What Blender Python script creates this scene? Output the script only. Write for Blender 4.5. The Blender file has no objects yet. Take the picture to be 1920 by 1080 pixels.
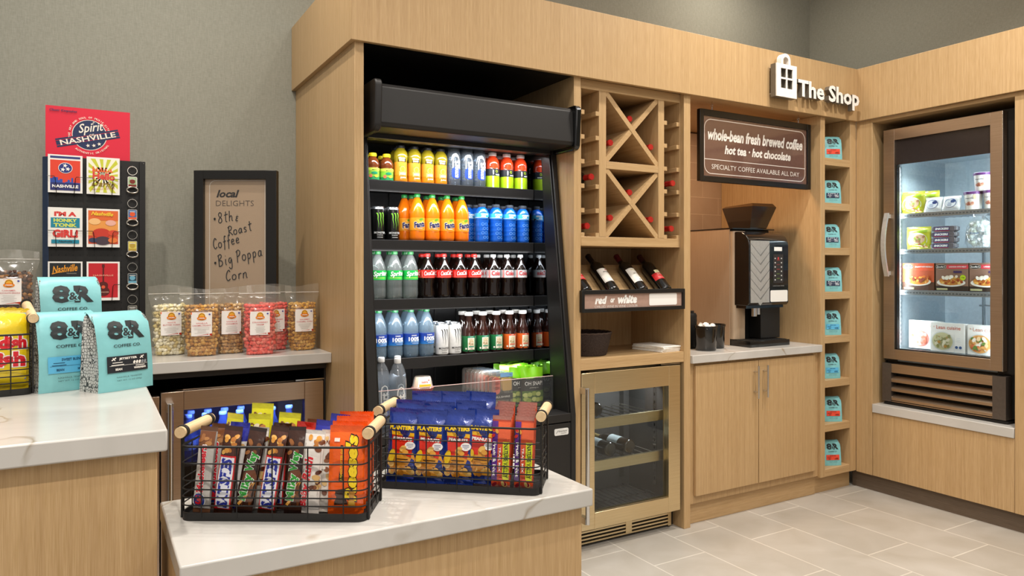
import bpy, math, random
from mathutils import Vector, Matrix
import numpy as np
S = bpy.context.scene
C = S.collection
PI = math.pi
R = math.radians

# ------------------------------------------------------------------ camera, world, lights, exposure
cam = bpy.data.cameras.new('camera')
cam.sensor_width = 36.0
cam.lens = 36.0 * 1358.0 / 1920.0
cam.shift_y = -38.5 / 1920.0
cam.clip_start = 0.05
co = bpy.data.objects.new('camera', cam)
C.objects.link(co)
co.location = (0, 0, 1.40)
co.rotation_euler = (R(90), 0, -R(30.2512))
S.camera = co

S.view_settings.view_transform = 'Standard'
S.view_settings.look = 'None'
S.view_settings.gamma = 1.0
S.view_settings.use_curve_mapping = False
S.view_settings.exposure = -0.5
S.cycles.max_bounces = 8
S.cycles.diffuse_bounces = 4
S.cycles.glossy_bounces = 4
S.cycles.transmission_bounces = 6
S.cycles.transparent_max_bounces = 24
S.cycles.caustics_reflective = False
S.cycles.caustics_refractive = False
S.cycles.sample_clamp_indirect = 4.0
S.cycles.use_denoising = True

W = bpy.data.worlds.new('room_light')
S.world = W
W.use_nodes = True
W.node_tree.nodes['Background'].inputs[0].default_value = (1.0, 0.94, 0.88, 1)
W.node_tree.nodes['Background'].inputs[1].default_value = 0.55

def lamp(name, loc, power, size=0.12, col=(1.0, 0.93, 0.84), target=None, spread=150, shape='DISK', size_y=None):
    l = bpy.data.lights.new(name, 'AREA')
    l.shape = shape
    l.size = size
    if size_y: l.size_y = size_y
    l.energy = power
    l.color = col
    l.spread = R(spread)
    o = bpy.data.objects.new(name, l)
    C.objects.link(o)
    o.location = loc
    d = (Vector(target) - Vector(loc)) if target else Vector((0, 0, -1))
    o.rotation_euler = d.to_track_quat('-Z', 'Y').to_euler()
    return o

# ceiling downlights of the room (3.7 m ceiling)
for i, (x, y, p) in enumerate([(1.45, 2.10, 14), (2.95, 2.18, 36), (3.55, 1.35, 50), (2.30, 0.60, 40), (0.15, 0.10, 70), (-0.30, 2.30, 34), (0.36, 2.95, 23)]):
    lamp('downlight', (x, y, 3.7), p, 0.10, spread=140)
# big soft fill lamp behind the camera, for ambient light
lamp('soft_fill', (0.6, -1.6, 3.6), 50, 2.6, (1.0, 0.92, 0.84), (2.0, 3.0, 1.2), 170)
lamp('wall_fill', (3.9, 3.25, 3.69), 20, 0.5, (1.0, 0.90, 0.78), None, 170)  # this and the next: unseen fill lamps added to brighten the grey wall
lamp('wall_fill', (1.9, 3.25, 3.69), 5, 0.5, (1.0, 0.90, 0.78), None, 170)
# lamps inside the appliances
lamp('cooler_strip_lamp', (1.52, 3.11, 1.966), 5.5, 0.9, (0.95, 0.97, 1.0), (1.52, 3.24, 1.2), 170, 'RECTANGLE', 0.03)
for zz, pw in ((1.745, 2.2), (1.470, 2.6), (1.190, 3.0), (0.905, 1.6)):
    lamp('shelf_strip_lamp', (1.52, 3.155, zz), pw, 0.9, (0.95, 0.97, 1.0), (1.52, 3.30, zz - 0.22), 170, 'RECTANGLE', 0.02)
for yy in (2.668, 2.092):
    lamp('freezer_strip_lamp', (4.345, yy, 1.45), 6.5, 0.02, (0.86, 0.94, 1.0), (4.70, 2.385, 1.45), 170, 'RECTANGLE', 1.10)
lamp('freezer_top_lamp', (4.45, 2.385, 2.00), 4, 0.4, (0.86, 0.94, 1.0), (4.5, 2.385, 1.0), 160, 'RECTANGLE', 0.1)
lamp('wine_cooler_lamp', (2.60, 3.00, 0.82), 4.0, 0.12, (0.85, 0.93, 1.0), (2.40, 3.25, 0.5), 160)
lamp('alcove_lamp', (3.06, 3.22, 2.31), 12, 0.25, (1.0, 0.68, 0.42), (3.5, 3.35, 1.2), 150)
lamp('bottle_cooler_lamp', (0.60, 3.345, 0.80), 7, 0.45, (0.14, 0.26, 1.0), (0.60, 3.6, 0.5), 170, 'RECTANGLE', 0.03)

# ------------------------------------------------------------------ materials
def lin(c):
    c = c / 255.0
    return c / 12.92 if c <= 0.04045 else ((c + 0.055) / 1.055) ** 2.4
def rgb(t):
    if isinstance(t, str):
        t = tuple(int(t[i:i + 2], 16) for i in (0, 2, 4))
    return (lin(t[0]), lin(t[1]), lin(t[2]), 1.0)
MATS = {}
def new_mat(name):
    m = bpy.data.materials.new(name)
    m.use_nodes = True
    m.node_tree.nodes.clear()
    o = m.node_tree.nodes.new('ShaderNodeOutputMaterial')
    return m, m.node_tree.nodes, m.node_tree.links, o
def mat(hexc, rough=0.5, metal=0.0, spec=0.5, coat=0.0, emit=0.0, var=0.06, vs=60.0, bump=0.0, bs=200.0):
    """plain coloured material, with a little procedural variation of its own"""
    key = (hexc, rough, metal, spec, coat, emit, var, vs, bump, bs)
    if key in MATS: return MATS[key]
    m, N, L, out = new_mat('paint_' + str(hexc))
    b = N.new('ShaderNodeBsdfPrincipled')
    b.inputs['Roughness'].default_value = rough
    b.inputs['Metallic'].default_value = metal
    b.inputs['Specular IOR Level'].default_value = spec
    b.inputs['Coat Weight'].default_value = coat
    b.inputs['Coat Roughness'].default_value = 0.08
    c = rgb(hexc)
    if var > 0:
        tc = N.new('ShaderNodeTexCoord'); nz = N.new('ShaderNodeTexNoise'); rp = N.new('ShaderNodeValToRGB')
        nz.inputs['Scale'].default_value = vs
        L.new(tc.outputs['Object'], nz.inputs['Vector']); L.new(nz.outputs['Fac'], rp.inputs['Fac'])
        rp.color_ramp.elements[0].position = 0.3; rp.color_ramp.elements[1].position = 0.7
        rp.color_ramp.elements[0].color = (c[0] * (1 - var), c[1] * (1 - var), c[2] * (1 - var), 1)
        rp.color_ramp.elements[1].color = (min(1, c[0] * (1 + var)), min(1, c[1] * (1 + var)), min(1, c[2] * (1 + var)), 1)
        L.new(rp.outputs['Color'], b.inputs['Base Color'])
        if bump > 0:
            n2 = N.new('ShaderNodeTexNoise'); n2.inputs['Scale'].default_value = bs
            bp = N.new('ShaderNodeBump'); bp.inputs['Strength'].default_value = bump; bp.inputs['Distance'].default_value = 0.002
            L.new(tc.outputs['Object'], n2.inputs['Vector']); L.new(n2.outputs['Fac'], bp.inputs['Height']); L.new(bp.outputs['Normal'], b.inputs['Normal'])
    else:
        b.inputs['Base Color'].default_value = c
    if emit > 0:
        b.inputs['Emission Color'].default_value = c
        b.inputs['Emission Strength'].default_value = emit
    L.new(b.outputs[0], out.inputs[0])
    MATS[key] = m
    return m
INK = ['paper']
def ink(hexc):
    if INK[0] == 'foil': return mat(hexc, 0.24, 0.0, 0.6, 0.55, 0, 0.03, 40, 0.55, 75)
    return mat(hexc, 0.45, 0, 0.4, 0, 0, 0)
def gloss(hexc, rough=0.18): return mat(hexc, rough, 0, 0.6, 0.3, 0, 0.04)
def clear(hexc, body=0.15, rough=0.06, tint=None, key=''):
    """see-through film, plastic or glass: tinted transparency under a reflecting skin"""
    k = ('clear', hexc, body, rough, tint)
    if k in MATS: return MATS[k]
    m, N, L, out = new_mat('clear_' + hexc)
    t = N.new('ShaderNodeBsdfTransparent'); t.inputs[0].default_value = rgb(tint or 'ffffff')
    b = N.new('ShaderNodeBsdfPrincipled'); b.inputs['Base Color'].default_value = rgb(hexc); b.inputs['Roughness'].default_value = rough
    g = N.new('ShaderNodeBsdfGlossy'); g.inputs['Roughness'].default_value = rough
    lw = N.new('ShaderNodeLayerWeight'); pw = N.new('ShaderNodeMath'); pw.operation = 'POWER'; pw.inputs[1].default_value = 5.0
    fr = N.new('ShaderNodeMath'); fr.operation = 'MULTIPLY_ADD'; fr.inputs[1].default_value = 0.55; fr.inputs[2].default_value = 0.04
    L.new(lw.outputs['Facing'], pw.inputs[0]); L.new(pw.outputs[0], fr.inputs[0])
    m1 = N.new('ShaderNodeMixShader'); m1.inputs[0].default_value = body
    m2 = N.new('ShaderNodeMixShader')
    L.new(t.outputs[0], m1.inputs[1]); L.new(b.outputs[0], m1.inputs[2])
    L.new(fr.outputs[0], m2.inputs[0]); L.new(m1.outputs[0], m2.inputs[1]); L.new(g.outputs[0], m2.inputs[2])
    L.new(m2.outputs[0], out.inputs[0])
    MATS[k] = m
    return m
def textured(name, build):
    m, N, L, out = new_mat(name)
    b = N.new('ShaderNodeBsdfPrincipled')
    L.new(b.outputs[0], out.inputs[0])
    build(N, L, b)
    return m
def ramp(N, stops, interp='LINEAR'):
    r = N.new('ShaderNodeValToRGB'); r.color_ramp.interpolation = interp
    e = r.color_ramp.elements
    while len(e) < len(stops): e.new(0.5)
    for i, (p, c) in enumerate(stops):
        e[i].position = p; e[i].color = rgb(c) if not isinstance(c, float) else (c, c, c, 1)
    return r
def coords(N, L, scale, kind='Object', loc=(0, 0, 0), rot=(0, 0, 0)):
    tc = N.new('ShaderNodeTexCoord'); mp = N.new('ShaderNodeMapping')
    mp.inputs['Scale'].default_value = scale; mp.inputs['Location'].default_value = loc; mp.inputs['Rotation'].default_value = rot
    L.new(tc.outputs[kind], mp.inputs['Vector'])
    return mp.outputs[0]
def noise(N, L, vec, scale, detail=3.0, dist=0.0, rough=0.5):
    n = N.new('ShaderNodeTexNoise'); n.inputs['Scale'].default_value = scale; n.inputs['Detail'].default_value = detail
    n.inputs['Distortion'].default_value = dist; n.inputs['Roughness'].default_value = rough
    L.new(vec, n.inputs['Vector'])
    return n.outputs['Fac']
def mixc(N, L, fac, a, b, mode='MIX'):
    m = N.new('ShaderNodeMix'); m.data_type = 'RGBA'; m.blend_type = mode
    for sock, v in ((m.inputs[0], fac), (m.inputs[6], a), (m.inputs[7], b)):
        if hasattr(v, 'links'): L.new(v, sock)
        elif isinstance(v, (int, float)): sock.default_value = v
        else: sock.default_value = v
    return m.outputs[2]
def wood_build(c1, c2, c3, axis='Z'):
    def f(N, L, b):
        s = {'Z': (1, 1, 0.018), 'X': (0.018, 1, 1), 'Y': (1, 0.018, 1)}[axis]
        v = coords(N, L, s)
        n1 = noise(N, L, v, 800, 2)
        n2 = noise(N, L, v, 90, 3)
        r1 = ramp(N, [(0.30, c1), (0.52, c2), (0.75, c3)])
        L.new(n1, r1.inputs['Fac'])
        r2 = ramp(N, [(0.3, 'e8e3dc'), (0.7, 'ffffff')])
        L.new(n2, r2.inputs['Fac'])
        L.new(mixc(N, L, 0.8, r1.outputs[0], r2.outputs[0], 'MULTIPLY'), b.inputs['Base Color'])
        b.inputs['Roughness'].default_value = 0.42
        b.inputs['Specular IOR Level'].default_value = 0.35
        bp = N.new('ShaderNodeBump'); bp.inputs['Strength'].default_value = 0.12; bp.inputs['Distance'].default_value = 0.001
        L.new(n1, bp.inputs['Height']); L.new(bp.outputs['Normal'], b.inputs['Normal'])
    return f
M_WOOD = textured('oak_laminate', wood_build('b49567', 'c0a075', 'c9ab82'))
M_WOODX = textured('oak_laminate_horizontal', wood_build('b49567', 'c0a075', 'c9ab82', 'X'))
M_WOODY = textured('oak_laminate_deep', wood_build('b49567', 'c0a075', 'c9ab82', 'Y'))
M_DARKWOOD = textured('dark_plinth_wood', wood_build('5d5044', '685a4c', '74665a', 'Y'))
M_PALEWOOD = textured('pale_dowel_wood', wood_build('d8b98c', 'e2c69c', 'ecd5b0', 'Y'))
def marble_build(N, L, b):
    v = coords(N, L, (1, 1, 1), loc=(3.1, 0.4, 0.0), rot=(0.2, 0.3, 0.5))
    n0 = noise(N, L, v, 2.2, 5, 1.2)
    add = N.new('ShaderNodeVectorMath'); add.operation = 'ADD'
    sc = N.new('ShaderNodeVectorMath'); sc.operation = 'SCALE'; sc.inputs['Scale'].default_value = 0.25
    nzc = N.new('ShaderNodeTexNoise'); nzc.inputs['Scale'].default_value = 2.6; nzc.inputs['Detail'].default_value = 4
    L.new(v, nzc.inputs['Vector']); L.new(nzc.outputs['Color'], sc.inputs[0]); L.new(v, add.inputs[0]); L.new(sc.outputs[0], add.inputs[1])
    def contour(scale, detail, w0, w1):
        q = noise(N, L, add.outputs[0], scale, detail, 0.6, 0.55)
        sb = N.new('ShaderNodeMath'); sb.operation = 'SUBTRACT'; sb.inputs[1].default_value = 0.5
        ab = N.new('ShaderNodeMath'); ab.operation = 'ABSOLUTE'
        L.new(q, sb.inputs[0]); L.new(sb.outputs[0], ab.inputs[0])
        r = ramp(N, [(0.0, 1.0), (w0, 0.7), (w1, 0.0)]); L.new(ab.outputs[0], r.inputs['Fac'])
        return r
    vein = contour(1.1, 4.0, 0.003, 0.011)
    n3 = noise(N, L, v, 3.5, 3)
    gate = ramp(N, [(0.40, 0.12), (0.54, 1.0)])
    L.new(n3, gate.inputs['Fac'])
    mul = N.new('ShaderNodeMath'); mul.operation = 'MULTIPLY'
    L.new(vein.outputs[0], mul.inputs[0]); L.new(gate.outputs[0], mul.inputs[1])
    cloud = ramp(N, [(0.35, 'b8b5af'), (0.62, 'c6c3be')])
    L.new(n0, cloud.inputs['Fac'])
    vc = ramp(N, [(0.35, '8a8478'), (0.65, 'a08c70')])
    L.new(n3, vc.inputs['Fac'])
    L.new(mixc(N, L, mul.outputs[0], cloud.outputs[0], vc.outputs[0]), b.inputs['Base Color'])
    b.inputs['Roughness'].default_value = 0.22
M_MARBLE = textured('veined_marble', marble_build)
def linen(N, L, b):
    v = coords(N, L, (1, 1, 1))
    a = noise(N, L, coords(N, L, (1, 1, 0.12)), 330, 2); c = noise(N, L, coords(N, L, (0.12, 0.12, 1)), 330, 2)
    m = N.new('ShaderNodeMath'); m.operation = 'ADD'
    L.new(a, m.inputs[0]); L.new(c, m.inputs[1])
    h = N.new('ShaderNodeMath'); h.operation = 'MULTIPLY'; h.inputs[1].default_value = 0.5
    L.new(m.outputs[0], h.inputs[0])
    r = ramp(N, [(0.36, '8d8d81'), (0.64, '9c9b8f')])
    L.new(h.outputs[0], r.inputs['Fac']); L.new(r.outputs[0], b.inputs['Base Color'])
    b.inputs['Roughness'].default_value = 0.85
    b.inputs['Specular IOR Level'].default_value = 0.15
M_LINEN = textured('grey_linen_wallcovering', linen)
def brickish(width, height, mortar, c1, c2, cm, offset, swap, loc, rough):
    def f(N, L, b):
        v = coords(N, L, (1, 1, 1), loc=loc, rot=swap)
        t = N.new('ShaderNodeTexBrick')
        t.offset = offset; t.offset_frequency = 2; t.squash = 1.0
        t.inputs['Scale'].default_value = 1.0
        t.inputs['Brick Width'].default_value = width; t.inputs['Row Height'].default_value = height
        t.inputs['Mortar Size'].default_value = mortar; t.inputs['Mortar Smooth'].default_value = 0.1
        t.inputs['Color1'].default_value = rgb(c1); t.inputs['Color2'].default_value = rgb(c2); t.inputs['Mortar'].default_value = rgb(cm)
        L.new(v, t.inputs['Vector'])
        n = noise(N, L, coords(N, L, (1, 1, 1)), 3.5, 6, 0.6)
        r = ramp(N, [(0.3, 'e6e3dd'), (0.7, 'ffffff')])
        L.new(n, r.inputs['Fac'])
        L.new(mixc(N, L, 0.9, t.outputs['Color'], r.outputs[0], 'MULTIPLY'), b.inputs['Base Color'])
        b.inputs['Roughness'].default_value = rough
        bp = N.new('ShaderNodeBump'); bp.invert = True; bp.inputs['Strength'].default_value = 0.35; bp.inputs['Distance'].default_value = 0.002
        L.new(t.outputs['Fac'], bp.inputs['Height']); L.new(bp.outputs['Normal'], b.inputs['Normal'])
    return f
M_FLOOR = textured('stone_floor_tile', brickish(0.65, 0.327, 0.0035, 'aea89f', 'b4aea5', 'd2ccc2', 0.34, (0, 0, R(90)), (0.0, 0.0, 0.0), 0.38))
M_BRICK = textured('taupe_wall_tile', brickish(0.30, 0.118, 0.0022, 'bfa792', 'c8b19b', 'dccab4', 0.5, (R(-90), 0, 0), (0.06, 0.0, 0.02), 0.3))
def brushed(c1, c2, rough, axis):
    def f(N, L, b):
        s = {'X': (0.01, 1, 1), 'Z': (1, 1, 0.01), 'Y': (1, 0.01, 1)}[axis]
        n = noise(N, L, coords(N, L, s), 500, 2)
        r = ramp(N, [(0.3, c1), (0.7, c2)])
        L.new(n, r.inputs['Fac']); L.new(r.outputs[0], b.inputs['Base Color'])
        b.inputs['Metallic'].default_value = 1.0
        b.inputs['Roughness'].default_value = rough
        bp = N.new('ShaderNodeBump'); bp.inputs['Strength'].default_value = 0.06; bp.inputs['Distance'].default_value = 0.001
        L.new(n, bp.inputs['Height']); L.new(bp.outputs['Normal'], b.inputs['Normal'])
    return f
M_STEEL = textured('brushed_steel', brushed('a39a8c', 'b3aa9c', 0.36, 'X'))
M_STEELV = textured('brushed_steel_upright', brushed('a39a8c', 'b3aa9c', 0.34, 'Z'))
M_STEELY = textured('brushed_bronze_steel', brushed('bda68e', 'c9b39b', 0.38, 'Y'))
M_CHROME = mat('d8d8d8', 0.12, 1.0, 0.5, 0, 0, 0)
M_BLACK = mat('161514', 0.42, 0, 0.4)
M_BLACKM = mat('1b1a19', 0.5, 0, 0.4)
M_BLACKG = gloss('0e0e0f', 0.12)
M_DARK = mat('2b2725', 0.5, 0, 0.4)
M_COOLER = mat('1c1a19', 0.46, 0, 0.45)
M_WHITE = mat('f2efe9', 0.5)
M_PAPER = mat('efece4', 0.7)
M_GLASS = clear('ffffff', 0.0, 0.02, 'eef2f2')
M_DARKGLASS = clear('15181c', 0.25, 0.03, '8a9098')
M_MIRROR = mat('868c92', 0.03, 1.0, 0.5, 0, 0, 0)
M_FILM = clear('f4f2ee', 0.06, 0.12, 'fbfaf6')
# ------------------------------------------------------------------ mesh helpers
class MB:
    def __init__(s):
        s.v = []; s.f = []; s.m = []; s.mats = []
    def mi(s, m):
        if m not in s.mats: s.mats.append(m)
        return s.mats.index(m)
    def add(s, vs, fs, m, M=None):
        b = len(s.v); k = s.mi(m)
        if M is not None: vs = [M @ Vector(p) for p in vs]
        s.v += [tuple(p) for p in vs]
        for f in fs:
            s.f.append([b + i for i in f]); s.m.append(k)
        return s
    def box(s, x0, x1, y0, y1, z0, z1, m, M=None):
        return s.add([(x0, y0, z0), (x1, y0, z0), (x1, y1, z0), (x0, y1, z0), (x0, y0, z1), (x1, y0, z1), (x1, y1, z1), (x0, y1, z1)],
                     [(0, 3, 2, 1), (4, 5, 6, 7), (0, 1, 5, 4), (1, 2, 6, 5), (2, 3, 7, 6), (3, 0, 4, 7)], m, M)
    def prism(s, poly, a0, a1, axis, m, M=None):
        """polygon in the plane square to AXIS, pushed from a0 to a1. X: (y,z)  Y: (x,z)  Z: (x,y)"""
        def P(p, a): return {'X': (a, p[0], p[1]), 'Y': (p[0], a, p[1]), 'Z': (p[0], p[1], a)}[axis]
        n = len(poly)
        vs = [P(p, a0) for p in poly] + [P(p, a1) for p in poly]
        fs = [tuple(range(n))[::-1], tuple(range(n, 2 * n))] + [(i, (i + 1) % n, n + (i + 1) % n, n + i) for i in range(n)]
        return s.add(vs, fs, m, M)
    def lathe(s, prof, m, n=24, M=None, mats=None):
        """profile [(radius, height)] turned about Z; mats gives each band its own material"""
        for j in range(len(prof) - 1):
            (r0, z0), (r1, z1) = prof[j], prof[j + 1]
            mm = mats[j] if mats else m
            vs = []
            for i in range(n):
                a = 2 * PI * i / n
                vs.append((r0 * math.cos(a), r0 * math.sin(a), z0))
            for i in range(n):
                a = 2 * PI * i / n
                vs.append((r1 * math.cos(a), r1 * math.sin(a), z1))
            s.add(vs, [(i, (i + 1) % n, n + (i + 1) % n, n + i) for i in range(n)], mm, M)
        for (r, z), rev, mm in ((prof[0], True, mats[0] if mats else m), (prof[-1], False, mats[-1] if mats else m)):
            if r > 1e-5:
                f = tuple(range(n))
                s.add([(r * math.cos(2 * PI * i / n), r * math.sin(2 * PI * i / n), z) for i in range(n)], [f[::-1] if rev else f], mm, M)
        return s
    def tube(s, pts, r, m, n=8, closed=False, M=None):
        pts = [Vector(p) for p in pts]
        k = len(pts); rings = []
        up = None
        for i, p in enumerate(pts):
            if closed: d = pts[(i + 1) % k] - pts[i - 1]
            else: d = pts[min(i + 1, k - 1)] - pts[max(i - 1, 0)]
            d.normalize()
            if up is None:
                up = Vector((0, 0, 1)) if abs(d.z) < 0.9 else Vector((1, 0, 0))
            u = (up - d * up.dot(d)).normalized(); w = d.cross(u); up = u
            rr = r[i] if isinstance(r, (list, tuple)) else r
            rings.append([p + u * math.cos(2 * PI * j / n) * rr + w * math.sin(2 * PI * j / n) * rr for j in range(n)])
        vs = [q for g in rings for q in g]
        fs = []
        for i in range(k if closed else k - 1):
            a = i * n; b = ((i + 1) % k) * n
            fs += [(a + j, a + (j + 1) % n, b + (j + 1) % n, b + j) for j in range(n)]
        if not closed:
            fs += [tuple(range(n))[::-1], tuple(range((k - 1) * n, k * n))]
        return s.add(vs, fs, m, M)
    def cyl(s, p0, p1, r, m, n=16, M=None): return s.tube([p0, p1], r, m, n, False, M)
    def ico(s, c, r, m, seed=None, jit=0.0, sub=1, sc=(1, 1, 1)):
        V, F = ICO[sub]
        rr = random.Random(seed)
        vs = []
        for p in V:
            k = r * (1 + jit * (rr.random() - 0.5) * 2)
            vs.append((c[0] + p[0] * k * sc[0], c[1] + p[1] * k * sc[1], c[2] + p[2] * k * sc[2]))
        return s.add(vs, F, m)
    def build(s, name, parent=None, bev=0.0, angle=38, loc=None, seg=2):
        me = bpy.data.meshes.new(name)
        me.from_pydata(s.v, [], s.f)
        for m in s.mats: me.materials.append(m)
        me.polygons.foreach_set('material_index', s.m)
        me.polygons.foreach_set('use_smooth', [True] * len(s.f))
        me.update()
        import bmesh
        bm = bmesh.new(); bm.from_mesh(me)
        bmesh.ops.remove_doubles(bm, verts=bm.verts, dist=1e-6)
        bmesh.ops.recalc_face_normals(bm, faces=bm.faces)
        bm.to_mesh(me); bm.free()
        me.set_sharp_from_angle(angle=R(angle))
        o = bpy.data.objects.new(name, me)
        C.objects.link(o)
        if bev:
            bv = o.modifiers.new('edge', 'BEVEL'); bv.width = bev; bv.segments = seg; bv.limit_method = 'ANGLE'; bv.angle_limit = R(40)
            bv.harden_normals = False
        if parent: o.parent = parent
        if loc: o.location = loc
        return o
def _ico():
    t = (1 + 5 ** 0.5) / 2
    V = [Vector(p).normalized() for p in [(-1, t, 0), (1, t, 0), (-1, -t, 0), (1, -t, 0), (0, -1, t), (0, 1, t), (0, -1, -t), (0, 1, -t), (t, 0, -1), (t, 0, 1), (-t, 0, -1), (-t, 0, 1)]]
    F = [(0, 11, 5), (0, 5, 1), (0, 1, 7), (0, 7, 10), (0, 10, 11), (1, 5, 9), (5, 11, 4), (11, 10, 2), (10, 7, 6), (7, 1, 8), (3, 9, 4), (3, 4, 2), (3, 2, 6), (3, 6, 8), (3, 8, 9), (4, 9, 5), (2, 4, 11), (6, 2, 10), (8, 6, 7), (9, 8, 1)]
    out = {0: (V[:], F[:])}
    for k in (1, 2):
        V = V[:]; mid = {}; G = []
        def mp(a, b):
            q = (min(a, b), max(a, b))
            if q not in mid:
                V.append(((V[a] + V[b]) / 2).normalized()); mid[q] = len(V) - 1
            return mid[q]
        for a, b, c in F:
            x, y, z = mp(a, b), mp(b, c), mp(c, a)
            G += [(a, x, z), (b, y, x), (c, z, y), (x, y, z)]
        F = G; out[k] = (V[:], F[:])
    return out
ICO = _ico()
def rrect(x0, x1, y0, y1, r, n=5):
    out = []
    for cx, cy, a0 in ((x1 - r, y1 - r, 0), (x0 + r, y1 - r, 90), (x0 + r, y0 + r, 180), (x1 - r, y0 + r, 270)):
        for i in range(n + 1):
            a = R(a0 + 90 * i / n); out.append((cx + r * math.cos(a), cy + r * math.sin(a)))
    return out

# ------------------------------------------------------------------ lettering and flat artwork laid on a surface
GL = {}
def glyphs(t, bold=0.0, shear=0.0):
    k = (t, bold, shear)
    if k in GL: return GL[k]
    c = bpy.data.curves.new('lettering', 'FONT')
    c.body = t; c.offset = bold; c.shear = shear; c.resolution_u = 2; c.fill_mode = 'FRONT'
    o = bpy.data.objects.new('lettering', c)
    me = o.to_mesh()
    vs = [(v.co.x, v.co.y) for v in me.vertices]; fs = [tuple(p.vertices) for p in me.polygons]
    o.to_mesh_clear(); bpy.data.objects.remove(o); bpy.data.curves.remove(c)
    xs = [p[0] for p in vs]; ys = [p[1] for p in vs]
    GL[k] = (vs, fs, min(xs), max(xs), min(ys), max(ys))
    return GL[k]
EPS = 0.0003
class Art:
    """draws in (u, v) on a surface given by mapf(u, v, lift) -> point"""
    def __init__(s, mb, mapf, seg=0.02, clip=None):
        s.mb = mb; s.f = mapf; s.seg = seg; s.l = 1.0; s.clip = clip
    def rect(s, u0, v0, u1, v1, m):
        nu = max(1, math.ceil((u1 - u0) / s.seg)); nv = max(1, math.ceil((v1 - v0) / s.seg))
        vs = [s.f(u0 + (u1 - u0) * i / nu, v0 + (v1 - v0) * j / nv, s.l * EPS) for j in range(nv + 1) for i in range(nu + 1)]
        fs = [(j * (nu + 1) + i, j * (nu + 1) + i + 1, (j + 1) * (nu + 1) + i + 1, (j + 1) * (nu + 1) + i) for j in range(nv) for i in range(nu)]
        s.mb.add(vs, fs, m); s.l += 1; return s
    def poly(s, pts, m, keep=False):
        s.mb.add([s.f(u, v, s.l * EPS) for u, v in pts], [tuple(range(len(pts)))], m)
        if not keep: s.l += 1
        return s
    def fan(s, c, pts, m):
        n = len(pts)
        rings = [[(c[0] + (p[0] - c[0]) * k, c[1] + (p[1] - c[1]) * k) for p in pts] for k in (0.5, 1.0)]
        vs = [c] + rings[0] + rings[1]
        fs = [(0, 1 + i, 1 + (i + 1) % n) for i in range(n)] + [(1 + i, 1 + n + i, 1 + n + (i + 1) % n, 1 + (i + 1) % n) for i in range(n)]
        s.mb.add([s.f(u, v, s.l * EPS) for u, v in vs], fs, m); s.l += 1; return s
    def ell(s, cu, cv, ru, rv, m, n=20, rot=0):
        pts = []
        for i in range(n):
            a = 2 * PI * i / n; x = ru * math.cos(a); y = rv * math.sin(a)
            pts.append((cu + x * math.cos(rot) - y * math.sin(rot), cv + x * math.sin(rot) + y * math.cos(rot)))
        return s.fan((cu, cv), pts, m)
    def ring(s, cu, cv, ru, rv, w, m, n=28):
        vs = []
        for k in (0, 1):
            for i in range(n):
                a = 2 * PI * i / n; vs.append(s.f(cu + (ru - k * w) * math.cos(a), cv + (rv - k * w) * math.sin(a), s.l * EPS))
        s.mb.add(vs, [(i, (i + 1) % n, n + (i + 1) % n, n + i) for i in range(n)], m); s.l += 1; return s
    def star(s, cu, cv, r, m, rot=90):
        pts = [(cu + (r if i % 2 == 0 else r * 0.42) * math.cos(R(rot + 36 * i)), cv + (r if i % 2 == 0 else r * 0.42) * math.sin(R(rot + 36 * i))) for i in range(10)]
        return s.fan((cu, cv), pts, m)
    def stroke(s, pts, w, m, taper=False):
        n = len(pts); vs = []
        for i in range(n):
            a = pts[max(i - 1, 0)]; b = pts[min(i + 1, n - 1)]
            dx, dy = b[0] - a[0], b[1] - a[1]; d = math.hypot(dx, dy) or 1
            ww = w / 2 * ((1 - i / (n - 1)) if taper else 1)
            vs += [s.f(pts[i][0] - dy / d * ww, pts[i][1] + dx / d * ww, s.l * EPS), s.f(pts[i][0] + dy / d * ww, pts[i][1] - dx / d * ww, s.l * EPS)]
        s.mb.add(vs, [(2 * i, 2 * i + 1, 2 * i + 3, 2 * i + 2) for i in range(n - 1)], m)
        return s
    def text(s, t, cu, cv, h, m, w=None, rot=0, bold=0.0, shear=0.0, align='c', outline=None, ow=0.02):
        if outline is not None:
            s.text(t, cu, cv, h * (1 + ow * 2.2), outline, w * (1 + ow * 0.9) if w else None, rot, bold + ow, shear, align)
        vs, fs, x0, x1, y0, y1 = glyphs(t, bold, shear)
        sy = h / (y1 - y0); sx = w / (x1 - x0) if w else sy
        ox = {'c': -(x0 + x1) / 2, 'l': -x0, 'r': -x1}[align]
        cr, sr = math.cos(R(rot)), math.sin(R(rot)); out = []
        for x, y in vs:
            a = (x + ox) * sx; b = (y - (y0 + y1) / 2) * sy
            out.append(s.f(cu + a * cr - b * sr, cv + a * sr + b * cr, s.l * EPS))
        s.mb.add(out, fs, m); s.l += 1
        return s
    def arc_text(s, t, cu, cv, r, a0, a1, h, m, flip=False, bold=0.0):
        n = len(t)
        for i, ch in enumerate(t):
            if ch == ' ': continue
            a = a0 + (a1 - a0) * i / (n - 1)
            s.text(ch, cu + r * math.cos(R(a)), cv + r * math.sin(R(a)), h, m, rot=(a + 90 if flip else a - 90), bold=bold)
            s.l -= 1
        s.l += 1
        return s
    def lines(s, u0, u1, v, n, dv, h, m, seed=0):
        rr = random.Random(seed)
        for i in range(n):
            k = 0.5 + 0.5 * rr.random(); c = (u0 + u1) / 2; hw = (u1 - u0) / 2 * k
            s.rect(c - hw, v - i * dv, c + hw, v - i * dv + h, m); s.l -= 1
        s.l += 1
        return s
def flat(o, U=(1, 0, 0), V=(0, 0, 1), Nn=(0, -1, 0)):
    o, U, V, Nn = Vector(o), Vector(U), Vector(V), Vector(Nn)
    return lambda u, v, l: o + U * u + V * v + Nn * l
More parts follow.
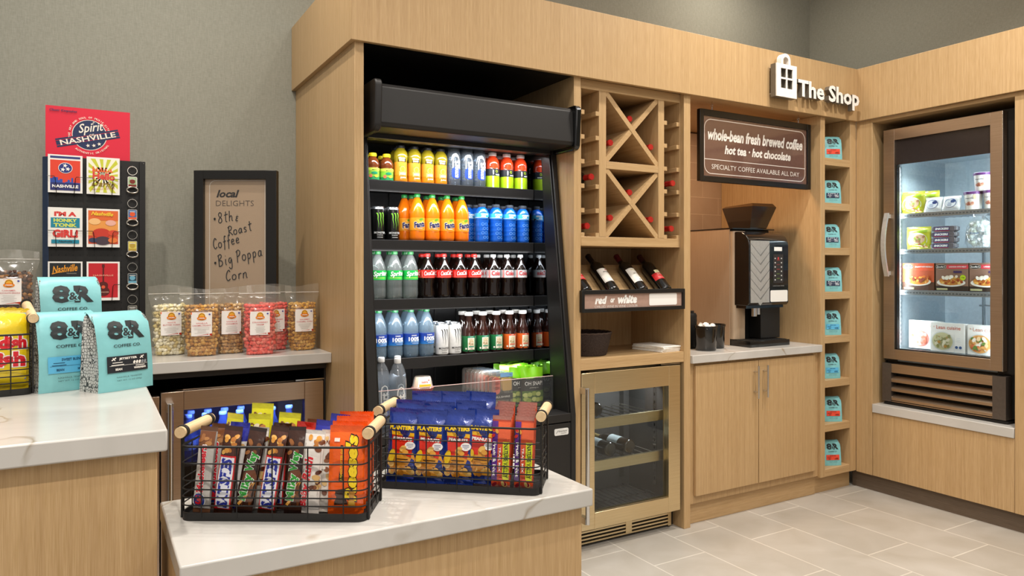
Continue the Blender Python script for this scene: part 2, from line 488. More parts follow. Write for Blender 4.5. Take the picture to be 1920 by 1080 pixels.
def drum(r, c=(0, 0), rz=None):
    """front (-Y side) of an upright cylinder; u is arc length, v the height; rz(v) may give the radius"""
    def f(u, v, l):
        q = rz(v) if rz else r
        a = u / r - PI / 2
        return Vector((c[0] + (q + l) * math.cos(a), c[1] + (q + l) * math.sin(a), v))
    return f

# ------------------------------------------------------------------ things
def thing(name, label, cat, loc=(0, 0, 0), rotz=0.0, group=None):
    o = bpy.data.objects.new(name, None)
    C.objects.link(o)
    o.empty_display_size = 0.02
    o.location = loc; o.rotation_euler = (0, 0, rotz)
    return tag(o, label, cat, group)
def tag(o, label, cat, group=None):
    o['label'] = label; o['category'] = cat
    if group: o['group'] = group
    return o
def struct(o):
    o['kind'] = 'structure'
    return o
def dup(root, loc, rot, label, group=None):
    r = root.copy(); C.objects.link(r)
    r.location = loc; r.rotation_euler = rot if isinstance(rot, (tuple, list)) else (0, 0, rot)
    r['label'] = label
    if group: r['group'] = group
    for ch in list(root.children):
        c = ch.copy(); C.objects.link(c); c.parent = r
        for g in list(ch.children):
            d = g.copy(); C.objects.link(d); d.parent = c
    return r
ORD = ['first', 'second', 'third', 'fourth', 'fifth', 'sixth', 'seventh', 'eighth', 'ninth', 'tenth']
class Proto:
    """first placement moves the model itself, later ones copy it"""
    def __init__(s, make): s.make = make; s.root = None
    def put(s, loc, rot, label, group=None):
        if s.root is None:
            s.root = s.make()
            s.root.location = loc; s.root.rotation_euler = rot if isinstance(rot, (tuple, list)) else (0, 0, rot)
            s.root['label'] = label
            if group: s.root['group'] = group
            return s.root
        return dup(s.root, loc, rot, label, group)
# ------------------------------------------------------------------ the room
def slab(name, x0, x1, y0, y1, z0, z1, m, parent=None, bev=0.0):
    return MB().box(x0, x1, y0, y1, z0, z1, m).build(name, parent, bev)
struct(slab('floor', -3.2, 5.6, -2.4, 4.2, -0.05, 0.0, M_FLOOR))
struct(slab('wall_back', -3.2, 5.15, 3.862, 3.96, 0, 4.0, M_LINEN))
struct(slab('wall_right', 5.049, 5.15, -2.4, 3.862, 0, 4.0, M_LINEN))
struct(slab('wall_backsplash', 2.793, 3.872, 3.69, 3.75, 0.88, 2.325, M_BRICK))
struct(slab('wall_alcove_shade', 0.975, 2.029, 3.76, 3.80, 0, 2.33, M_BLACK))  # black colour stands in for the shadow at the back of the alcove

# --- long fascia over the cooler, the wine rack and the coffee counter
fa = thing('cabinet_fascia', 'long oak fascia running over the drinks cooler, wine rack and coffee alcove', 'fascia', (0.914, 2.86, 2.325))
def rel(mb, name, parent, bev=0.0015):
    o = mb.build(name, parent, bev)
    me = o.data
    off = Vector(parent.location)
    me.transform(Matrix.Translation(-off))
    return o
rel(MB().box(0.914, 4.198, 2.86, 2.882, 2.325, 2.655, M_WOOD), 'front_board', fa)
rel(MB().box(0.914, 0.936, 2.882, 3.860, 2.325, 2.655, M_WOOD), 'side_board', fa)
rel(MB().box(0.936, 4.198, 2.882, 3.860, 2.335, 2.352, M_WOODX), 'underside', fa)
rel(MB().box(0.976, 2.028, 2.884, 3.758, 2.329, 2.3345, M_BLACK), 'alcove_shade_sheet', fa, 0)  # black sheet added to darken the shaded top of the alcove
rel(MB().box(0.936, 4.198, 2.882, 3.860, 2.630, 2.650, M_WOODX), 'top_board', fa)

# --- panel that closes the cooler alcove on the left
ep = slab('end_panel', 0.936, 0.975, 2.883, 3.860, 0, 2.334, M_WOOD, None, 0.0015)
tag(ep, 'full-height oak end panel between the popcorn counter and the drinks cooler', 'panel')

# --- wine cabinet
wc = thing('wine_cabinet', 'tall oak cabinet with lattice wine rack and open shelves beside the drinks cooler', 'cabinet', (2.41, 2.883, 0))
rel(MB().box(2.029, 2.070, 2.883, 3.69, 0, 2.334, M_WOOD), 'side_panel', wc)
rel(MB().box(2.747, 2.793, 2.883, 3.69, 0, 2.334, M_WOOD), 'side_panel', wc)
rel(MB().box(2.070, 2.747, 3.32, 3.34, 0.895, 2.33, M_WOOD), 'back_panel', wc)
rel(MB().box(2.070, 2.747, 2.885, 3.32, 0.895, 0.950, M_WOODX), 'shelf', wc)
rel(MB().prism([(2.90, 1.190), (2.90, 1.213), (3.14, 1.414), (3.318, 1.414), (3.318, 1.396), (3.147, 1.396)], 2.071, 2.746, 'X', M_WOODX), 'sloping_bottle_shelf', wc)
for q in ((2.070, 2.094, 1.507, 2.333), (2.744, 2.7468, 1.507, 2.333), (2.204, 2.248, 1.554, 2.285), (2.593, 2.634, 1.554, 2.285)):
    rel(MB().box(q[0], q[1], 2.913, 3.318, q[2], q[3], M_WOOD), 'rack_upright', wc)
for q in ((2.094, 2.744, 2.285, 2.333), (2.094, 2.744, 1.507, 1.554), (2.248, 2.593, 1.898, 1.936)):
    rel(MB().box(q[0], q[1], 2.9135, 3.318, q[2], q[3], M_WOODX), 'rack_rail', wc)
for z0, z1 in ((1.936, 2.285), (1.554, 1.898)):
    for k, (xa, xb) in enumerate(((2.248, 2.593), (2.593, 2.248))):
        t = 0.011; s = 1 if xb > xa else -1
        # board from the top corner at xa down to the bottom corner at xb
        if k == 0: poly = [(xa, z1), (xa, z1 - 0.018), (xb - s * 0.018, z0), (xb, z0), (xb, z0 + 0.018), (xa + s * 0.018, z1)]
        else: poly = [(xa, z1), (xa - 0.018, z1), (xb, z0 + 0.018), (xb, z0), (xb + 0.018, z0), (xa, z1 - 0.018)]
        rel(MB().prism(poly, 2.9165 + 0.002 * k, 3.316, 'Y', M_WOODY), 'lattice_board', wc, 0.0)
for cx0, cx1 in ((2.094, 2.204), (2.634, 2.744)):
    for z in (2.169, 2.047, 1.925, 1.804, 1.683, 1.562):
        for xa in (cx0, cx1 - 0.021):
            rel(MB().box(xa, xa + 0.021, 2.914, 3.30, z - 0.011, z + 0.011, M_WOODY), 'bottle_rail', wc, 0.001)

# --- coffee counter
bc = thing('base_cabinet', 'oak base cabinet with two flat doors under the coffee counter', 'cabinet', (3.33, 2.903, 0))
rel(MB().box(2.793, 3.872, 2.903, 3.68, 0.115, 0.882, M_WOOD), 'carcass', bc)
rel(MB().box(2.793, 3.872, 2.925, 3.68, 0.0, 0.115, M_WOODX), 'plinth', bc)
for x0, x1, hx in ((2.834, 3.321, 3.285), (3.327, 3.824, 3.362)):
    d = rel(MB().box(x0, x1, 2.883, 2.9025, 0.160, 0.867, M_WOOD), 'door', bc, 0.002)
    h = MB().tube([(hx, 2.850, 0.655), (hx, 2.850, 0.840)], 0.0058, M_CHROME, 12)
    for z in (0.690, 0.805): h.tube([(hx, 2.850, z), (hx, 2.884, z)], 0.0040, M_CHROME, 10)
    o = h.build('handle', d); o.data.transform(Matrix.Translation(-Vector(bc.location)))
ct = slab('countertop', 2.795, 3.870, 2.868, 3.688, 0.8825, 0.927, M_MARBLE, None, 0.003)
tag(ct, 'white veined marble worktop carrying the coffee machine', 'worktop')

# --- display tower for the coffee bags
dt = thing('display_tower', 'narrow oak tower of eight open cubbies for teal coffee bags', 'shelf unit', (4.04, 2.883, 0))
rel(MB().box(3.872, 3.914, 2.883, 3.69, 0.108, 2.334, M_WOOD), 'side_panel', dt)
rel(MB().box(4.160, 4.2195, 2.883, 3.69, 0.108, 2.334, M_WOOD), 'side_panel', dt)
rel(MB().box(3.914, 4.160, 3.20, 3.22, 0.108, 2.334, M_WOOD), 'back_panel', dt)
rel(MB().box(3.872, 4.2195, 2.930, 3.69, 0.0, 0.108, M_WOODX), 'plinth', dt)
TOWER_Z = (2.078, 1.801, 1.522, 1.248, 0.975, 0.702, 0.429, 0.153)
for z in TOWER_Z:
    rel(MB().box(3.914, 4.160, 2.885, 3.20, z - 0.045, z, M_WOODX), 'shelf', dt)

# --- freezer cabinet on the right wall
fc = thing('freezer_cabinet', 'oak wall cabinetry that frames the upright freezer', 'cabinet', (4.22, 2.38, 0))
rel(MB().box(4.198, 4.220, 0.9, 2.883, 2.325, 2.655, M_WOOD), 'fascia_board', fc)
rel(MB().box(4.220, 5.047, 0.9, 2.883, 2.630, 2.655, M_WOODY), 'top_board', fc)
rel(MB().box(4.220, 5.047, 2.772, 2.8825, 0.102, 2.325, M_WOOD), 'side_panel', fc)
rel(MB().box(4.220, 5.047, 0.9, 1.966, 0.102, 2.325, M_WOOD), 'side_panel', fc)
rel(MB().box(4.222, 5.047, 1.968, 2.770, 0.102, 0.496, M_WOOD), 'base_panel', fc)
rel(MB().box(4.220, 5.047, 1.966, 2.772, 2.303, 2.325, M_WOODY), 'lintel', fc)
rel(MB().box(4.250, 5.047, 0.9, 2.93, 0.0, 0.102, M_DARKWOOD), 'plinth', fc)
sl = slab('marble_sill', 4.214, 5.046, 1.968, 2.771, 0.4965, 0.550, M_MARBLE, None, 0.003)
tag(sl, 'white marble sill slab under the upright freezer', 'sill')

# --- back counter with the popcorn
bk = thing('back_counter', 'marble-topped back counter along the grey wall, carrying the popcorn bags', 'counter', (0.0, 3.206, 0))
rel(MB().box(-2.0, 0.9355, 3.206, 3.861, 0.974, 1.019, M_MARBLE), 'countertop', bk, 0.003)
rel(MB().box(0.928, 0.9355, 3.30, 3.861, 0.0, 0.974, M_DARK), 'side_panel', bk)
rel(MB().box(-2.0, 0.928, 3.80, 3.861, 0.0, 0.974, M_DARK), 'back_panel', bk)
rel(MB().box(-2.0, 0.928, 3.26, 3.80, 0.945, 0.974, M_DARK), 'sub_top', bk)

# --- service counters in the foreground
uc = thing('service_counter', 'tall front counter with marble top and oak body at the left', 'counter', (-0.6, 1.67, 0))
rel(MB().box(-2.0, 0.139, 1.644, 2.62, 1.022, 1.067, M_MARBLE), 'countertop', uc, 0.004)
rel(MB().box(-2.0, 0.1215, 1.669, 2.58, 0.0, 1.0215, M_WOOD), 'body', uc)
lc = thing('low_counter', 'lower marble-topped counter carrying the two full wire baskets', 'counter', (0.6, 1.452, 0))
rel(MB().box(0.140, 1.063, 1.428, 1.850, 0.817, 0.860, M_MARBLE), 'countertop', lc, 0.004)
rel(MB().box(0.142, 1.045, 1.452, 1.830, 0.0, 0.8165, M_WOOD), 'body', lc)
# ------------------------------------------------------------------ drinks cooler
dc = thing('drinks_cooler', 'black open-front drinks cooler with sloping sides, full of bottles and cans', 'cooler', (1.52, 2.87, 0))
def side_poly(d=0.0): return [(2.862 + d, 0.03), (2.862 + d, 0.69), (3.035 + d, 1.985), (3.70, 1.985), (3.70, 0.03)]
b = MB().prism(side_poly(), 0.992, 1.036, 'X', M_COOLER); b.prism(side_poly(0.012), 1.036, 1.046, 'X', M_BLACK)
rel(b, 'side_wall', dc, 0.004)
b = MB().prism(side_poly(), 2.000, 2.027, 'X', M_COOLER); b.prism(side_poly(0.012), 1.992, 2.000, 'X', M_BLACK)
rel(b, 'side_wall', dc, 0.004)
rel(MB().prism([(3.02, 0.72), (3.115, 1.955), (3.60, 1.955), (3.60, 0.72)], 1.9895, 1.9915, 'X', M_MIRROR), 'mirror_side', dc, 0)
rel(MB().box(1.046, 1.99, 3.62, 3.70, 0.10, 1.985, M_BLACK), 'back_wall', dc)
b = MB()
for k in range(7): b.box(1.10 + 0.13 * k, 1.105 + 0.13 * k, 3.612, 3.622, 0.75, 1.93, M_DARK)
rel(b, 'shelf_track', dc, 0)
can = [(2.868, 1.985), (2.855, 2.000), (2.862, 2.150), (2.880, 2.168), (3.30, 2.168), (3.30, 1.985)]
rel(MB().prism(can, 1.036, 2.010, 'X', M_COOLER), 'canopy', dc, 0.004)
for x0, x1 in ((1.008, 1.0385), (2.0085, 2.040)):
    pts = rrect(0, 0.26, 0, 0.215, 0.03, 6)
    pts = [(2.838 + p[0] + (0.10 - p[1]) * 0.06, 1.964 + p[1] + (0.0 if p[0] < 0.1 else 0.0)) for p in pts]
    pts = [(y, z + (-0.0 if y < 2.9 else 0.0)) for y, z in pts]
    rel(MB().prism(pts, x0, x1, 'X', M_BLACKG if x0 > 1.5 else M_COOLER), 'canopy_end_cap', dc, 0.006)
bz = MB().box(1.046, 1.992, 3.035, 3.085, 1.966, 2.02, M_COOLER)
bz.box(1.046, 1.992, 3.0335, 3.036, 1.966, 1.9675, M_STEEL)
for x in (1.30, 1.79): bz.prism(rrect(x - 0.055, x + 0.055, 1.980, 1.998, 0.007), 3.032, 3.036, 'Y', M_BLACK)
rel(bz, 'top_bezel', dc, 0.002)
rel(MB().box(1.10, 1.95, 3.09, 3.105, 1.970, 1.974, mat('f4f8ff', 0.4, 0, 0.5, 0, 6.0, 0)), 'light_strip', dc, 0)
SHELF_Z = (1.800, 1.525, 1.250, 0.972)
for z in SHELF_Z:
    rel(MB().box(1.048, 1.988, 3.190, 3.61, z - 0.012, z, M_DARK).box(1.048, 1.988, 3.186, 3.196, z - 0.050, z + 0.003, M_COOLER), 'shelf', dc, 0.0015)
rel(MB().box(1.046, 1.99, 2.93, 3.62, 0.64, 0.670, M_BLACK), 'deck', dc)
fr = MB().box(0.996, 2.024, 2.868, 2.93, 0.10, 0.655, M_COOLER); fr.box(0.996, 2.024, 2.866, 2.99, 0.660, 0.700, M_COOLER)
fr.box(0.996, 2.024, 2.90, 2.93, 0.03, 0.10, M_BLACK)
rel(fr, 'front_panel', dc, 0.003)
bd = MB().prism(rrect(1.905, 1.985, 0.600, 0.632, 0.007), 2.8655, 2.868, 'Y', mat('d9d9d6', 0.4))
A = Art(bd, flat((1.905, 2.8655, 0.60)))
A.text('Structural', 0.047, 0.020, 0.008, ink('303030'), 0.050, bold=0.01, shear=0.25).text('CONCEPTS', 0.052, 0.009, 0.005, ink('404040'), 0.03)
A.stroke([(0.010, 0.010), (0.015, 0.018), (0.021, 0.024)], 0.002, ink('303030'))
rel(bd, 'maker_badge', dc, 0)
ac = MB().box(1.06, 1.575, 3.000, 3.004, 0.690, 0.862, clear('dfe6ea', 0.03, 0.02)).box(1.579, 1.985, 3.000, 3.004, 0.690, 0.862, clear('dfe6ea', 0.03, 0.02))
edge = mat('e9c9c4', 0.2, 0, 0.5)
ac.box(1.06, 1.575, 2.999, 3.005, 0.862, 0.8645, edge).box(1.579, 1.985, 2.999, 3.005, 0.862, 0.8645, edge)
rel(ac, 'acrylic_guard', dc, 0)

# ------------------------------------------------------------------ glass-door wine cooler
def door_frame(mb, x0, x1, z0, z1, wx0, wx1, wz0, wz1, y0, y1, m, mh=None):
    mb.box(x0, wx0, y0, y1, z0, z1, m); mb.box(wx1, x1, y0, y1, z0, z1, m)
    mb.box(wx0, wx1, y0, y1, z0, wz0, mh or m); mb.box(wx0, wx1, y0, y1, wz1, z1, mh or m)
    return mb
wk = thing('wine_cooler', 'stainless undercounter wine cooler with glass door, below the wine shelves', 'wine cooler', (2.41, 2.885, 0))
m_wk = textured('champagne_steel', brushed('d8c39a', 'e4d0a8', 0.34, 'X'))
m_dkin = mat('4a4542', 0.4, 0, 0.4)
b = MB()
b.box(2.078, 2.10, 2.935, 3.31, 0.10, 0.868, m_dkin); b.box(2.705, 2.732, 2.935, 3.31, 0.10, 0.868, m_dkin)
b.box(2.078, 2.732, 3.29, 3.315, 0.10, 0.868, m_dkin); b.box(2.078, 2.732, 2.935, 3.31, 0.845, 0.868, M_BLACK); b.box(2.078, 2.732, 2.935, 3.31, 0.10, 0.135, m_dkin)
rel(b, 'cabinet', wk, 0.002)
d = rel(door_frame(MB(), 2.076, 2.722, 0.108, 0.880, 2.156, 2.641, 0.187, 0.776, 2.885, 2.930, m_wk), 'door', wk, 0.002)
o = MB().box(2.156, 2.641, 2.905, 2.909, 0.187, 0.776, M_GLASS).box(2.156, 2.641, 2.9, 2.9005, 0.187, 0.1885, M_STEEL)
o = o.build('door_glass', d); o.data.transform(Matrix.Translation(-Vector(wk.location)))
h = MB().tube([(2.078, 2.838, 0.158), (2.078, 2.838, 0.815)], 0.011, M_CHROME, 14)
for z in (0.172, 0.800): h.box(2.066, 2.092, 2.838, 2.888, z - 0.016, z + 0.016, M_CHROME)
o = h.build('handle', d, 0.001); o.data.transform(Matrix.Translation(-Vector(wk.location)))
g = MB().box(2.078, 2.732, 2.955, 2.99, 0.008, 0.104, M_BLACK)
for k in range(5): g.box(2.080, 2.700, 2.946, 2.956, 0.016 + 0.018 * k, 0.024 + 0.018 * k, m_wk)
g.box(2.40, 2.44, 2.944, 2.957, 0.020, 0.096, m_wk); g.box(2.690, 2.712, 2.944, 2.957, 0.010, 0.098, m_wk)
rel(g, 'kick_grille', wk, 0)
b = MB().box(2.60, 2.735, 2.90, 2.94, 0.885, 0.890, M_STEEL).box(2.078, 2.73, 2.95, 3.3, 0.870, 0.884, M_BLACK)
rel(b, 'top_hinge', wk, 0)
for z in (0.635, 0.420):
    s = MB().box(2.104, 2.702, 2.948, 2.965, z - 0.052, z, m_wk)
    for k in range(9): s.tube([(2.16 + 0.06 * k, 2.96, z - 0.02), (2.16 + 0.06 * k, 3.28, z - 0.02)], 0.003, M_STEEL, 6)
    rel(s, 'shelf', wk, 0)
s = MB()
for k in range(16): s.tube([(2.12 + 0.038 * k, 2.95, 0.155), (2.12 + 0.038 * k, 3.285, 0.155)], 0.0022, M_DARK, 6)
for y in (2.96, 3.1, 3.27): s.tube([(2.104, y, 0.152), (2.702, y, 0.152)], 0.003, M_DARK, 6)
rel(s, 'wire_floor_rack', wk, 0)
s = MB().box(2.698, 2.7045, 3.05, 3.075, 0.20, 0.84, M_CHROME).box(2.63, 2.66, 3.284, 3.29, 0.2, 0.84, M_CHROME)
for k in range(14): s.box(2.697, 2.699, 3.058, 3.067, 0.23 + 0.042 * k, 0.245 + 0.042 * k, M_BLACK)
rel(s, 'shelf_track', wk, 0)

# ------------------------------------------------------------------ undercounter bottle cooler on the left
vk = thing('bottle_cooler', 'dark stainless undercounter cooler with blue-lit glass door, below the popcorn counter', 'cooler', (0.588, 3.285, 0))
m_vk = textured('warm_dark_steel', brushed('c4b09c', 'd0bcaa', 0.30, 'X'))
b = MB()
b.box(0.258, 0.285, 3.33, 3.79, 0.1, 0.868, M_BLACK); b.box(0.895, 0.918, 3.33, 3.79, 0.1, 0.868, M_BLACK)
b.box(0.258, 0.918, 3.76, 3.79, 0.1, 0.868, mat('35383f', 0.4)); b.box(0.258, 0.918, 3.33, 3.79, 0.845, 0.868, M_BLACK); b.box(0.258, 0.918, 3.33, 3.79, 0.1, 0.13, M_BLACK)
rel(b, 'cabinet', vk, 0)
d = rel(door_frame(MB(), 0.252, 0.921, 0.10, 0.886, 0.338, 0.836, 0.20, 0.808, 3.285, 3.328, m_vk), 'door', vk, 0.002)
o = MB().box(0.338, 0.836, 3.305, 3.309, 0.20, 0.808, clear('101420', 0.10, 0.03, 'c0c6d4')).build('door_glass', d); o.data.transform(Matrix.Translation(-Vector(vk.location)))
h = MB().tube([(0.283, 3.238, 0.16), (0.283, 3.238, 0.845)], 0.011, M_CHROME, 14)
for z in (0.18, 0.83): h.box(0.270, 0.296, 3.236, 3.29, z - 0.018, z + 0.018, M_CHROME)
o = h.build('handle', d, 0.001); o.data.transform(Matrix.Translation(-Vector(vk.location)))
rel(MB().box(0.80, 0.93, 3.30, 3.34, 0.889, 0.895, M_CHROME), 'top_hinge', vk, 0)
rel(MB().box(0.262, 0.914, 3.33, 3.36, 0.01, 0.095, M_BLACK), 'kick_plate', vk, 0)
for z in (0.575, 0.34):
    rel(MB().box(0.288, 0.892, 3.335, 3.75, z - 0.008, z, clear('20242c', 0.5, 0.1, '808898')).box(0.288, 0.892, 3.332, 3.342, z - 0.015, z + 0.002, M_STEEL), 'shelf', vk, 0)
nb = thing('ice_maker', 'dark stainless appliance front, partly hidden behind the tall counter', 'appliance', (-0.10, 3.285, 0))
rel(MB().box(-0.43, 0.245, 3.33, 3.79, 0.05, 0.868, M_BLACK), 'cabinet', nb)
rel(MB().box(-0.432, 0.247, 3.285, 3.328, 0.10, 0.872, m_vk), 'door', nb, 0.002)

# ------------------------------------------------------------------ upright freezer
fz = thing('upright_freezer', 'upright freezer with bronze steel glass door, full of frozen food', 'freezer', (4.27, 2.387, 0.55))
m_in = mat('b9c6ce', 0.45, 0, 0.4)
b = MB()
b.box(4.325, 4.92, 2.010, 2.075, 0.835, 2.26, m_in); b.box(4.325, 4.92, 2.690, 2.745, 0.835, 2.26, m_in)
b.box(4.88, 4.93, 2.010, 2.745, 0.835, 2.26, m_in); b.box(4.325, 4.92, 2.010, 2.745, 2.085, 2.26, m_in); b.box(4.325, 4.92, 2.010, 2.745, 0.82, 0.875, m_in)
b.box(4.32, 4.92, 2.000, 2.011, 0.58, 2.262, M_BLACK); b.box(4.32, 4.92, 2.744, 2.752, 0.58, 2.262, M_BLACK)
b.box(4.335, 4.92, 2.010, 2.745, 0.575, 0.82, M_BLACK)
b.box(4.314, 4.3255, 2.000, 2.095, 0.82, 2.262, M_BLACK); b.box(4.314, 4.3255, 2.672, 2.752, 0.82, 2.262, M_BLACK); b.box(4.314, 4.3255, 2.095, 2.672, 2.10, 2.262, M_BLACK)
rel(b, 'cabinet', fz, 0)
b = MB()
y0, y1, z0, z1, a0, a1, c0, c1 = 2.046, 2.729, 0.836, 2.250, 2.111, 2.660, 0.897, 2.182
for q in ((y0, a0, z0, z1), (a1, y1, z0, z1), (a0, a1, z0, c0), (a0, a1, c1, z1)): b.box(4.268, 4.312, q[0], q[1], q[2], q[3], M_STEELY)
b.box(4.266, 4.268, y0, y0 + 0.004, z0, z1, M_CHROME)
d = rel(b, 'door', fz, 0.0015)
def sub(mb, name, part, root, bev=0.0):
    o = mb.build(name, part, bev); o.data.transform(Matrix.Translation(-Vector(root.location))); return o
sub(MB().box(4.286, 4.290, a0, a1, c0, 2.030, M_GLASS), 'door_glass', d, fz)
sub(MB().box(4.280, 4.292, a0, a1, 2.030, c1, mat('2a2423', 0.25)), 'header_panel', d, fz)
b = MB()
for q in ((a0, a0 + 0.006, c0, 2.03), (a1 - 0.010, a1, c0, 2.03), (a0, a1, c0, c0 + 0.006)): b.box(4.281, 4.310, q[0], q[1], q[2], q[3], M_BLACK)
b.box(4.313, 4.322, 2.05, 2.075, z0, z1, M_BLACK)
sub(b, 'gasket', d, fz)
pts = [(4.268, 2.690, 1.735)] + [(4.235 - 0.038 * math.sin(PI * k / 12), 2.690, 1.735 - 0.39 * k / 12) for k in range(13)] + [(4.268, 2.690, 1.345)]
hb = MB()
for i in range(1, 13):
    x, y, z = pts[i]; x2, _, z2 = pts[i + 1]
    hb.add([(x, y - 0.013, z), (x, y + 0.013, z), (x + 0.012, y + 0.013, z), (x + 0.012, y - 0.013, z), (x2, y - 0.013, z2), (x2, y + 0.013, z2), (x2 + 0.012, y + 0.013, z2), (x2 + 0.012, y - 0.013, z2)],
           [(0, 1, 5, 4), (1, 2, 6, 5), (2, 3, 7, 6), (3, 0, 4, 7), (0, 3, 2, 1), (4, 5, 6, 7)], mat('cfccc6', 0.28, 0.5))
for z in (1.715, 1.365): hb.box(4.236, 4.269, 2.681, 2.699, z - 0.012, z + 0.012, mat('cfccc6', 0.28, 0.5))
sub(hb, 'handle', d, fz)
m_rail = mat('b4bcc2', 0.3, 0.6)
FZ_Z = (1.730, 1.510, 1.258, 0.897)
for z in FZ_Z:
    s = MB().box(4.352, 4.358, 2.085, 2.682, z - 0.026, z + 0.002, m_rail)
    for k in range(30): s.box(4.3505, 4.352, 2.093 + 0.0195 * k, 2.105 + 0.0195 * k, z - 0.016, z - 0.009, ink('60686e'))
    for k in range(14): s.tube([(4.358, 2.10 + 0.043 * k, z - 0.004), (4.86, 2.10 + 0.043 * k, z - 0.004)], 0.003, m_rail, 6)
    rel(s, 'wire_shelf', fz, 0)
s = MB()
for y in (2.45, 2.40, 2.35, 2.30, 2.25, 2.20, 2.15): s.tube([(4.868, y, 0.92), (4.868, y, 1.93)], 0.004, mat('5c666c', 0.4, 0.6), 6)
for z in (1.93, 1.16): s.tube([(4.866, 2.47, z), (4.866, 2.12, z)], 0.004, mat('5c666c', 0.4, 0.6), 6)
rel(s, 'rear_guard', fz, 0)
s = MB()
for y in (2.683, 2.078):
    s.box(4.36, 4.375, y - 0.004, y + 0.006, 0.90, 2.06, m_rail)
    for k in range(40): s.box(4.364, 4.371, y - 0.005, y + 0.007, 0.92 + 0.028 * k, 0.934 + 0.028 * k, ink('6a7278'))
rel(s, 'shelf_track', fz, 0)
rel(MB().box(4.335, 4.343, 2.668, 2.676, 0.92, 2.02, mat('eef6ff', 0.4, 0, 0.5, 0, 5.0, 0)), 'light_strip', fz, 0)
b = MB()
b.box(4.272, 4.33, 2.683, 2.740, 0.572, 0.808, mat('6e6660', 0.4, 0.8)); b.box(4.272, 4.42, 2.034, 2.102, 0.572, 0.808, mat('6e6660', 0.4, 0.8))
b.box(4.276, 4.33, 2.102, 2.683, 0.752, 0.806, M_STEELY)
for k in range(3):
    z = 0.700 - 0.056 * k
    b.prism([(4.276, z - 0.006), (4.276, z + 0.010), (4.305, z + 0.030), (4.305, z + 0.014)], 2.102, 2.683, 'Y', M_STEELY)
b.box(4.278, 4.30, 2.102, 2.683, 0.572, 0.577, M_STEELY)
rel(b, 'grille', fz, 0)
b = MB().box(4.285, 4.80, 2.03, 2.735, 0.5505, 0.566, M_BLACK)
rel(b, 'base_frame', fz, 0)
# ------------------------------------------------------------------ bottles and cans
def bottle(name, cat, prof, bm, cap, label=None, n=24, extra=None):
    """prof: body outline; bm: one material or one per band; cap: (radius, z0, z1, material); label: (radius or rz, z0, z1, material, art function)"""
    def make():
        t = thing(name, cat, cat)
        b = MB()
        if isinstance(bm, list): b.lathe(prof, bm[0], n, mats=bm)
        else: b.lathe(prof, bm, n)
        b.build('body', t, angle=50)
        if cap:
            r, z0, z1, cm = cap
            c = MB().lathe([(r * 0.97, z0), (r, z0 + 0.001), (r, z1 - 0.0025), (r * 0.88, z1)], cm, 18)
            for i in range(18):
                a = 2 * PI * i / 18
                c.box(-0.0006, 0.0006, -0.0004, 0.0006, z0 + 0.002, z1 - 0.003, cm, Matrix.Rotation(a, 4, 'Z') @ Matrix.Translation((0, -r, 0)))
            c.build('cap', t)
        if label:
            r, z0, z1, lm, art = label
            l = MB().lathe([(r, z0), (r, z1)], lm, 28)
            l.f = l.f[:28]; l.m = l.m[:28]
            if art: art(Art(l, drum(r), 0.008))
            l.build('label', t, angle=60)
        if extra: extra(t)
        return t
    return make
m_clearb = clear('cfd6d4', 0.16, 0.14, 'e6ecea')
m_water = clear('b9cfdc', 0.18, 0.04, 'dbe9f0')
m_waterb = clear('a4bccd', 0.20, 0.14, 'dde8ef')
m_cola = gloss('140a07', 0.10)
m_colaneck = clear('2a1a14', 0.35, 0.22, '8a7a70')
m_white = ink('f4f4f0')
white, black = ink('f4f3ef'), ink('141414')

def soda_prof(r, h, waist=0.0):
    p = [(r * 0.72, 0.0), (r * 0.95, 0.006), (r, 0.018)]
    if waist:
        p += [(r * 0.99, h * 0.12), (r * (1 - waist), h * 0.28), (r * 0.97, h * 0.42), (r, h * 0.46), (r, h * 0.62), (r * 0.9, h * 0.69), (r * 0.66, h * 0.78), (r * 0.42, h * 0.88), (r * 0.36, h * 0.915), (r * 0.36, h * 0.94)]
    else:
        p += [(r, h * 0.22), (r * 0.975, h * 0.24), (r, h * 0.26), (r, h * 0.60), (r * 0.96, h * 0.66), (r * 0.78, h * 0.76), (r * 0.52, h * 0.87), (r * 0.37, h * 0.915), (r * 0.36, h * 0.94)]
    return p
# orange soda
m_or = gloss('f47a10', 0.12); m_orn = clear('f2a860', 0.35, 0.06, 'ffd9a8')
def art_orange(A):
    A.rect(-0.05, 0.052, 0.05, 0.112, ink('f9a11f'))
    A.ell(0.004, 0.076, 0.034, 0.028, ink('fbc64a')); A.ell(0.010, 0.064, 0.028, 0.016, ink('f6921e'))
    A.ell(0.012, 0.104, 0.012, 0.006, ink('6fae2c'), rot=0.3)
    A.text('Fanta', 0.005, 0.080, 0.027, ink('20245c'), 0.056, rot=8, bold=0.045, shear=0.12, outline=white, ow=0.045)
    A.text('ORANGE', 0.006, 0.060, 0.0045, white, 0.022, bold=0.02)
fp = soda_prof(0.0365, 0.228)
P_orange = Proto(bottle('orange_soda_bottle', 'bottle', fp, [m_or] * 10 + [m_orn] * (len(fp) - 11), (0.0145, 0.211, 0.228, gloss('1f9a3e', 0.35)), (0.0369, 0.052, 0.112, ink('f9a11f'), art_orange)))
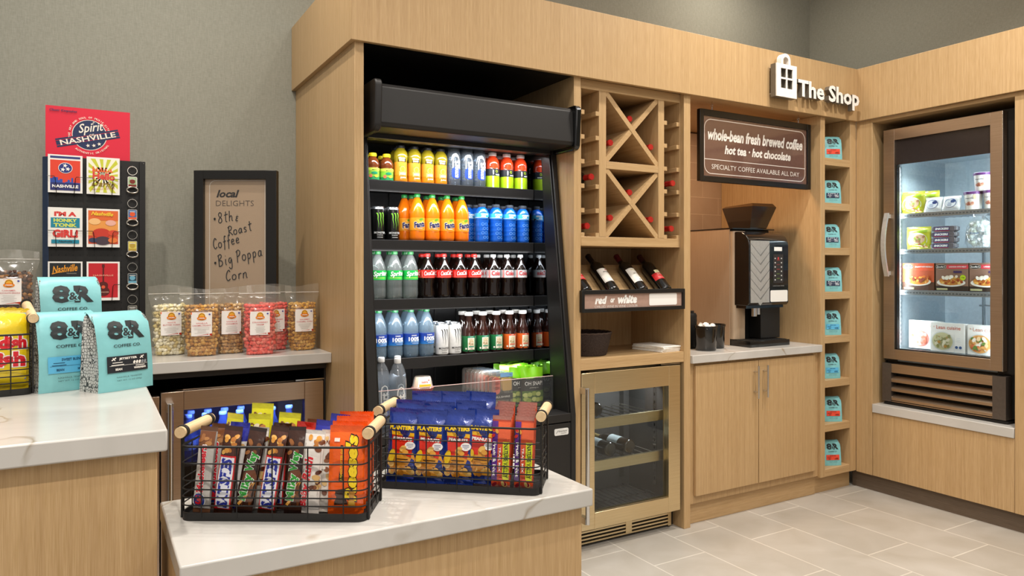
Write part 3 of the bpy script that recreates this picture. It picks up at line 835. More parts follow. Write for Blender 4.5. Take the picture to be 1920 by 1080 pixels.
# lemon-lime soda
def art_lime(A):
    A.rect(-0.06, 0.092, 0.06, 0.136, ink('12a642')); A.rect(-0.06, 0.092, 0.06, 0.106, ink('2fc052')); A.rect(-0.03, 0.100, 0.03, 0.102, ink('d8e23a'))
    A.text('Sprite', 0.006, 0.118, 0.030, white, 0.066, rot=4, bold=0.03, shear=0.25)
sp = soda_prof(0.0365, 0.228)
P_lime = Proto(bottle('lime_soda_bottle', 'bottle', sp, m_clearb, (0.0145, 0.211, 0.228, gloss('1c8a3c', 0.35)), (0.0369, 0.092, 0.136, ink('12a642'), art_lime)))
# cola
cp = soda_prof(0.0352, 0.218, 0.16)
cm = [m_cola] * 10 + [m_colaneck] * (len(cp) - 11)
def art_cola(A):
    A.rect(-0.055, 0.100, 0.055, 0.138, ink('e0261c')); A.rect(-0.055, 0.1035, 0.055, 0.1045, ink('f6b8a8'))
    A.text('Coca', -0.009, 0.122, 0.021, white, 0.030, rot=5, bold=0.02, shear=0.45).text('Cola', 0.020, 0.124, 0.021, white, 0.028, rot=5, bold=0.02, shear=0.45)
    A.stroke([(-0.012, 0.114), (0.0, 0.1135), (0.012, 0.115), (0.030, 0.1145)], 0.0012, white); A.l += 1
    A.text('ORIGINAL', -0.034, 0.119, 0.003, white, 0.024, rot=90)
P_cola = Proto(bottle('cola_bottle', 'bottle', cp, cm, (0.0145, 0.201, 0.217, gloss('e8261c', 0.35)), (0.0356, 0.100, 0.138, ink('e0261c'), art_cola)))
def art_diet(A):
    A.rect(-0.055, 0.098, 0.055, 0.137, mat('cfd2d2', 0.35, 0.3)); A.rect(-0.055, 0.098, 0.055, 0.108, ink('e6e8e8')); A.rect(-0.055, 0.1005, 0.055, 0.1012, ink('c8342c'))
    A.text('Coke', 0.006, 0.121, 0.024, ink('d2232a'), 0.050, bold=0.02)
    A.rect(-0.0345, 0.098, -0.0265, 0.137, ink('d8847e'))
P_diet = Proto(bottle('diet_cola_bottle', 'bottle', cp, cm, (0.0145, 0.201, 0.216, gloss('d6d6d4', 0.35)), (0.0356, 0.098, 0.137, mat('cfd2d2', 0.35, 0.3), art_diet)))
# spring water
def art_water(A):
    for k in range(8): A.rect(-0.06, 0.062 + 0.0065 * k, 0.06, 0.0685 + 0.0065 * k, ink(['2a74b8', '2568b2', '205cab', '1d50a4', '1b469c', '1a3e94', '19388c', '183384'][k]))
    A.text('DASANI', 0.006, 0.106, 0.006, white, 0.024, bold=0.01).text('100%', 0.008, 0.089, 0.020, white, 0.054, bold=0.035)
    A.text('RECYCLED BOTTLE', 0.014, 0.0765, 0.004, ink('c8ecf8'), 0.046, bold=0.02)
    A.text('PURIFIED WATER', 0.014, 0.069, 0.003, white, 0.034)
wp = soda_prof(0.0365, 0.232)
P_water = Proto(bottle('water_bottle', 'bottle', wp, m_waterb, (0.0145, 0.215, 0.232, gloss('1f8a4a', 0.35)), (0.0369, 0.062, 0.114, ink('1b469c'), art_water)))
# vapour-distilled water (two sizes)
def smart(r, h, z0, zt):
    p = [(r * 0.85, 0), (r, 0.01), (r, h * 0.66), (r * 0.97, h * 0.72), (r * 0.86, h * 0.79), (r * 0.64, h * 0.86), (r * 0.36, h * 0.915), (r * 0.36, h * 0.945)]
    def art(A):
        A.fan((0.004, z0 + zt * 0.22), [(0.004 + 0.024 * math.cos(a), z0 + zt * 0.22 + (zt * 0.28) * (1 if math.sin(a) > 0 else 0.8) * math.copysign(abs(math.sin(a)) ** 0.6, math.sin(a))) for a in [2 * PI * i / 24 for i in range(24)]], ink('1f46b4'))
        A.stroke([(-0.014, z0 + zt * 0.45), (-0.014, z0 + zt * 0.82), (-0.010, z0 + zt * 0.93), (0.002, z0 + zt * 0.98), (0.014, z0 + zt * 0.93), (0.018, z0 + zt * 0.82), (0.018, z0 + zt * 0.45)], 0.005, white); A.l += 1
        A.text('smart', 0.003, z0 + zt * 0.40, zt * 0.19, white, zt * 0.72, rot=90, bold=0.04)
        A.text('water', 0.024, z0 + zt * 0.60, zt * 0.07, ink('e8eef4'), zt * 0.4, rot=90)
    return p, art
p1, a1_ = smart(0.0335, 0.225, 0.035, 0.115)
P_smart = Proto(bottle('still_water_bottle', 'bottle', p1, clear('aab4c0', 0.22, 0.05, 'd8dfe6'), (0.0135, 0.212, 0.226, mat('8d959d', 0.4)), (0.0338, 0.03, 0.16, clear('e8eef2', 0.05, 0.05, 'f4f8fa'), a1_)))
p2, a2_ = smart(0.0400, 0.318, 0.05, 0.145)
P_smartbig = Proto(bottle('large_water_bottle', 'bottle', p2, clear('c8cdd2', 0.14, 0.05, 'e2e6ea'), (0.0150, 0.296, 0.318, mat('e8e8e6', 0.4)), (0.0403, 0.05, 0.205, clear('e8eef2', 0.05, 0.05, 'f4f8fa'), a2_)))
# vitamin drink
m_red = gloss('d8401c', 0.12)
vp = [(0.030, 0), (0.0345, 0.006), (0.0350, 0.012), (0.0350, 0.100), (0.0335, 0.104), (0.0352, 0.109), (0.0340, 0.114), (0.0350, 0.120), (0.0325, 0.138), (0.026, 0.153), (0.0185, 0.161), (0.0185, 0.166)]
def art_vit(A):
    A.rect(-0.058, 0.004, 0.058, 0.062, ink('a8cc14')); A.rect(-0.058, 0.062, 0.058, 0.098, ink('22242a'))
    A.rect(-0.012, 0.004, -0.004, 0.062, ink('dfe8d8'))
    A.text('vitamin', -0.008, 0.036, 0.0055, ink('7c8a70'), 0.045, rot=90, bold=0.02)
    A.text('water', -0.008, 0.080, 0.0075, white, 0.026, rot=90, bold=0.03)
    A.ring(0.010, 0.085, 0.0058, 0.0065, 0.0022, ink('b8dc1c')); A.rect(0.004, 0.067, 0.028, 0.071, white); A.rect(0.006, 0.063, 0.028, 0.0645, ink('c8ccc8'))
P_vit = Proto(bottle('vitamin_drink_bottle', 'bottle', vp, m_red, (0.0205, 0.164, 0.183, mat('f0e4e2', 0.4)), (0.0354, 0.004, 0.098, ink('22242a'), art_vit)))
# lemonade-style juice
mp_ = [(0.029, 0), (0.0330, 0.006), (0.0330, 0.012), (0.0300, 0.050), (0.0300, 0.095), (0.0330, 0.112), (0.0345, 0.125), (0.0320, 0.142), (0.0240, 0.156), (0.0195, 0.160), (0.0195, 0.165)]
m_j1 = gloss('d8841a', 0.14); m_j2 = gloss('94841c', 0.14)
def art_juice(A):
    A.rect(-0.05, 0.012, 0.05, 0.096, ink('dc9024'))
    A.rect(-0.014, 0.012, 0.022, 0.052, ink('f9c468')); A.ell(0.004, 0.062, 0.015, 0.017, ink('f6c02c')); A.ring(0.004, 0.062, 0.012, 0.014, 0.002, ink('fbe088'))
    A.ell(-0.008, 0.076, 0.006, 0.003, ink('7aa428'), rot=0.5)
    A.rect(-0.008, 0.036, 0.018, 0.046, ink('f6e2cc')); A.text('ORANGE', 0.006, 0.033, 0.006, ink('d88a2a'), 0.024, bold=0.02).text('JUICE', 0.006, 0.022, 0.008, white, 0.028, bold=0.03)
def x_juice(t):
    l = MB()
    A = Art(l, drum(0.0335, rz=lambda v: 0.0318 + 0.0012 * max(0, (v - 0.098) / 0.02)), 0.006)
    A.l = 2
    A.poly([(-0.019, 0.096), (0.019, 0.096), (0.019, 0.122), (0.010, 0.120), (0.0, 0.123), (-0.010, 0.120), (-0.019, 0.122)], ink('1a1712'))
    A.l += 2
    A.text('Minute', 0, 0.1145, 0.0085, white, 0.031, bold=0.04).text('Maid', 0, 0.1035, 0.0085, white, 0.025, bold=0.04)
    l.build('brand_patch', t)
P_juice = Proto(bottle('juice_bottle', 'bottle', mp_, [m_j1] * 4 + [m_j2] * 6, (0.0205, 0.163, 0.178, mat('2a2c30', 0.35)), (0.0308, 0.012, 0.096, ink('f4a62a'), art_juice), extra=x_juice))
# small apple juice
ap_ = [(0.027, 0), (0.031, 0.006), (0.031, 0.060), (0.029, 0.064), (0.0315, 0.070), (0.0315, 0.080), (0.028, 0.096), (0.021, 0.108), (0.0165, 0.112), (0.0165, 0.118)]
def art_apple(A):
    A.rect(-0.05, 0.006, 0.05, 0.060, ink('8cc63f')); A.rect(-0.05, 0.006, 0.05, 0.020, ink('2e9c5c')); A.rect(-0.05, 0.046, 0.05, 0.060, ink('c4d84a'))
    A.text("MOTT'S", 0.004, 0.050, 0.006, ink('1c4c2c'), 0.024, bold=0.02); A.ell(0.004, 0.036, 0.015, 0.006, ink('168a5c')); A.ell(-0.014, 0.022, 0.008, 0.008, ink('e87a5a')); A.ell(0.012, 0.022, 0.009, 0.006, ink('e8d43a'))
P_apple = Proto(bottle('apple_juice_bottle', 'bottle', ap_, gloss('6a3416', 0.12), (0.0185, 0.114, 0.131, gloss('e6cf1c', 0.3)), (0.0314, 0.006, 0.060, ink('8cc63f'), art_apple)))
# sports drink
m_blue = gloss('1560c8', 0.10)
pp = [(0.029, 0), (0.0335, 0.005), (0.0340, 0.012)]
for k in range(4):
    z = 0.018 + 0.022 * k; pp += [(0.0345, z), (0.0325, z + 0.010), (0.0345, z + 0.019)]
pp += [(0.0345, 0.112), (0.0350, 0.116), (0.0350, 0.148), (0.033, 0.156), (0.024, 0.172), (0.0185, 0.176), (0.0185, 0.181)]
def art_sport(A):
    A.rect(-0.054, 0.117, 0.054, 0.147, ink('3cb0e6')); A.rect(-0.054, 0.1235, 0.054, 0.1265, ink('c8ecf8')); A.rect(-0.054, 0.117, 0.054, 0.1235, ink('1d6ac0'))
    A.text('POWER', 0.005, 0.141, 0.0085, white, 0.040, bold=0.05).text('ADE', -0.003, 0.1315, 0.0085, white, 0.024, bold=0.05)
    A.poly([(0.014, 0.117), (0.034, 0.117), (0.034, 0.130), (0.026, 0.128)], ink('16181c'))
def x_sport(t):
    l = MB(); A = Art(l, drum(0.0345), 0.006); A.l = 2
    for i, (u, v) in enumerate(((-0.006, 0.092), (0.012, 0.092), (0.002, 0.070), (0.020, 0.070), (-0.006, 0.048), (0.012, 0.048), (0.003, 0.026), (0.020, 0.026))): A.ring(u, v, 0.0075, 0.0065, 0.0014, ink('78b8ee'))
    l.build('embossing', t)
P_sport = Proto(bottle('sports_drink_bottle', 'bottle', pp, m_blue, (0.0205, 0.179, 0.195, mat('3a4048', 0.4)), (0.0354, 0.117, 0.147, ink('3cb0e6'), art_sport), extra=x_sport))
# iced tea, green and orange labels
tp = [(0.028, 0), (0.0325, 0.006), (0.0330, 0.090), (0.0310, 0.094), (0.0300, 0.110), (0.0260, 0.132), (0.0190, 0.150), (0.0165, 0.165), (0.0165, 0.192)]
def art_tea(c1, c2):
    def f(A):
        A.rect(-0.050, 0.012, 0.050, 0.088, ink(c1)); A.rect(-0.012, 0.080, 0.022, 0.088, ink(c2)); A.text('UNSWEET', 0.005, 0.084, 0.003, white, 0.016, bold=0.02)
        A.rect(-0.014, 0.020, 0.022, 0.079, ink('efe6d0'))
        A.text('GOLD', 0.004, 0.067, 0.016, ink('b48a2c'), 0.026, bold=0.015).text('PEAK', 0.004, 0.049, 0.016, ink('9a7424'), 0.028, bold=0.015)
        A.rect(-0.010, 0.034, 0.018, 0.039, ink(c2)); A.text('REAL BREWED TEA', 0.004, 0.030, 0.0026, ink('4a4438'), 0.024)
        A.poly([(-0.014, 0.012), (0.022, 0.012), (0.022, 0.018), (0.013, 0.022), (0.004, 0.0265), (-0.006, 0.022), (-0.014, 0.018)], ink('2a2622')); A.rect(-0.026, 0.022, -0.018, 0.030, ink('e8e4d8'))
    return f
m_tea = gloss('2a0f08', 0.10); m_tean = clear('3a2018', 0.35, 0.05, '9a8070')
P_tea = Proto(bottle('iced_tea_bottle', 'bottle', tp, [m_tea] * 5 + [m_tean] * 3, (0.0205, 0.188, 0.206, mat('e4e0da', 0.4)), (0.0334, 0.012, 0.088, ink('1c6a3a'), art_tea('1c6a3a', '2a8c6c'))))
P_teaor = Proto(bottle('iced_tea_bottle', 'bottle', tp, [m_tea] * 5 + [m_tean] * 3, (0.0205, 0.188, 0.206, mat('e4e0da', 0.4)), (0.0334, 0.012, 0.088, ink('cc5a1c'), art_tea('cc5a1c', 'd8502c'))))
# energy drink cans
def can(body, rim, mark, txt):
    def make():
        t = thing('energy_drink_can', 'can', 'can')
        MB().lathe([(0.024, 0), (0.0325, 0.008), (0.0328, 0.012), (0.0328, 0.142), (0.0320, 0.146)], body, 28).build('body', t)
        MB().lathe([(0.0320, 0.146), (0.0275, 0.155), (0.0280, 0.158), (0.0262, 0.158), (0.0255, 0.155)], rim, 28).build('rim', t)
        MB().lathe([(0.0, 0.1552), (0.0255, 0.155)], rim, 20).prism(rrect(-0.008, 0.008, -0.018, 0.004, 0.005), 0.1555, 0.1572, 'Z', rim).build('pull_tab', t)
        l = MB(); A = Art(l, drum(0.0328), 0.006)
        for u, top, h, lean in ((-0.006, 0.126, 0.072, 0.006), (0.007, 0.128, 0.082, 0.004), (0.020, 0.128, 0.066, 0.001)):
            pts = [(u - 0.006, top - 0.002), (u - 0.002, top), (u, top - 0.004)] + [(u + lean * k / 6 + 0.0012 * math.sin(k * 2.1), top - 0.004 - (h - 0.004) * k / 6) for k in range(1, 7)]
            A.stroke(pts[:4], 0.0042, mark); A.l += 1; A.stroke(pts[2:], 0.0052, mark, True); A.l += 1
        A.text('MONSTER', 0.005, 0.036, 0.0095, txt, 0.054, bold=0.02); A.text('ENERGY', 0.005, 0.025, 0.0035, txt, 0.028, bold=0.02)
        A.rect(-0.008, 0.014, 0.018, 0.016, txt)
        l.build('artwork', t)
        return t
    return make
P_canb = Proto(can(gloss('0c0d0c', 0.2), mat('b8bcc0', 0.25, 0.9), ink('86d43a'), ink('e4e6e4')))
P_canw = Proto(can(mat('d2d0cb', 0.3, 0.1), mat('c8ccd0', 0.25, 0.9), ink('2e2e2e'), ink('2a2a2a')))

def row(P, xs, z, y0, kind, where, rows=2, dy=0.078, lead='', gname=None, jit=0):
    """a file of one drink: the front row first, then the ones hidden behind"""
    for k in range(rows):
        for i, x in enumerate(xs):
            n = ORD[i]
            if len(xs) == 1: lab = f'{kind} {where}' if k == 0 else f'{kind} standing behind the front one, {where}'
            elif k == 0: lab = f'{n} front {kind} from left, {where}'
            else: lab = f'{kind} behind the {n} front one from left, {where}'
            P.put((x + 0.004 * k, y0 + dy * k, z + 0.0002), R(-9 + 2 * math.sin(7 * i + 3 * k)), lab, gname or (kind + 's, ' + where))
YF = 3.231
TOPS, SEC, THI, FOU = 'top cooler shelf', 'second cooler shelf', 'third cooler shelf', 'fourth cooler shelf'
row(P_apple, [1.135, 1.203], SHELF_Z[0], YF, 'yellow-capped apple juice bottle', TOPS, 2, 0.07)
row(P_juice, [1.273, 1.342, 1.411, 1.480], SHELF_Z[0], YF, 'yellow juice bottle', TOPS, 2, 0.072)
row(P_smart, [1.552, 1.623, 1.693], SHELF_Z[0], YF, 'blue-panelled clear water bottle', TOPS, 2, 0.072)
row(P_vit, [1.769, 1.852, 1.935], SHELF_Z[0], YF, 'lime-labelled red drink bottle', TOPS)
row(P_canb, [1.160, 1.232], SHELF_Z[1], YF, 'black green-clawed can', SEC, 2, 0.07)
row(P_orange, [1.358, 1.437, 1.516, 1.595], SHELF_Z[1], YF + 0.002, 'orange soda bottle', SEC, 2)
P_orange.put((1.322, YF + 0.075, SHELF_Z[1] + 0.0002), 0, 'shaded orange soda bottle behind and left of the front four', 'orange soda bottles, second cooler shelf')
row(P_sport, [1.708, 1.788, 1.868, 1.948], SHELF_Z[1], YF, 'blue sports drink bottle', SEC, 2)
P_sport.put((1.667, YF + 0.075, SHELF_Z[1] + 0.0002), 0, 'blue sports drink bottle behind, between orange sodas and front sports drinks', 'blue sports drink bottles, second cooler shelf')
row(P_lime, [1.161, 1.243, 1.323], SHELF_Z[2], YF + 0.002, 'green-labelled clear soda bottle', THI)
row(P_cola, [1.410, 1.497, 1.583, 1.664], SHELF_Z[2], YF, 'red-labelled cola bottle', THI)
row(P_diet, [1.773, 1.853, 1.933], SHELF_Z[2], YF, 'silver-labelled diet cola bottle', THI)
P_diet.put((1.728, YF + 0.085, SHELF_Z[2] + 0.0002), 0, 'silver-capped cola bottle set back between red and silver labels', 'silver-labelled diet cola bottles, third cooler shelf')
row(P_water, [1.166, 1.246, 1.326, 1.406], SHELF_Z[3], YF + 0.002, 'blue-labelled water bottle', FOU)
row(P_canw, [1.487, 1.556], SHELF_Z[3], YF, 'white black-clawed can', FOU, 2, 0.07)
row(P_tea, [1.634, 1.713, 1.791], SHELF_Z[3], YF, 'green-labelled iced tea bottle', FOU)
row(P_teaor, [1.869, 1.948], SHELF_Z[3], YF, 'orange-labelled iced tea bottle', FOU)

# ------------------------------------------------------------------ the deck of the cooler
DZ = 0.6702
P_smartbig.put((1.205, 3.095, DZ), 0, 'tall white-capped water bottle at the front left of the cooler deck', 'tall water bottles on the cooler deck')
P_smartbig.put((1.156, 3.172, DZ), 0, 'tall white-capped water bottle behind the front one, cooler deck', 'tall water bottles on the cooler deck')
P_smartbig.put((1.240, 3.185, DZ), 0, 'tall water bottle set back on the cooler deck, under the shelf', 'tall water bottles on the cooler deck')
def mk_cup():
    t = thing('hummus_cup', 'cup', 'tub')
    MB().lathe([(0.046, 0), (0.050, 0.006), (0.053, 0.016), (0.055, 0.018)], gloss('c8391c', 0.3), 24).build('base', t)
    MB().lathe([(0.054, 0.018), (0.050, 0.022), (0.040, 0.066), (0.036, 0.070), (0.0, 0.070)], clear('e8ded0', 0.25, 0.06, 'f4ece0'), 24).build('lid', t)
    MB().lathe([(0.044, 0.020), (0.036, 0.062), (0.0, 0.063)], mat('b88a4a', 0.7), 20).build('pretzels', t)
    l = MB(); A = Art(l, drum(0.05, rz=lambda v: 0.0525 - 0.235 * (v - 0.022)), 0.006)
    A.rect(-0.028, 0.026, 0.028, 0.062, ink('efe6d8')); A.rect(-0.028, 0.026, 0.028, 0.038, ink('f2a51c'))
    A.text('Sabra', -0.004, 0.050, 0.012, ink('c8391c'), 0.034, bold=0.02); A.ell(0.020, 0.056, 0.005, 0.004, ink('c8391c'))
    l.build('label', t)
    return t
P_cup = Proto(mk_cup)
for k, w in enumerate(('bottom', 'middle', 'top')): P_cup.put((1.372, 3.20, DZ + 0.0705 * k), R(-6), f'{w} snack cup of the stack with red base on the cooler deck', 'stacked snack cups')
def mk_tray():
    t = thing('snack_tray', 'tray', 'tray')
    MB().prism(rrect(-0.062, 0.062, 0, 0.215, 0.016), 0.0, 0.022, 'Y', clear('d8d2ca', 0.16, 0.08, 'ece8e2')).build('shell', t, 0.003)
    f = MB()
    for k in range(5): f.tube([(-0.030, -0.0005 + 0.002 * (k % 2), 0.130 + 0.011 * k), (-0.029, 0.012, 0.130 + 0.011 * k)], 0.020, mat('c4685a', 0.5), 16)
    f.build('salami', t)
    MB().prism(rrect(0.004, 0.056, 0.125, 0.185, 0.008), 0.001, 0.018, 'Y', mat('e2b84a', 0.5)).build('cheese', t)
    MB().prism(rrect(-0.052, 0.054, 0.012, 0.070, 0.012), 0.001, 0.018, 'Y', mat('a8845a', 0.7)).ico((0.02, 0.004, 0.045), 0.016, mat('d8b888', 0.6), 3, 0.1).build('crackers', t)
    l = MB(); A = Art(l, flat((0, -0.0005, 0)))
    A.rect(-0.0615, 0.082, 0.0615, 0.112, ink('4a4644')); A.ring(0.0, 0.116, 0.010, 0.010, 0.0015, ink('2e2a28')); A.text('H', 0, 0.116, 0.009, ink('2e2a28'))
    A.text('HILLSHIRE', 0, 0.097, 0.009, ink('e4e0d8'), 0.09, bold=0.01); A.rect(-0.010, 0.193, 0.060, 0.213, ink('7fb0e0')); A.text('17g', 0.046, 0.203, 0.008, ink('24507c'))
    l.build('label', t)
    return t
P_tray = Proto(mk_tray)
for k in range(8):
    P_tray.put((1.742 - 0.004 * k, 3.085 + 0.034 * k, DZ + 0.0002), 0, ('front clear snack tray with meat and cheese on the cooler deck' if k == 0 else f'{ORD[k]} clear snack tray from the front in the file on the cooler deck'), 'clear snack trays filed on the cooler deck')
# pouches of pickles; a pillow bag with sealed ends, used for foil packs too
def pillow(w, h, t, seal=0.012, nu=12, nv=16, wr=0.0, seed=0, base=0.0, zig=False):
    """returns (front, back) depth functions of a sealed bag standing on its lower seam; y<0 is the front"""
    rr = random.Random(seed)
    ph = [(rr.uniform(0, 6.28), rr.uniform(40, 110), rr.uniform(30, 90), rr.uniform(0.5, 1)) for _ in range(5)]
    def d(u, v):
        a = max(0.0, 1 - abs(2 * u / w) ** 2.6)
        vv = (v - seal) / (h - 2 * seal)
        if vv <= 0 or vv >= 1: b = 0
        else: b = min(1.0, (min(vv, 1 - vv) / 0.22)) ; b = math.sin(b * PI / 2) ** 0.8
        if base and vv < 0.5: b = max(b, base) if vv > 0 else base * 0.7
        k = t / 2 * a ** 0.5 * b
        n = sum(math.sin(p[0] + u * p[1] + v * p[2]) * p[3] for p in ph) / 3
        e = (1 - b) if 0 < vv < 1 else 0.25
        return k + wr * n * (0.35 + 0.9 * e) * (0.3 + a)
    return d
def bag_mesh(mb, w, h, t, d, m, nu=12, nv=18, seal=0.012, ms=None):
    for sgn in (-1, 1):
        vs = []
        for j in range(nv + 1):
            v = h * j / nv
            for i in range(nu + 1):
                u = -w / 2 + w * i / nu
                e = 0.0004 if i in (0, nu) else 0.0006
                vs.append((u, sgn * (d(u, v) * (1 if sgn < 0 else 0.9) + e) if i not in (0, nu) else 0.0, v))
        for j in range(nv):
            z = (j + 0.5) * h / nv
            mm = ms if ms and (z < seal or z > h - seal) else m
            mb.add([vs[j * (nu + 1) + i] for i in range(nu + 1)] + [vs[(j + 1) * (nu + 1) + i] for i in range(nu + 1)],
                   [((i, i + 1, nu + 2 + i, nu + 1 + i) if sgn < 0 else (i + 1, i, nu + 1 + i, nu + 2 + i)) for i in range(nu)], mm)
    return mb
def bag_front(d): return lambda u, v, l: Vector((u, -(d(u, v) + 0.0012 + l), v))
m_lime = gloss('86d41c', 0.3)
def mk_pouch(sd):
    def f():
        t = thing('pickle_pouch', 'pouch', 'pouch')
        d = pillow(0.125, 0.232, 0.040, 0.012, wr=0.0016, seed=sd, base=0.8)
        b = bag_mesh(MB(), 0.125, 0.180, 0.040, lambda u, v: d(u, v), gloss('201f1d', 0.3), 12, 12)
        b.build('pouch_body', t)
        top = MB(); nu = 10
        for sgn in (-1, 1):
            vs = [(-0.0625 + 0.0125 * i, (0.0 if i in (0, nu) else sgn * (d(-0.0625 + 0.0125 * i, z) + 0.0008)) + 0.004 * math.sin(i * 1.3 + sd) * (z - 0.18) / 0.05, z + 0.003 * math.sin(i * 0.9 + sd)) for z in (0.180, 0.197, 0.214, 0.232) for i in range(nu + 1)]
            top.add(vs, [(j * 11 + i, j * 11 + i + 1, (j + 1) * 11 + i + 1, (j + 1) * 11 + i) for j in range(3) for i in range(nu)], m_lime)
        top.build('green_top', t)
        l = MB(); A = Art(l, bag_front(d), 0.012)
        A.rect(-0.060, 0.060, 0.060, 0.118, ink('4f6a24'))
        rr = random.Random(sd)
        for k in range(9): A.ell(-0.045 + 0.022 * (k % 5) + rr.uniform(-.004, .004), 0.075 + 0.026 * (k // 5) + rr.uniform(-.004, .004), 0.014, 0.011, mat(['a8b45a', '8fa044', 'c0c878'][k % 3], 0.25), 14)
        A.text('OH SNAP!', 0.0, 0.155, 0.020, white, 0.098, bold=0.005).text('pickling co', 0.0, 0.134, 0.007, ink('d8d6cc'), 0.05, shear=0.3)
        A.text('DILLY BITES', 0.0, 0.046, 0.010, ink('7cc832'), 0.075); A.lines(-0.045, 0.045, 0.030, 2, 0.008, 0.003, ink('b8b6ae'), sd)
        l.build('label', t)
        return t
    return f
P_pa, P_pb = Proto(mk_pouch(2)), Proto(mk_pouch(7))
for k, (x, y, z) in enumerate([(1.905, 3.07, 0), (1.858, 3.108, 0), (1.924, 3.146, 0), (1.850, 3.186, 0.004), (1.918, 3.226, 0), (1.855, 3.266, 0), (1.922, 3.304, 0)]):
    (P_pa if k % 2 == 0 else P_pb).put((x, y, DZ + z + 0.0005), R(-3 + 4 * (k % 3)), f'{ORD[k]} green-topped pickle pouch from the front, right side of the cooler deck', 'green-topped pickle pouches')
# ------------------------------------------------------------------ popcorn bags on the back counter
CZ = 1.0192
def mk_popcorn(cols, name, flav, seed, w=0.150, h=0.300, sub=''):
    def f():
        rr = random.Random(seed)
        t = thing('popcorn_bag', 'bag', 'bag')
        fw, fh, ft = w * 0.86, 0.222, 0.082
        d = pillow(fw, fh + 0.02, ft, 0.004, base=0.9)
        mats = [mat(c, 0.55, 0, 0.3, 0, 0, 0.12, 90) for c in cols]
        k = MB()
        # dark core so that no light comes through between the kernels
        bag_mesh(k, fw * 0.88, fh * 0.96, ft, lambda u, v: max(0, d(u * 1.12, v) - 0.010), mats[0], 8, 10)
        rows, cn = 15, 9
        for side in (-1, 1):
            for j in range(rows):
                v = 0.010 + (fh - 0.020) * j / (rows - 1)
                kk = 1.0 if v > 0.05 else 0.72 + 0.28 * v / 0.05
                for i in range(cn):
                    u = (-fw / 2 + fw * (i + 0.5 + 0.25 * (j % 2)) / (cn + 0.25)) * kk
                    u += rr.uniform(-.0025, .0025); vv = v + rr.uniform(-.003, .003)
                    y = side * max(0.0, d(u, min(max(vv, 0.012), fh)) - 0.006)
                    r = rr.uniform(0.0078, 0.0105)
                    c = rr.choice(mats)
                    k.ico((u, y, max(vv, r)), r, c, rr.random(), 0.32, 1, (1, 0.85, 0.9))
        o = k.build('popcorn', t, angle=70); o['kind'] = 'stuff'
        # the clear zip bag: body, flared foot and wide flat top
        fm = MB()
        nu = 14
        prof = [(0.0, 0.88, 0.034), (0.010, 0.92, 0.042), (0.05, 0.98, 0.047), (0.12, 1.0, 0.047), (0.19, 1.0, 0.044), (0.225, 1.06, 0.026), (0.245, 1.14, 0.008), (0.262, 1.18, 0.003), (0.267, 1.18, 0.004), (0.272, 1.18, 0.003), (h, 1.18, 0.0015)]
        for sgn in (-1, 1):
            vs = []
            for z, kw, y in prof:
                for i in range(nu + 1):
                    a = -1 + 2 * i / nu
                    yy = sgn * y * (1 - abs(a) ** 3) ** 0.5 + (0.006 * math.sin(3.1 * a + seed) + 0.003 * math.sin(9 * a + z * 60)) * max(0, (z - 0.2) / 0.1)
                    vs.append((a * w / 2 * kw * (1 if z < h - 0.001 else 0.99), yy, z + (0.006 * math.sin(2.3 * a + seed * 2) if z > 0.28 else 0)))
            fm.add(vs, [(j * (nu + 1) + i, j * (nu + 1) + i + 1, (j + 1) * (nu + 1) + i + 1, (j + 1) * (nu + 1) + i) for j in range(len(prof) - 1) for i in range(nu)], M_FILM)
        fm.build('clear_bag', t)
        zp = MB().tube([(-w * 0.585, -0.004, 0.2665), (0, -0.006 + 0.004 * math.sin(seed), 0.2672), (w * 0.585, -0.002, 0.2665)], 0.0011, mat('e8e4de', 0.3), 6)
        zp.build('zip_seal', t)
        l = MB(); A = Art(l, lambda u, v, q: Vector((u, -(0.0475 * (1 - abs(2 * u / w) ** 3) ** 0.5 + 0.0008 + q), v)), 0.012)
        a0, a1, b0, b1 = -0.046, 0.036, 0.088, 0.190
        A.rect(a0, b0, a1, b1, ink('f1ede8'))
        A.poly([(a0, b1), (a0, b1 - 0.010), (-0.02, b1 - 0.005), (0.01, b1 - 0.001), (0.02, b1)], ink('e0501c'))
        A.poly([(a0, b0), (a1, b0), (a1, b0 + 0.010), (0.01, b0 + 0.007), (-0.02, b0 + 0.002)], ink('dc3c1c'))
        A.ell(-0.005, 0.172, 0.014, 0.015, ink('f0b43a')); A.ell(-0.005, 0.164, 0.019, 0.009, ink('ee8a1c')); A.ring(-0.005, 0.170, 0.0125, 0.0135, 0.0015, ink('5a2a14'))
        A.text('POPCORN', -0.005, 0.164, 0.005, white, 0.024, bold=0.04); A.ell(0.026, 0.180, 0.004, 0.003, ink('3a3a9c'))
        A.text(name, -0.005, 0.143, 0.0055, ink('c85a5a'), min(0.07, 0.0065 * len(name)), bold=0.01).text(flav, -0.005, 0.133, 0.0055, ink('b84444'), min(0.074, 0.006 * len(flav)), bold=0.01)
        A.lines(-0.036, 0.026, 0.122, 5, 0.0055, 0.0014, ink('b8b4b0'), seed)
        l.build('label', t)
        return t
    return f
CAR = ['c08a3c', 'cd9a4a', 'b47a30', 'd8ab60']
Proto(mk_popcorn(['e8dcae', 'f0e8c8', 'dcc98c', 'f2ecd6'], 'WHITE', 'BUTTER CORN', 1)).put((0.305, 3.49, CZ), R(6), 'clear bag of pale buttery popcorn, leftmost by the small framed sign', 'popcorn bags on the back counter')
Proto(mk_popcorn(CAR, 'VANILLA', 'CARAMEL DELIGHT', 2, h=0.292)).put((0.420, 3.385, CZ), R(-2), 'clear bag of caramel popcorn standing in front of the pale popcorn', 'popcorn bags on the back counter')
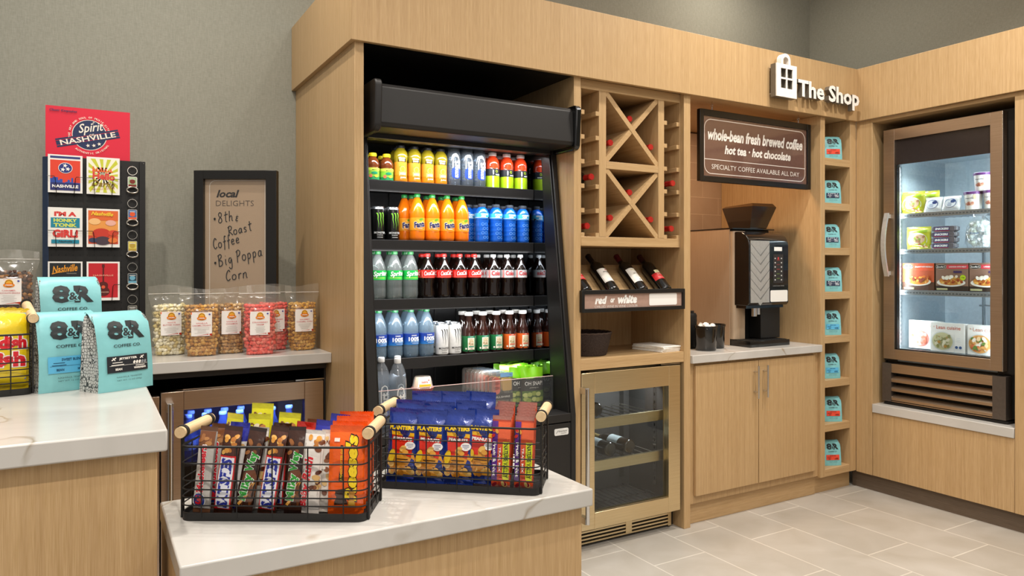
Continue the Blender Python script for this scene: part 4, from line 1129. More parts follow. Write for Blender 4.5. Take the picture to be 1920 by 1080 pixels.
Proto(mk_popcorn(['b98a4a', 'c79a5a', 'a87838', 'd4b07c'], 'VANILLA', 'CINNAMON', 3, w=0.135, h=0.292)).put((0.542, 3.425, CZ), R(4), 'clear bag of brown cinnamon popcorn between caramel and pink bags', 'popcorn bags on the back counter')
P_pink = Proto(mk_popcorn(['ee5a50', 'f07066', 'e4483c', 'f48a7a'], 'STRAWBERRY', 'CREAM', 4, w=0.148))
P_pink.put((0.648, 3.315, CZ), R(-4), 'clear bag of pink popcorn, front one of the two', 'popcorn bags on the back counter')
P_pink.put((0.735, 3.455, CZ), R(8), 'clear bag of pink popcorn, half hidden behind the front pink one', 'popcorn bags on the back counter')
Proto(mk_popcorn(['c08a2c', 'd09c3c', 'b07a24', 'd8aa50'], 'GOURMET', 'CARAMEL CORN', 6, w=0.135)).put((0.852, 3.395, CZ), R(5), 'clear bag of golden caramel popcorn, rightmost beside the oak panel', 'popcorn bags on the back counter')
P_choc = Proto(mk_popcorn(['8a5a2a', '5c3216', 'a8743a', '3e2210'], 'CARAMEL', 'CHOCOLATE DRIZZLE', 7, w=0.165))
ri = tag(MB().box(-0.42, -0.19, 3.40, 3.60, CZ, 1.166, M_BLACKM).build('display_riser', None, 0.003), 'black display riser under the chocolate popcorn bag', 'riser')
P_choc.put((-0.272, 3.50, 1.1665), R(4), 'clear bag of dark chocolate popcorn at the far left, left of the postcards', 'popcorn bags on the back counter')

# ------------------------------------------------------------------ pegboard with cards and key rings
pg = thing('pegboard_stand', 'black perforated counter display holding postcards and bottle-opener key rings', 'display stand', (0.02, 3.62, CZ))
b = MB().box(-0.150, 0.205, 3.600, 3.612, CZ, 1.868, M_BLACKM)
hol = ink('050505')
A = Art(b, flat((0, 3.600, 0)))
for i in range(14):
    for j in range(32):
        u, v = -0.138 + 0.0258 * i, 1.04 + 0.0258 * j
        A.mb.add([A.f(u + 0.0032 * math.cos(R(60 * q)), v + 0.0032 * math.sin(R(60 * q)), EPS) for q in range(6)], [tuple(range(6))], hol)
rel(b, 'perforated_board', pg, 0)
rel(MB().prism([(-0.150, 3.598), (-0.172, 3.622), (-0.168, 3.626), (-0.146, 3.602)], CZ, 1.866, 'Z', mat('30405c', 0.3, 0.3)), 'blue_sheen_flange', pg)  # blue base colour paints in the blue sheen on the dark flange
b = MB().box(0.190, 0.2135, 3.590, 3.614, CZ, 1.868, M_BLACK)
for x, z in ((0.206, 1.858), (-0.142, 1.860)): b.cyl((x, 3.589, z), (x, 3.600, z), 0.004, mat('3a3836', 0.3, 0.5), 12)
rel(b, 'side_post', pg, 0.001)
rel(MB().box(-0.17, 0.21, 3.615, 3.74, CZ, CZ + 0.012, M_BLACK), 'foot', pg)
red, navy, cream = ink('d81e3a'), ink('1d2c54'), ink('efe6d8')
b = MB().box(-0.160, 0.154, 3.6125, 3.6155, 1.845, 2.083, red)
A = Art(b, flat((0, 3.6125, 1.97)))
A.ell(0.0, 0.0, 0.0655, 0.0655, cream, 36).ell(0.0, 0.0, 0.063, 0.063, navy, 36)
bar = [(-0.118, -0.062), (0.116, -0.002), (0.106, 0.034), (-0.126, -0.026)]
A.poly(bar, navy)
A.stroke([(-0.120, -0.054), (0.114, 0.006)], 0.0016, red); A.l += 1; A.stroke([(-0.124, -0.034), (0.108, 0.026)], 0.0016, red); A.l += 1
A.text('NASHVILLE', -0.005, -0.015, 0.023, cream, 0.212, rot=14.4, bold=0.02)
A.text('Spirit', 0.006, 0.028, 0.050, cream, 0.098, rot=12, bold=0.012, shear=0.4); A.text('OF', 0.008, 0.0005, 0.010, cream, 0.018, rot=12, bold=0.01)
A.stroke([(0.012, 0.046), (0.014, 0.058), (0.020, 0.054)], 0.0022, cream); A.l += 1
for x, y in ((-0.006, -0.046), (0.016, -0.044), (0.036, -0.036)): A.star(x, y, 0.0085, cream, 100)
A.arc_text('THE ART AND SOUL OF MUSIC CITY', 0, 0, 0.075, 190, 20, 0.0078, cream, bold=0.02); A.arc_text('AUTHENTIC ORIGINAL', 0, 0, 0.079, 232, 330, 0.0078, cream, True, 0.02)
A.text('Classic Keepsakes', -0.096, 0.094, 0.013, navy, 0.10, bold=0.02, shear=0.35); A.text('Gifts & Souvenirs', 0.088, -0.108, 0.012, navy, 0.10, bold=0.02, shear=0.35)
rel(b, 'header_sign', pg, 0)
CARDX = ((-0.150, -0.026), (-0.011, 0.113)); CARDZ = ((1.714, 1.873), (1.487, 1.652), (1.258, 1.425))
for (x0, x1) in CARDX:
    for (z0, z1) in CARDZ:
        for x, s in ((x0 + 0.030, -1), (x1 - 0.030, 1)):
            rel(MB().tube([(x, 3.604, z0 - 0.008), (x, 3.576, z0 - 0.008), (x, 3.571, z0), (x + s * 0.004, 3.570, z0 + 0.060), (x + s * 0.008, 3.570, z0 + 0.068), (x + s * 0.032, 3.571, z0 + 0.068)], 0.0013, mat('2a2622', 0.3, 0.6), 6), 'wire_holder', pg, 0)
for z in (1.809, 1.666, 1.528, 1.387, 1.246): rel(MB().tube([(0.162, 3.602, z + 0.032), (0.162, 3.585, z + 0.030), (0.162, 3.580, z + 0.036)], 0.0015, M_CHROME, 6), 'peg_hook', pg, 0)
def card(i, j, label, art):
    (x0, x1), (z0, z1) = CARDX[i], CARDZ[j]
    b = MB().box(x0, x1, 3.577, 3.581, z0, z1, ink('efede8'))
    A = Art(b, flat((x0, 3.577, z0)))
    art(A, x1 - x0, z1 - z0)
    o = b.build('postcard'); o.rotation_euler = (0, 0, 0)
    tag(o, label, 'postcard', 'postcards on the pegboard stand')
def c1(A, w, h):
    A.rect(0.008, 0.010, w - 0.008, h - 0.022, ink('e0422a')); A.rect(0.008, h - 0.015, w - 0.008, h - 0.006, ink('2c3a78'))
    rr = random.Random(5); x = 0.008
    while x < w - 0.012:
        ww = rr.uniform(0.005, 0.011); ww = min(ww, w - 0.008 - x); hh = rr.uniform(0.040, 0.066); A.rect(x, 0.036, x + ww, hh, ink('2f4fa8')); A.l -= 1; x += ww
    A.l += 1; A.rect(0.008, 0.010, w - 0.008, 0.042, ink('2a2f6c'))
    A.ell(w / 2, 0.104, 0.0255, 0.0225, white, 30).ell(w / 2, 0.104, 0.0235, 0.0205, ink('27337c'), 30)
    for x, y in ((w / 2 - 0.001, 0.114), (w / 2 + 0.009, 0.100), (w / 2 - 0.009, 0.097)): A.star(x, y, 0.0095, white, 80)
    A.text('NASHVILLE', w / 2, 0.027, 0.013, white, 0.094, bold=0.04)
def c2(A, w, h):
    A.rect(0.007, 0.008, w - 0.007, h - 0.008, ink('f2efd8'))
    cx, cy = w / 2, h * 0.50
    for k in range(16):
        a0, a1 = 2 * PI * (k + 0.0) / 16, 2 * PI * (k + 0.5) / 16
        def edge(a):
            q = min((w / 2 - 0.007) / max(1e-6, abs(math.cos(a))), (h / 2 - 0.008) / max(1e-6, abs(math.sin(a)))); return (cx + q * math.cos(a), cy + q * math.sin(a))
        A.poly([(cx, cy), edge(a0), edge(a1)], ink('c9cc3a'), True)
    A.l += 1
    A.rect(0.020, 0.096, 0.098, 0.100, ink('e8642a'))
    for x, hh in ((0.022, 0.118), (0.027, 0.108), (0.036, 0.112), (0.044, 0.106), (0.052, 0.116), (0.060, 0.108), (0.070, 0.111), (0.080, 0.105), (0.088, 0.110)): A.rect(x, 0.096, x + 0.005, hh, ink('e8642a')); A.l -= 1
    A.l += 1; A.text('Hello', w / 2 + 0.002, 0.078, 0.030, ink('d8463a'), 0.084, rot=-3, bold=0.05); A.text('Darlin', w / 2, 0.045, 0.026, ink('8a6a1c'), 0.086, rot=-4, bold=0.02, shear=0.3); A.text('NASHVILLE TENNESSEE', w / 2, 0.024, 0.005, ink('b8402a'), 0.086, rot=5)
def c3(A, w, h):
    teal = ink('1f86a0'); rd = ink('d8403a')
    A.rect(0.010, 0.012, w - 0.010, h - 0.012, ink('f4f0e6')); A.text("I'M A", w / 2, 0.138, 0.020, rd, 0.080, bold=0.06)
    A.rect(0.010, 0.080, w - 0.010, 0.122, teal); A.text('HONKY', w / 2, 0.111, 0.015, ink('d8e060'), 0.084, bold=0.05).text('TONK', w / 2, 0.091, 0.016, ink('d8e060'), 0.084, bold=0.05)
    A.text('GiRL!', w / 2, 0.056, 0.034, rd, 0.092, bold=0.06); A.rect(0.012, 0.014, w - 0.012, 0.030, teal); A.text('Nashville', w / 2, 0.022, 0.008, ink('2a2a2a'), 0.05, bold=0.02, shear=0.3)
def c4(A, w, h):
    A.rect(0.006, 0.014, w - 0.006, h - 0.008, ink('e89a4a')); A.rect(0.006, 0.014, w - 0.006, 0.050, ink('d8502c')); A.rect(0.006, h - 0.05, w - 0.006, h - 0.008, ink('e06a30'))
    for x, y, r, c in ((0.03, 0.11, 0.022, 'f2c080'), (0.09, 0.105, 0.020, 'e8b0a0'), (0.055, 0.060, 0.034, 'c83a28'), (0.100, 0.062, 0.020, 'd84a30'), (0.060, 0.028, 0.030, '4a3a44'), (0.024, 0.030, 0.016, '38405c'), (0.098, 0.030, 0.018, 'e87a3a')): A.ell(x, y, r, r * 0.62, ink(c))
    A.text('Nashville', w / 2 - 0.004, h - 0.022, 0.016, ink('f2d23a'), 0.082, rot=-2, bold=0.03, shear=0.3)
def c5(A, w, h):
    A.rect(0.006, 0.010, w - 0.006, h - 0.006, ink('24282a')); A.text('Nashville', w / 2 - 0.002, h - 0.030, 0.030, ink('e89a2a'), 0.092, rot=7, bold=0.02, shear=0.4)
    A.stroke([(0.014, h - 0.052), (0.05, h - 0.042), (0.10, h - 0.036)], 0.004, ink('e89a2a'), True); A.l += 1; A.text('TENNESSEE', w - 0.04, h - 0.050, 0.004, ink('b8b0a0'), 0.036)
    for x in (0.03, 0.05, 0.068, 0.086): A.poly([(x, 0.02), (x + 0.012, 0.02), (x + 0.006, h - 0.060 - 0.01 * (x > 0.06))], ink('2a7a8c'))
def c6(A, w, h):
    A.rect(0.007, 0.012, w - 0.007, h - 0.007, ink('c4242c')); br = ink('5a1c18'); cx = w / 2
    A.rect(cx - 0.003, 0.060, cx + 0.003, 0.145, br); A.rect(cx - 0.005, 0.142, cx + 0.005, 0.156, br)
    A.ell(cx, 0.066, 0.018, 0.015, br); A.ell(cx, 0.040, 0.024, 0.020, br); A.rect(cx - 0.017, 0.046, cx + 0.017, 0.064, br); A.ell(cx, 0.058, 0.007, 0.007, ink('e05a3a'))
    A.text('NASHVILLE', cx, 0.108, 0.007, ink('e8a088'), 0.076, bold=0.02); A.text('TENNESSEE', cx, 0.036, 0.005, ink('e8b8a0'), 0.040)
card(0, 0, 'red and blue postcard with three stars, top left of the pegboard', c1)
card(1, 0, 'yellow sunburst postcard reading Hello Darlin, top right of the pegboard', c2)
card(0, 1, 'white and teal lettered postcard, middle row left on the pegboard', c3)
card(1, 1, 'orange scenic postcard, middle row right on the pegboard', c4)
card(0, 2, 'dark postcard with gold script, bottom row left on the pegboard', c5)
card(1, 2, 'red guitar postcard, bottom row right on the pegboard', c6)
def keyring(z, c1_, c2_, label, dark=False):
    t = thing('bottle_opener_keychain', label, 'key ring', (0.162, 3.580, z), 0, 'key rings on the pegboard')
    ch = mat('cfcac0', 0.2, 1.0)
    MB().tube([(0.0185 * math.cos(2 * PI * k / 24), -0.002, 0.0185 * math.sin(2 * PI * k / 24) + 0.014) for k in range(24)], 0.0019, ch, 6, True).build('split_ring', t)
    b = MB().prism(rrect(-0.0185, 0.0185, -0.058, -0.012, 0.005), -0.004, 0.0, 'Y', ch)
    A = Art(b, flat((0, -0.004, -0.035))); A.rect(-0.0155, -0.020, 0.0155, 0.020, ink(c1_)); A.ell(0, 0.002, 0.011, 0.010, ink(c2_)); A.rect(-0.0155, -0.020, 0.0155, -0.011, ink(c2_)); A.text('NASH', 0, 0.013, 0.005, white, 0.022, bold=0.02)
    b.build('enamel_tag', t)
    MB().tube([((0.0215 if abs(math.cos(a)) > .5 else 0.019) * math.cos(a), -0.002, -0.070 + 0.0135 * math.sin(a)) for a in [2 * PI * k / 20 for k in range(20)]], 0.0036, ch, 8, True).build('opener_loop', t)
for z, a, c, l in ((1.809, '9ab88a', '7a2a1c', 'key ring with pale green tag, topmost on the pegboard'), (1.666, '3a6aa0', 'e0582a', 'key ring with blue and orange tag, second from the top'), (1.528, 'd8c85a', 'b89a3a', 'key ring with yellow tag, third from the top'),
                   (1.387, '1c3a4a', '6aa8c0', 'key ring with dark blue tag, fourth from the top'), (1.246, '5a5a56', '7a7a74', 'key ring with grey tag, lowest, just above the coffee bags')): keyring(z, a, c, l)

# ------------------------------------------------------------------ framed sign, turned towards the shop floor
def L3(px, z): return (px, 0, z)
fs = thing('framed_sign', 'black framed kraft paper sign with handwriting behind the popcorn bags', 'sign', (0.599, 3.600, CZ), -R(30.2))
FW, FH = 0.1935, 0.835
b = MB()
for q in ((-FW, -FW + 0.044, 0, FH), (FW - 0.050, FW, 0, FH), (-FW + 0.044, FW - 0.050, 0, 0.044), (-FW + 0.044, FW - 0.050, FH - 0.040, FH)): b.box(q[0], q[1], -0.022, 0.012, q[2], q[3], mat('14120f', 0.35))
b.build('frame', fs, 0.001)
b = MB().box(-FW + 0.04, FW - 0.045, 0.0, 0.004, 0.03, FH - 0.03, mat('b39b80', 0.7, 0, 0.2, 0, 0, 0.10, 400))
A = Art(b, flat((0, 0, 0)))
ln = ink('e8e2d6')
cor = [(-0.128 + 0.028 * (1 - math.cos(R(k * 10))), 0.762 + 0.028 * math.sin(R(k * 10))) for k in range(10)]
A.stroke([(-0.128, 0.05)] + cor + [(0.133, 0.790), (0.133, 0.05)], 0.0022, ln); A.l += 1
dk = ink('27211c')
A.text('local', -0.042, 0.728, 0.036, dk, 0.108, bold=0.035, shear=0.28)
A.text('DELIGHTS', -0.009, 0.683, 0.026, ink('5a4c40'), 0.178, bold=-0.008)
HW = {  # hand lettering: strokes in a unit box, baseline 0, x-height 0.5
 '8': [[(.75, .85), (.5, 1), (.25, .85), (.35, .62), (.7, .4), (.75, .12), (.45, 0), (.2, .15), (.35, .42), (.68, .62), (.75, .85)]],
 't': [[(.5, 1), (.45, .3), (.5, .05), (.7, .02)], [(.2, .66), (.85, .72)]], 'h': [[(.3, 1), (.25, 0)], [(.25, .3), (.5, .52), (.7, .42), (.7, .1), (.85, 0)]],
 'R': [[(.3, .95), (.22, 0)], [(.1, .85), (.5, 1), (.85, .85), (.7, .6), (.25, .48), (.55, .3), (.95, 0)]], 'o': [[(.5, .5), (.22, .4), (.2, .12), (.5, 0), (.78, .15), (.75, .42), (.5, .5)]],
 'a': [[(.75, .45), (.45, .5), (.2, .25), (.35, .02), (.65, .15), (.78, .48), (.75, .1), (.95, .03)]], 's': [[(.75, .45), (.45, .5), (.3, .36), (.62, .22), (.65, .05), (.25, .02)]],
 'C': [[(.85, .8), (.6, 1), (.25, .7), (.18, .3), (.45, 0), (.85, .15)]], 'f': [[(.85, .92), (.6, 1), (.5, .7), (.42, 0), (.35, -.3)], [(.2, .45), (.8, .52)]], 'e': [[(.25, .25), (.7, .32), (.65, .48), (.4, .5), (.2, .25), (.4, .02), (.8, .1)]],
 'B': [[(.25, .95), (.2, 0)], [(.1, .9), (.6, 1), (.8, .8), (.3, .52), (.75, .42), (.85, .15), (.5, 0), (.15, .03)]], 'i': [[(.5, .5), (.45, .1), (.6, 0)], [(.52, .74), (.55, .78)]], 'g': [[(.75, .45), (.4, .5), (.2, .25), (.45, .08), (.75, .4), (.7, -.3), (.4, -.42), (.15, -.25)]],
 'P': [[(.3, .95), (.22, -.05)], [(.1, .85), (.55, 1), (.85, .8), (.6, .52), (.28, .45)]], 'p': [[(.25, .5), (.2, -.4)], [(.22, .4), (.55, .52), (.75, .3), (.5, .05), (.22, .12)]], 'r': [[(.3, .5), (.28, 0)], [(.28, .3), (.5, .5), (.75, .48)]], 'n': [[(.22, .5), (.2, 0)], [(.2, .3), (.5, .52), (.7, .4), (.7, .08), (.9, 0)]],
 '&': [[(.75, .8), (.45, .9), (.35, .65), (.6, .55), (.3, .4), (.3, .1), (.7, .1)], [(.5, 1.15), (.52, 1.1)], [(.5, -.15), (.52, -.2)]]}
def hand(A, word, u, v, h, adv, rot, m):
    c, s = math.cos(R(rot)), math.sin(R(rot)); x = 0
    for ch in word:
        if ch == ' ': x += adv * 0.6; continue
        for st in HW[ch]:
            pts = []
            for i in range(len(st) - 1):
                for k in range(3):
                    q = k / 3; p0 = st[max(i - 1, 0)]; p1 = st[i]; p2 = st[i + 1]; p3 = st[min(i + 2, len(st) - 1)]
                    pts.append(tuple(0.5 * (2 * p1[j] + (p2[j] - p0[j]) * q + (2 * p0[j] - 5 * p1[j] + 4 * p2[j] - p3[j]) * q * q + (3 * p1[j] - p0[j] - 3 * p2[j] + p3[j]) * q ** 3) for j in (0, 1)))
            pts.append(st[-1])
            A.stroke([(u + (x + p[0] * adv + p[1] * h * 0.12) * c - p[1] * h * s, v + (x + p[0] * adv) * s + p[1] * h * c) for p in pts], 0.0042, m)
        x += adv * (0.85 if ch in 'itrf' else 1.0)
    A.l += 1
pen = ink('1c1a18')
hand(A, '8th', -0.090, 0.588, 0.050, 0.027, 10, pen); hand(A, '&', -0.010, 0.598, 0.026, 0.022, 5, pen)
hand(A, 'Roast', -0.040, 0.528, 0.046, 0.024, 14, pen); hand(A, 'Coffee', -0.110, 0.466, 0.050, 0.023, 14, pen)
hand(A, 'Big Poppa', -0.086, 0.384, 0.056, 0.0255, 14, pen); hand(A, 'Corn', -0.052, 0.316, 0.050, 0.028, 10, pen)
A.ell(-0.103, 0.609, 0.005, 0.006, pen); A.ell(-0.100, 0.402, 0.005, 0.006, pen)
b.build('paper', fs)
b = MB().box(-FW + 0.04, FW - 0.045, -0.004, -0.003, 0.03, FH - 0.03, clear('ffffff', 0.0, 0.05)); b.build('glazing', fs)

# ------------------------------------------------------------------ teal coffee bags
m_teal = mat('7dbdc1', 0.42, 0, 0.4, 0, 0, 0.04, 30, 0.25, 60)
def net_build(N, L, b):
    v = coords(N, L, (1, 1, 1))
    vo = N.new('ShaderNodeTexVoronoi'); vo.feature = 'DISTANCE_TO_EDGE'; vo.inputs['Scale'].default_value = 120; vo.inputs['Randomness'].default_value = 0.55
    L.new(v, vo.inputs['Vector'])
    r = ramp(N, [(0.04, '2a2c2c'), (0.11, 'c9cac6')]); L.new(vo.outputs['Distance'], r.inputs['Fac']); L.new(r.outputs[0], b.inputs['Base Color'])
    b.inputs['Roughness'].default_value = 0.4
M_NET = textured('netting_print_foil', net_build)
CBF = [(0.0, -0.040, 1.0), (0.004, -0.0402, 1.0), (0.05, -0.041, 0.985), (0.10, -0.037, 0.975), (0.15, -0.029, 0.985), (0.180, -0.021, 0.985), (0.196, -0.012, 0.98), (0.207, 0.001, 0.965), (0.212, 0.015, 0.94), (0.209, 0.028, 0.90)]
def cb_y(v):
    v = min(max(v, 0), 0.2)
    for (z0, y0, _), (z1, y1, _) in zip(CBF, CBF[1:]):
        if z0 <= v <= z1: return y0 + (y1 - y0) * (v - z0) / (z1 - z0)
    return 0
def mk_coffee(kind, w=0.158):
    hw = w / 2
    def f():
        t = thing('coffee_bag', 'coffee bag', 'bag')
        fr = MB(); nu = 12
        vs = []
        for z, y, k in CBF:
            for i in range(nu + 1):
                a = -1 + 2 * i / nu
                vs.append((a * hw * k, y - 0.006 * (1 - a * a) * (1 if z < 0.17 else 0.5) + 0.010 * abs(a) ** 6 * (1 if z > 0.18 else 0.15), z))
        fr.add(vs, [(j * (nu + 1) + i, j * (nu + 1) + i + 1, (j + 1) * (nu + 1) + i + 1, (j + 1) * (nu + 1) + i) for j in range(len(CBF) - 1) for i in range(nu)], m_teal)
        # back of the bag and its bottom
        bk_ = [(0.209, 0.028, 0.90), (0.19, 0.030, 0.93), (0.10, 0.040, 0.975), (0.0, 0.045, 1.0)]
        vs = [(s * hw * k, y, z) for z, y, k in bk_ for s in (-1, 1)]
        fr.add(vs, [(2 * j, 2 * j + 1, 2 * j + 3, 2 * j + 2) for j in range(3)], m_teal)
        fr.add([(-hw, -0.04, 0), (hw, -0.04, 0), (hw, 0.045, 0), (-hw, 0.045, 0)], [(0, 1, 2, 3)], m_teal)
        fr.build('front_and_back', t, angle=60)
        for s in (-1, 1):
            g = MB()
            rows = [(0.0, -0.040, 0.045, 1.0, 0.0), (0.05, -0.041, 0.043, 0.985, 0.006), (0.10, -0.037, 0.040, 0.975, 0.013), (0.15, -0.029, 0.036, 0.985, 0.019), (0.180, -0.021, 0.032, 0.985, 0.022), (0.203, -0.004, 0.029, 0.95, 0.02)]
            vs = []
            for z, y0, y1, k, dp in rows: vs += [(s * hw * k * 0.998, y0 + 0.002, z), (s * (hw * k - dp), (y0 + y1) / 2, z), (s * hw * k * 0.998, y1, z)]
            n = len(rows)
            g.add(vs, [(3 * j, 3 * j + 1, 3 * j + 4, 3 * j + 3) for j in range(n - 1)] + [(3 * j + 1, 3 * j + 2, 3 * j + 5, 3 * j + 4) for j in range(n - 1)], M_NET)
            g.build('side_gusset', t, angle=30)
        l = MB(); A = Art(l, lambda u, v, q: Vector((u, cb_y(v) - 0.006 * (1 - (u / hw) ** 2) * (1 if v < 0.17 else max(0.5, 1 - (v - 0.17) * 25)) - 0.0010 - q, v)), 0.012)
        dkt = ink('22282a')
        A.text('8', -0.026, 0.163, 0.050, dkt, 0.046, bold=0.045); A.text('R', 0.031, 0.163, 0.048, dkt, 0.050, bold=0.05); A.text('&', 0.004, 0.158, 0.030, ink('7dbdc1'), 0.032, bold=0.05); A.text('&', 0.003, 0.157, 0.022, dkt, 0.022, bold=0.02)
        A.text('COFFEE CO.', 0.002, 0.121, 0.0080, dkt, 0.078, bold=0.015)
        bg, nm, fg = {'black': ('22252b', 'JETSETTER', 'eeeae2'), 'blue': ('5ab0d8', 'SWEET BLEND', '1c4a6a'), 'red': ('e04a34', 'HOUSE BLEND', '4a1410'), 'navy': ('26304a', 'JETSETTER', 'dfe4ea')}[kind]
        bgm, fgm = ink(bg), ink(fg)
        A.rect(-0.058, 0.050, 0.058, 0.094, bgm)
        A.text(nm, 0, 0.0855, 0.0072, fgm, 0.052, bold=0.04)
        if kind in ('black', 'navy'):
            for s in (-1, 1): A.stroke([(s * 0.040 - 0.006, 0.083), (s * 0.040 + 0.006, 0.090)], 0.003, fgm); A.l += 1; A.stroke([(s * 0.040 - 0.003, 0.090), (s * 0.040 + 0.003, 0.082)], 0.002, fgm); A.l += 1
            for k in range(5): A.ell(0.016 + 0.008 * k, 0.074, 0.0032, 0.0045, fgm if k < 3 else ink('8a8e92'), rot=-0.5)
        for u in (-0.054, 0.010): A.lines(u, u + 0.044, 0.076 if u < 0 else 0.064, 2, 0.006, 0.0018, fgm, 3)
        A.rect(-0.054, 0.0685, 0.054, 0.0692, fgm); A.text('BEAN', -0.030, 0.059, 0.006, fgm, 0.018, bold=0.03).text('WHOLE BEAN', 0.030, 0.059, 0.006, fgm, 0.036, bold=0.03)
        A.text('NASHVILLE, TENNESSEE', 0, 0.037, 0.0046, dkt, 0.072).text('NET WT. 12 OZ (340g)', 0, 0.028, 0.0046, dkt, 0.070)
        l.build('print', t)
        return t
    return f
TOPZ = 1.0672
PC = {k: Proto(mk_coffee(k)) for k in ('black', 'blue', 'red', 'navy')}
GRP = 'teal coffee bags'
PC['black'].put((0.067, 2.274, TOPZ), R(31), 'teal coffee bag with black label, front right on the tall counter', GRP)
PC['blue'].put((-0.058, 2.338, TOPZ), R(22), 'teal coffee bag with blue label, behind wire basket and black-label bag', GRP)
rb = tag(MB().box(-0.165, 0.03, 2.41, 2.55, TOPZ, 1.160, M_BLACKM).build('display_riser', None, 0.003), 'black display riser hidden behind the teal coffee bags', 'riser')
PC['navy'].put((-0.052, 2.475, 1.1605), R(14), 'teal coffee bag raised behind the other two on the tall counter', GRP)
# ------------------------------------------------------------------ wire baskets with wooden handles
BL, BD, BH = 0.400, 0.165, 0.158
def mk_basket(lift=(0, 0)):
    def f():
        t = thing('wire_basket', 'basket', 'basket')
        hx, hy = BL / 2, BD / 2
        tray = MB()
        out = rrect(-hx, hx, -hy, hy, 0.022, 6); inn = rrect(-hx + 0.003, hx - 0.003, -hy + 0.003, hy - 0.003, 0.020, 6)
        n = len(out)
        tray.add([(x, y, 0.0) for x, y in out] + [(x, y, 0.017) for x, y in out] + [(x, y, 0.017) for x, y in inn] + [(x, y, 0.006) for x, y in inn],
                 [(i, (i + 1) % n, n + (i + 1) % n, n + i) for i in range(n)] + [(n + i, n + (i + 1) % n, 2 * n + (i + 1) % n, 2 * n + i) for i in range(n)] + [(2 * n + i, 2 * n + (i + 1) % n, 3 * n + (i + 1) % n, 3 * n + i) for i in range(n)] + [tuple(range(n))[::-1], tuple(range(3 * n, 4 * n))], M_BLACKM)
        for i in range(26):
            for j in range(8):
                x, y = -hx + 0.03 + i * 0.0138, -hy + 0.03 + j * 0.0145
                tray.add([(x - 0.004, y - 0.002, 0.0062), (x + 0.004, y - 0.002, 0.0062), (x + 0.004, y + 0.002, 0.0062), (x - 0.004, y + 0.002, 0.0062)], [(0, 1, 2, 3)], ink('3c3a38'))
        tray.build('tray', t)
        g = MB()
        for z, r in ((0.033, 0.0016), (0.050, 0.0016), (0.067, 0.0016), (0.086, 0.0016), (0.122, 0.0016), (BH, 0.0026)):
            g.tube([(x, y, z) for x, y in rrect(-hx, hx, -hy, hy, 0.022, 5)], r, M_BLACKM, 6, True)
        for i in range(5):
            x = -hx + 0.048 + i * (BL - 0.096) / 4
            for y in (-hy, hy): g.tube([(x, y, 0.008), (x, y, BH)], 0.0014, M_BLACKM, 6)
        for y in (-0.022, 0.022):
            for x in (-hx, hx): g.tube([(x, y, 0.008), (x, y, BH)], 0.0014, M_BLACKM, 6)
        g.build('wire_grid', t)
        for k, sx in enumerate((-1, 1)):
            x = sx * (hx + 0.002); ry = 0.062; hz = 0.186
            lf = lift if sx > 0 else (0, 0)
            MB().tube([(x, -ry - 0.012, hz + lf[0]), (x, ry + 0.012, hz + lf[1])], 0.0122, M_PALEWOOD, 22).build('wooden_handle', t)
            for sy, dz in ((-1, lf[0]), (1, lf[1])):
                b = MB()
                b.box(x - 0.002, x + 0.002, sy * ry - 0.0045, sy * ry + 0.0045, 0.002, hz + dz - 0.010, M_BLACKM)
                b.lathe([(0.0122, -0.005), (0.0142, -0.005), (0.0142, 0.005), (0.0122, 0.005)], M_BLACKM, 20, Matrix.Translation((x, sy * ry, hz + dz)) @ Matrix.Rotation(R(90), 4, 'X'))
                b.build('handle_bracket', t)
        return t
    return f
P_bk = Proto(mk_basket())
B1, A1 = Vector((0.378, 1.655, 0.8602)), R(-31.6)
B2, A2 = Vector((0.8145, 1.633, 0.8602)), R(-39.5)
B3, A3 = Vector((-0.340, 2.325, TOPZ)), R(10)
P_bk.put(B1, A1, 'black wire basket of candy bars, left one on the low counter', 'wire baskets with wooden handles')
P_bk.put(B2, A2, 'black wire basket of peanut packets and granola bars, right one on the low counter', 'wire baskets with wooden handles')
bk3 = mk_basket((0.012, 0.045))(); bk3.location = B3; bk3.rotation_euler = (0, 0, A3)
tag(bk3, 'black wire basket at the left edge on the tall counter, beside coffee bags', 'basket', 'wire baskets with wooden handles')
def within(P, base, ang, x, y, z, tilt, turn, lean, label, grp, sz=1.0):
    """stand a pack in a basket: basket coordinates, tilt sideways, lean backwards"""
    p = base + Matrix.Rotation(ang, 3, 'Z') @ Vector((x, y, z))
    rot = (Matrix.Rotation(ang + R(turn), 3, 'Z') @ Matrix.Rotation(R(tilt), 3, 'Y') @ Matrix.Rotation(R(-lean), 3, 'X')).to_euler()
    o = P.put(tuple(p), tuple(rot), label, grp)
    o.scale = (1, 1, sz)
def foil(h): return mat(h, 0.20, 0.15, 0.7, 0.7, 0, 0.05, 60, 0.8, 70)
def mk_pack(name, cat, w, h, t, base, art, seal=0.012, seed=1, wr=0.0015, sealm=None):
    def f():
        o = thing(name, cat, cat)
        d = pillow(w, h, t, seal, wr=wr, seed=seed)
        b = bag_mesh(MB(), w, h, t, d, foil(base), 12, 20, seal, foil(sealm or base))
        # crimped teeth along both ends
        for v, s in ((0.0, -1), (h, 1)):
            n = 14
            for i in range(n): b.add([(-w / 2 + w * i / n, 0, v), (-w / 2 + w * (i + 1) / n, 0, v), (-w / 2 + w * (i + .5) / n, 0, v + s * 0.002)], [(0, 1, 2)], foil(sealm or base))
        b.build('wrapper', o, angle=60)
        l = MB(); A = Art(l, bag_front(d), 0.010); INK[0] = 'foil'; art(A); INK[0] = 'paper'
        l.build('print', o, angle=60)
        return o
    return f
nut, cara, choc = ink('d8963c'), ink('c87a2c'), ink('3a1e12')
